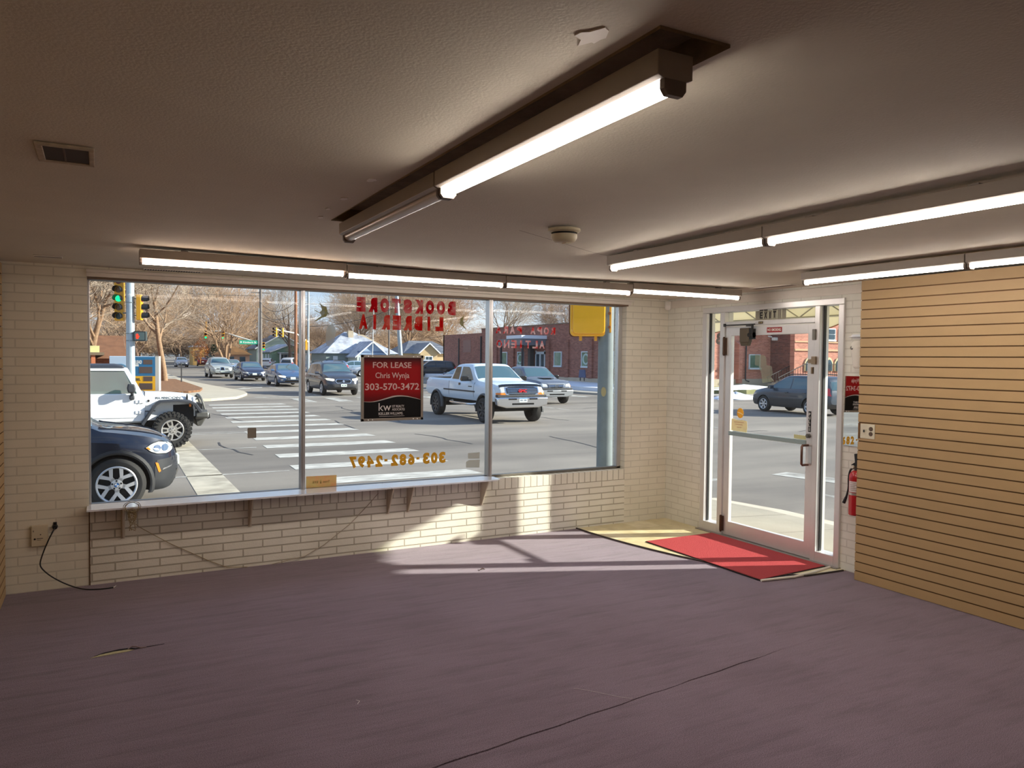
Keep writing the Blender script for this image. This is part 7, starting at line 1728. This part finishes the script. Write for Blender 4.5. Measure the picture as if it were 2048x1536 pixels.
mb = MB(); mb.box(-9, 4.35, .0, .12, 2.27, 2.66); mb.build('fascia', M('lime_fascia', (214, 212, 150), 0.7), t)
mb = MB(); mb.box(-9, 4.6, .0, 1.6, 2.1, 2.27); mb.build('canopy', M('canopy_brown', (120, 104, 84), 0.7), t)
mb = MB(); [mb.box(x - .11, x + .11, .1, .32, -1.0, 2.1) for x in (4.02, .5, -3.5, -7.5)]; mb.build('posts', bricks('orange_brick', (206, 122, 84), (180, 130, 104), 'x', 0.22, 0.08, 0.01), t)

# ---------------------------------------------------------------- signals, poles, signs
m_galv = M('galvanised_steel', (168, 180, 188), 0.5, 0.35, noise=(3, 0.1)); m_galvd = M('weathered_steel', (118, 128, 130), 0.65, 0.0, noise=(4, 0.14))
m_sy = M('signal_yellow', (232, 164, 32), 0.45); m_sb = M('signal_black', (34, 36, 40), 0.5); m_glow = emis('green_signal', (24, 220, 150), 1.6)
m_off_r = M('dim_red_lens', (104, 22, 26), 0.3); m_off_y = M('dim_amber_lens', (112, 78, 30), 0.3); m_off_g = M('dim_green_lens', (36, 60, 56), 0.3); m_redglow = emis('red_signal', (255, 70, 50), 1.5)
def head(root, c, az, cols, s=1.0, body=None):
    """signal head with visors: az is the direction it faces, cols from the top"""
    n = len(cols); h = .355 * s; w = .34 * s
    T = Matrix.Translation(Vector(c)) @ Matrix.Rotation(R(az), 4, 'Z')
    mb = MB(T); mb.box(-.11 * s, .08 * s, -w / 2, w / 2, -n * h / 2, n * h / 2)
    o = mb.build('signal_head', body or m_sy, root, bevel=.02)
    for i, cc in enumerate(cols):
        z = n * h / 2 - h * (i + .5)
        mb = MB(T); rows = []
        for (xx, f) in ((.08 * s, 1), (.34 * s, 1)):
            rows.append([(xx - (.12 * s if k in (0, 12) and xx > .2 * s else 0), .155 * s * math.cos(R(-30 + 240 * k / 12)), z + .155 * s * math.sin(R(-30 + 240 * k / 12))) for k in range(13)])
        mb.grid(rows); rows2 = [[(p[0], p[1] * .94, z + (p[2] - z) * .94) for p in r] for r in rows]; mb.grid(rows2)
        mb.build('visor', m_sb, o, smooth=50)
        mb = MB(T); mb.cyl((.075 * s, 0, z), (.09 * s, 0, z), .125 * s, n=20)
        mb.build('lens', {'r': m_off_r, 'y': m_off_y, 'g': m_off_g, 'G': m_glow, 'R': m_redglow}[cc], o)
    return o
t = thing('signal_pole', 'tall steel signal pole with five light head at the far corner', 'traffic signal', (-4.31, 34.55, -.3))
mb = MB(); mb.cyl((0, 0, 0), (0, 0, 7.5),   .205, .17, n=20); mb.build('pole', m_galv, t, smooth=40)
mb = MB(); mb.cyl((0, 0, 0), (0, 0, .12), .32, n=20); [mb.cyl((0, 0, z), (0, 0, z + .03), .209, n=20) for z in (2.75, 3.1, 4.6)]; mb.build('bands', m_galvd, t)
fz = -112
head(t, (-.46, 0.35, 4.80), fz, 'ryGyg', 1.2)
head(t, (.42, -.1, 4.38), -18, 'ryg', 1.14)
mb = MB(); [mb.cyl((-.44, .3, z), (0, 0, z), .03, n=8) for z in (4.1, 5.6)]; [mb.cyl((.35, -.1, z), (0, 0, z), .03, n=8) for z in (4.0, 4.8)]; mb.build('brackets', m_galvd, t)
ps = Matrix.Translation((.42, -.25, 2.99)) @ Matrix.Rotation(R(-112), 4, 'Z') @ Matrix.Scale(1.14, 4)
mb = MB(ps); mb.prism(rrect(-.245, .245, -.21, .21, .05), 'x', -.1, .1); pd = mb.build('pedestrian_signal', M('signal_housing_dark', (58, 66, 66), 0.5), t)
mb = MB(ps); mb.prism(rrect(-.20, .20, -.165, .165, .02), 'x', .1, .106); mb.build('face', M('signal_face', (112, 128, 120), 0.5), pd)
hand = [(-.03, -.12), (.04, -.12), (.065, -.06), (.10, .0), (.085, .015), (.055, -.02), (.055, .08), (.04, .085), (.033, .02), (.025, .11), (.008, .11), (.003, .02), (-.008, .11), (-.025, .11), (-.026, .02), (-.04, .08), (-.055, .078), (-.05, -.02), (-.055, -.06)]
mb = MB(ps); mb.prism([(a - .09, b) for a, b in hand], 'x', .106, .112); mb.build('hand_symbol', m_redglow, pd)
mb = MB(); mb.cyl((0, 0, 2.99), (.36, -.2, 2.99), .03, n=8); mb.build('bracket', m_galvd, t)

t = thing('signal_pole', 'weathered grey signal pole with yellow crossing signal just outside the window', 'traffic signal', (.95, 2.52, -.05))
mb = MB(); mb.cyl((0, 0, 0), (0, 0, 6.5), .118, .10, n=28); mb.build('pole', m_galvd, t, smooth=40)
mb = MB(); mb.cyl((0, 0, 0), (0, 0, .06), .2, n=24); mb.build('base_flange', m_galvd, t)
pw = Matrix.Translation((-.24, .12, 2.50)) @ Matrix.Rotation(R(62 + 180), 4, 'Z')
mb = MB(pw); mb.prism(rrect(-.265, .265, -.335, .335, .07), 'x', -.02, .10); mb.prism(rrect(-.235, .235, -.30, .30, .06), 'x', .10, .145); 
o = mb.build('pedestrian_signal', M('glossy_signal_yellow', (255, 186, 16), 0.3, coat=0.4), t, bevel=.015)
mb = MB(pw); mb.prism(rrect(-.275, .275, -.345, .345, .07), 'x', -.06, -.02); mb.build('visor_frame', M('dark_red_brown', (96, 44, 30), 0.5), o)
mb = MB(pw); [mb.box(.0, .07, y - .02, y + .02, -.40, -.33) for y in (-.11, .11)]; mb.box(.02, .1, .262, .33, -.28, .3); mb.build('hinges', m_sy, o, bevel=.006)
mb = MB(pw); [mb.cyl((.06, .3, z), (.12, .3, z), .02, n=10) for z in (-.2, .0, .2)]; mb.build('bolts', M('rusty_bolt', (150, 90, 40), 0.5), o)
mb = MB(); mb.box(-.14, .1, -.02, .06, 2.3, 2.38); mb.box(-.14, .1, -.02, .06, 2.62, 2.7); mb.build('brackets', m_sy, t)
mb = MB(); n = 18; Tm = Matrix.Rotation(R(222), 4, 'Z'); mb.add([Tm @ Vector((.1195 * math.cos(.42 * math.cos(2 * math.pi * i / n)) if False else .1195 * math.cos(.32 * math.cos(2 * math.pi * i / n)), .1195 * math.sin(.32 * math.cos(2 * math.pi * i / n)), 1.36 + .07 * math.sin(2 * math.pi * i / n))) for i in range(n)], [tuple(range(n))]); mb.build('round_sticker', M('tan_sticker', (180, 160, 110), 0.6), t)

t = thing('fuel_price_sign', 'fuel price sign with blue and yellow panels at the far corner', 'sign', (-3.95, 39.1, -.30), R(-15)); t.scale = (1.13, 1.13, 1.13)
mb = MB(); mb.box(-1.08, 1.08, -.2, .2, .0, 1.78); mb.build('cabinet', M('sign_pale_blue', (188, 206, 224), 0.5), t, bevel=.02)
mb = MB(); mb.box(.93, 1.09, -.21, .21, .0, 1.79); mb.build('end_panel', M('sign_end_grey', (196, 190, 180), 0.6), t)
m_sbl = M('sign_blue', (40, 108, 150), 0.45); m_sye = M('sign_yellow', (238, 176, 20), 0.45)
mb = MB(); mb.box(-.16, .92, -.215, -.2, .84, 1.76); mb.build('unleaded_panel', m_sbl, t)
mb = MB(); mb.box(-.16, .92, -.215, -.2, .0, .84); mb.build('diesel_panel', m_sye, t)
mb = MB(); mb.text('UNLEAD', (-.12, -.216, 1.42), X, Z, .46, .17, .004, bold=.04); mb.box(-.14, .2, -.2165, -.215, 1.30, 1.40); mb.build('unleaded_lettering', m_white, t)
mb = MB(); mb.text('DIESEL', (-.12, -.216, .62), X, Z, .40, .12, .004, bold=.04); mb.build('diesel_lettering', M('sign_text_dark', (60, 64, 50), 0.5), t)
mb = MB(); mb.box(.40, .80, -.222, -.21, 1.40, 1.62); mb.box(.22, .80, -.222, -.21, .98, 1.28); mb.box(.40, .80, -.222, -.21, .60, .82); mb.box(.22, .80, -.222, -.21, .20, .50); mb.build('price_windows', M('dead_display', (92, 74, 66), 0.4), t)
mb = MB(); mb.cyl((-.62, -.2, .98), (-.62, -.215, .98), .44, n=28); mb.build('emblem_disc', M('emblem_blue', (96, 142, 172), 0.5), t)
mb = MB(); mb.prism([(-.78, 1.25), (-.52, 1.25), (-.42, .7), (-.58, .66)], 'y', -.222, -.21); mb.build('emblem_flash', m_white, t)

m_arm = M('pale_mast', (206, 208, 206), 0.5, 0.2)
t = thing('signal_mast', 'signal mast with long arm and green street name sign down the street', 'traffic signal', (13.65, 102.5, lot(102)))
mb = MB(); mb.cyl((0, 0, 0), (0, 0, 8.0), .17, .13, n=12); mb.build('pole', m_arm, t, smooth=40)
mb = MB(); mb.tube([(0, 0, 3.2), (-2.6, .7, 4.0), (-4.8, 1.4, 4.75), (-7.2, 2.2, 4.75)], [.11, .1, .08, .06], 8); mb.tube([(-4.9, 1.4, 4.7), (-4.9, 1.4, 5.2)], .04, 6); mb.build('arm', m_arm, t)
head(t, (-4.55, 1.0, 4.2), -95, 'ryG', 1.15); head(t, (-6.7, 1.6, 4.25), -95, 'rrG', 1.15); head(t, (-6.6, 1.7, 5.5), 0, 'ryg', 1.0); head(t, (.55, -.3, 2.7), -95, 'ryG', 1.1)
mb = MB(); mb.box(-2.6, .2, -.05, .05, 3.0, 3.55); o = mb.build('street_name_sign', M('street_sign_green', (24, 158, 128), 0.5), t)
mb = MB(); mb.text('Kimbark St', (-2.1, -.052, 3.14), X, Z, 1.75, .26, .004, bold=.02); mb.cyl((-2.38, -.05, 3.28), (-2.38, -.058, 3.28), .12, n=10); mb.build('lettering', m_white, o)
t = thing('signal_mast', 'slim signal mast with pale arm beside the brown wooden pole', 'traffic signal', (11.25, 64, lot(64)))
mb = MB(); mb.cyl((0, 0, 0), (0, 0, 8.5), .12, .09, n=12); mb.build('pole', m_galv, t, smooth=40)
mb = MB(); mb.tube([(0, 0, 3.0), (-1.4, -1.2, 3.75), (-3.6, -3.2, 4.0)], [.08, .07, .05], 8); mb.build('arm', m_arm, t)
head(t, (-3.55, -3.1, 3.75), 215, 'ryg', .75); head(t, (-2.9, -2.6, 3.75), 215, 'ryg', .75); head(t, (-.28, -.2, 2.75), 180, 'ryg', .9)
def pole(label, x, y, h, r, mat, lean=0.0, arm=False):
    mb = MB(); mb.cyl((0, 0, 0), (lean, 0, h), r, r * .75, n=12)
    o = mb.build('utility_pole', mat, smooth=40); o.location = (x, y, lot(y) - .3); tag(o, label, 'utility pole')
    # build() centred the mesh on its base: shift so that the foot stands at x, y
    o.location.x += lean / 2
    if arm:
        mb = MB(); mb.box(-1.1, 1.1, -.06, .06, h - .9, h - .75); mb.build('crossarm', mat, o)
    return o
m_wood = M('weathered_wood_pole', (120, 112, 106), 0.85, noise=(3, 0.15)); m_wood2 = M('red_brown_wood_pole', (150, 104, 78), 0.85, noise=(3, 0.15))
pole('grey wooden utility pole beside the green street name sign', 11.3, 88, 10.2, .2, m_wood, arm=True)
pole('brown wooden utility pole left of the window mullion', 7.98, 54.4, 9.5, .13, m_wood2)
pole('thin dark pole above the lease sign', 19.45, 65.2, 9.0, .09, m_wood)
pole('thick leaning grey pole right of the thin dark pole', 19.5, 61.5, 9.5, .22, m_galv, lean=-.7, arm=False)
pole('pale bare flagpole before the lease sign corner', 22.5, 80, 7.5, .06, m_arm, lean=.2)
pole('white thin pole over the fuel price sign', -4.0, 48.5, 2.4, .05, m_white)
o = MB().box(-.04, .04, -.02, .02, 0, 1.3).build('marker_post', m_clad); o.location = (-.61, 51.4, gz(51.4) + .2); tag(o, 'thin dark marker post at the edge of the mulch bed', 'post')
def wire(a, b, sagz, label):
    a = Vector(a); b = Vector(b); mb = MB()
    mb.tube([a.lerp(b, i / 16) - Vector((0, 0, sagz * 4 * (i / 16) * (1 - i / 16))) for i in range(17)], .022, 4)
    return tag(mb.build('overhead_wire', m_sb), label, 'wire', 'overhead wires')
wire((11.3, 88, 6.4), (19.5, 61.5, 6.8), 1.5, 'lower overhead wire sagging between the poles')
wire((11.3, 88, 8.2), (8.0, 54.4, 6.1), .9, 'overhead wire from the grey pole to the brown pole')
wire((8.0, 54.4, 6.0), (19.5, 61.5, 7.2), .25, 'overhead wire rising towards the leaning pole')
wire((11.3, 88, 7.2), (8.0, 54.4, 5.6), 1.0, 'lower of the two wires from the grey pole')
wire((11.3, 88, 9.0), (-22, 70, 9.0), .6, 'overhead wire crossing above the far signals')

# ---------------------------------------------------------------- bare trees
m_bark = M('pale_bark', (150, 122, 96), 0.9, noise=(6, 0.25), bump=(10, 0.5)); m_barkd = M('dark_bark', (112, 90, 76), 0.9, noise=(6, 0.2)); m_twig = M('tan_twigs', (176, 148, 120), 0.9, noise=(0.6, 0.14)); m_twigg = M('grey_twigs', (166, 150, 132), 0.9, noise=(0.6, 0.14))
def tree_mesh(seed, Ht, nb, trunk_h, r0, spread=0.9, stems=1, lean=0.0, twig_r=0.012, levels=4, droop=0.0, first=True):
    rr = random.Random(seed); A = MB(); B = MB()
    def branch(p, d, L, r, lv):
        pts = [p]; q = p.copy(); dd = d.copy(); k = 5 if lv < 2 else (4 if lv < 3 else 3)
        for i in range(k):
            dd = (dd + Vector((rr.uniform(-1, 1), rr.uniform(-1, 1), rr.uniform(-.6, .9) + .12 - droop * lv)) * (.16 + .05 * lv)).normalized()
            q = q + dd * (L / k); pts.append(q.copy())
        mb = A if lv < 2 else B
        rs = [max(twig_r * .6, r * (1 - .62 * i / k)) for i in range(k + 1)]
        n = (8, 6, 5, 3, 3, 3)[lv]
        vs = []; fs = []
        mb.tube(pts, rs, n)
        if lv >= levels: return
        c = nb[lv]
        for j in range(c):
            t = (.25 + .75 * (j + rr.random()) / c) if lv > 0 else (.45 + .55 * (j + rr.random() * .6) / c)
            i = min(k - 1, int(t * k)); f = t * k - i
            s = pts[i].lerp(pts[i + 1], f); ax = (pts[i + 1] - pts[i]).normalized()
            a = rr.uniform(0, 6.283) + j * 2.4
            u = ax.cross(Vector((0.3, .2, 1))).normalized() if abs(ax.z) < .95 else ax.cross(Vector((1, 0, 0))).normalized(); w = ax.cross(u)
            g = rr.uniform(.55, .95) * spread
            nd = (ax * math.cos(g) + (u * math.cos(a) + w * math.sin(a)) * math.sin(g)).normalized()
            branch(s, nd, L * rr.uniform(.58, .82) * (1.0 if lv else 1.0), rs[i] * .55, lv + 1)
    for s in range(stems):
        a = 6.283 * s / max(1, stems) + rr.random()
        d = Vector((math.cos(a) * .28 * (stems > 1) + lean, math.sin(a) * .28 * (stems > 1), 1)).normalized()
        branch(Vector((0.12 * math.cos(a) * (stems > 1), .12 * math.sin(a) * (stems > 1), -.1)), d, trunk_h, r0, 0)
    if first:      # second pass with the lengths that give the wanted height
        return tree_mesh(seed, Ht, nb, trunk_h * Ht / max(v.z for v in A.v + B.v), r0, spread, stems, lean, twig_r, levels, droop, False)
    return A, B
def tree(label, x, y, gen, mats, rz=0.0, group=None, cat='tree'):
    t = thing('bare_tree', label, cat, (x, y, lot(y) - .3), rz, group)
    A, B = gen
    A.build('trunk', mats[0], t, smooth=60); B.build('branches', mats[1], t)
    return t
tree('bare tree with split trunk rising from the mulch bed at the far corner', -1.5, 53.9, tree_mesh(4, 15.0, (7, 6, 6, 6, 3), 3.6, .24, .95, twig_r=.011, levels=5), (m_bark, m_twigg), .6)
tree('bare tree with stout pale trunk before the brown brick building', -6.4, 46.5, tree_mesh(9, 13.0, (7, 6, 6, 6, 3), 3.0, .27, 1.0, twig_r=.011, levels=5), (m_bark, m_twigg), 2.1)
tree('many stemmed bare tree between the orange roof and the street name sign', 9.6, 104, tree_mesh(15, 15.5, (6, 6, 6, 6), 5.5, .24, .8, stems=4, twig_r=.017), (m_bark, m_twig), 0.3)
P = [tree('wide bare tree standing behind the green bungalow', 21.0, 141, tree_mesh(31, 14.0, (8, 6, 6, 5, 2), 3.4, .3, 1.0, twig_r=.018, levels=5), (m_barkd, m_twig), 0),
     tree('tall open bare tree above the grey house roof', 20.0, 112, tree_mesh(37, 15.5, (8, 6, 6, 6), 4.2, .26, .75, twig_r=.016), (m_barkd, m_twigg), 1.0),
     tree('dense tan bare tree behind the leaning grey pole', 28.5, 104, tree_mesh(43, 15.0, (8, 6, 6, 5, 2), 2.8, .28, 1.1, twig_r=.018, levels=5), (m_bark, m_twig), 2.0)]
TR = [  # x, y, proto, scale, label
    (-20, 62, 2, .85, 'bare tree left of the signal pole, over the brown roof'), (-12.5, 56, 0, .8, 'bare tree close behind the five light signal head'), (-7.5, 66, 2, .95, 'bare tree filling the gap between signal pole and split trunk'), (-2.5, 76, 0, .8, 'bare tree behind the split trunk tree'),
    (-9, 90, 1, 1.0, 'taller bare tree behind the first row at the far left'), (2.0, 118, 2, .9, 'bare tree over the distant red car'), (-4, 112, 0, .9, 'bare tree over the ochre building'), (7.2, 142, 2, .8, 'bare tree over the distant signal arm'),
    (13.4, 150, 0, .62, 'bare tree behind the orange roof'), (16.8, 160, 2, .66, 'bare tree behind the grey utility pole'), (25.5, 160, 2, .66, 'rusty bare tree left of the window mullion'), (31, 150, 0, .7, 'bare tree between the two bungalows'),
    (26.0, 118, 2, .66, 'bare tree behind the grey house chimney'), (33.5, 122, 1, 1.1, 'bare tree over the lease sign frame'), (35.5, 104, 2, 1.15, 'dense bare tree left of the dark brick wall'), (40.0, 116, 0, 1.2, 'wide bare tree behind the tan gabled house'),
    (44.5, 108, 2, 1.2, 'bare tree over the corner of the dark brick wall'), (46, 92, 1, 1.1, 'bare tree behind the lower brick roof'), (48, 78, 2, .92, 'bare tree behind the mullion and the brick roof'), (48, 66, 1, .72, 'thin bare tree over the brick parapet'),
    (52, 60, 0, .74, 'bare tree over the parapet beside the yellow signal box'), (55, 74, 2, .85, 'bare tree behind the brick roof, further back'), (58, 52, 0, .8, 'bare tree behind the yellow signal box'), (37, 138, 2, 1.2, 'far bare tree behind the tan roof')]
for i, (x, y, k, s, lb) in enumerate(TR):
    o = dup(P[k], (x, y, lot(y) - .3), i * 1.37, lb, 'bare winter trees'); o.scale = (s * 1.05, s * 1.05, s)
rr = random.Random(77)
for i in range(30):
    x = -70 + 190 * i / 29 + rr.uniform(-2, 2); y = 190 + rr.uniform(-18, 24)
    s = rr.uniform(.85, 1.15)
    o = dup(P[2] if i % 3 else P[0], (x, y, lot(y) - .3), i * 2.1, 'bare brown tree in the far thicket along the skyline', 'far thicket of bare trees'); o.scale = (s * 1.0, s * 1.0, s * .72)
B0 = tree('leafless brown bush in the low thicket beyond the houses', -12, 150, tree_mesh(53, 6.0, (9, 8, 6, 5), 1.0, .1, 1.2, stems=5, twig_r=.022), (m_barkd, m_twig), 0, 'low thicket of bushes', 'bush')
B0.name = 'leafless_bush'
for i in range(26):
    x = -52 + 150 * i / 25 + rr.uniform(-1.5, 1.5); y = 158 + rr.uniform(-8, 8)
    o = dup(B0, (x, y, lot(y) - .3), i * 1.9, 'leafless brown bush in the low thicket beyond the houses', 'low thicket of bushes'); o.scale = (1.5, 1.5, 1.0 + .25 * rr.random())
# evergreen shrub beside the street
mb = MB(); rr = random.Random(2)
for k in range(900):
    a = rr.uniform(0, 6.283); z = rr.random() ** .8 * 3.0; rad = (1.6 - .45 * z) * (.55 + .45 * rr.random()); p = Vector((rad * math.cos(a), rad * math.sin(a), z))
    d = Vector((math.cos(a) + rr.uniform(-.5, .5), math.sin(a) + rr.uniform(-.5, .5), rr.uniform(-.2, .7))).normalized() * .3
    u = d.cross(Vector((0, 0, 1))).normalized() * .09
    mb.add([p - u, p + d, p + u], [(0, 1, 2)])
o = mb.build('evergreen_shrub', M('dark_evergreen', (74, 88, 66), 0.9)); o.location = (10.6, 126, lot(126)); tag(o, 'dark evergreen shrub left of the orange roof', 'shrub')
mb = MB()
for k in range(700):
    a = rr.uniform(0, 6.283); z = rr.random() * 3.4 + .6; rad = 1.5 * rr.random() ** .5 * math.sin(min(3.1, z * .8)); p = Vector((rad * math.cos(a), rad * math.sin(a), z))
    d = Vector((rr.uniform(-1, 1), rr.uniform(-1, 1), rr.uniform(-1, .6))).normalized() * .25; u = d.cross(Vector((0, .3, 1))).normalized() * .1
    mb.add([p - u, p + d, p + u], [(0, 1, 2)])
mb.cyl((0, 0, 0), (0, 0, 2), .08, n=6)
o = mb.build('orange_leaved_tree', M('orange_leaves', (206, 140, 78), 0.9)); o.location = (7.9, 120, lot(120)); tag(o, 'small tree still holding orange leaves beside the evergreen shrub', 'tree')
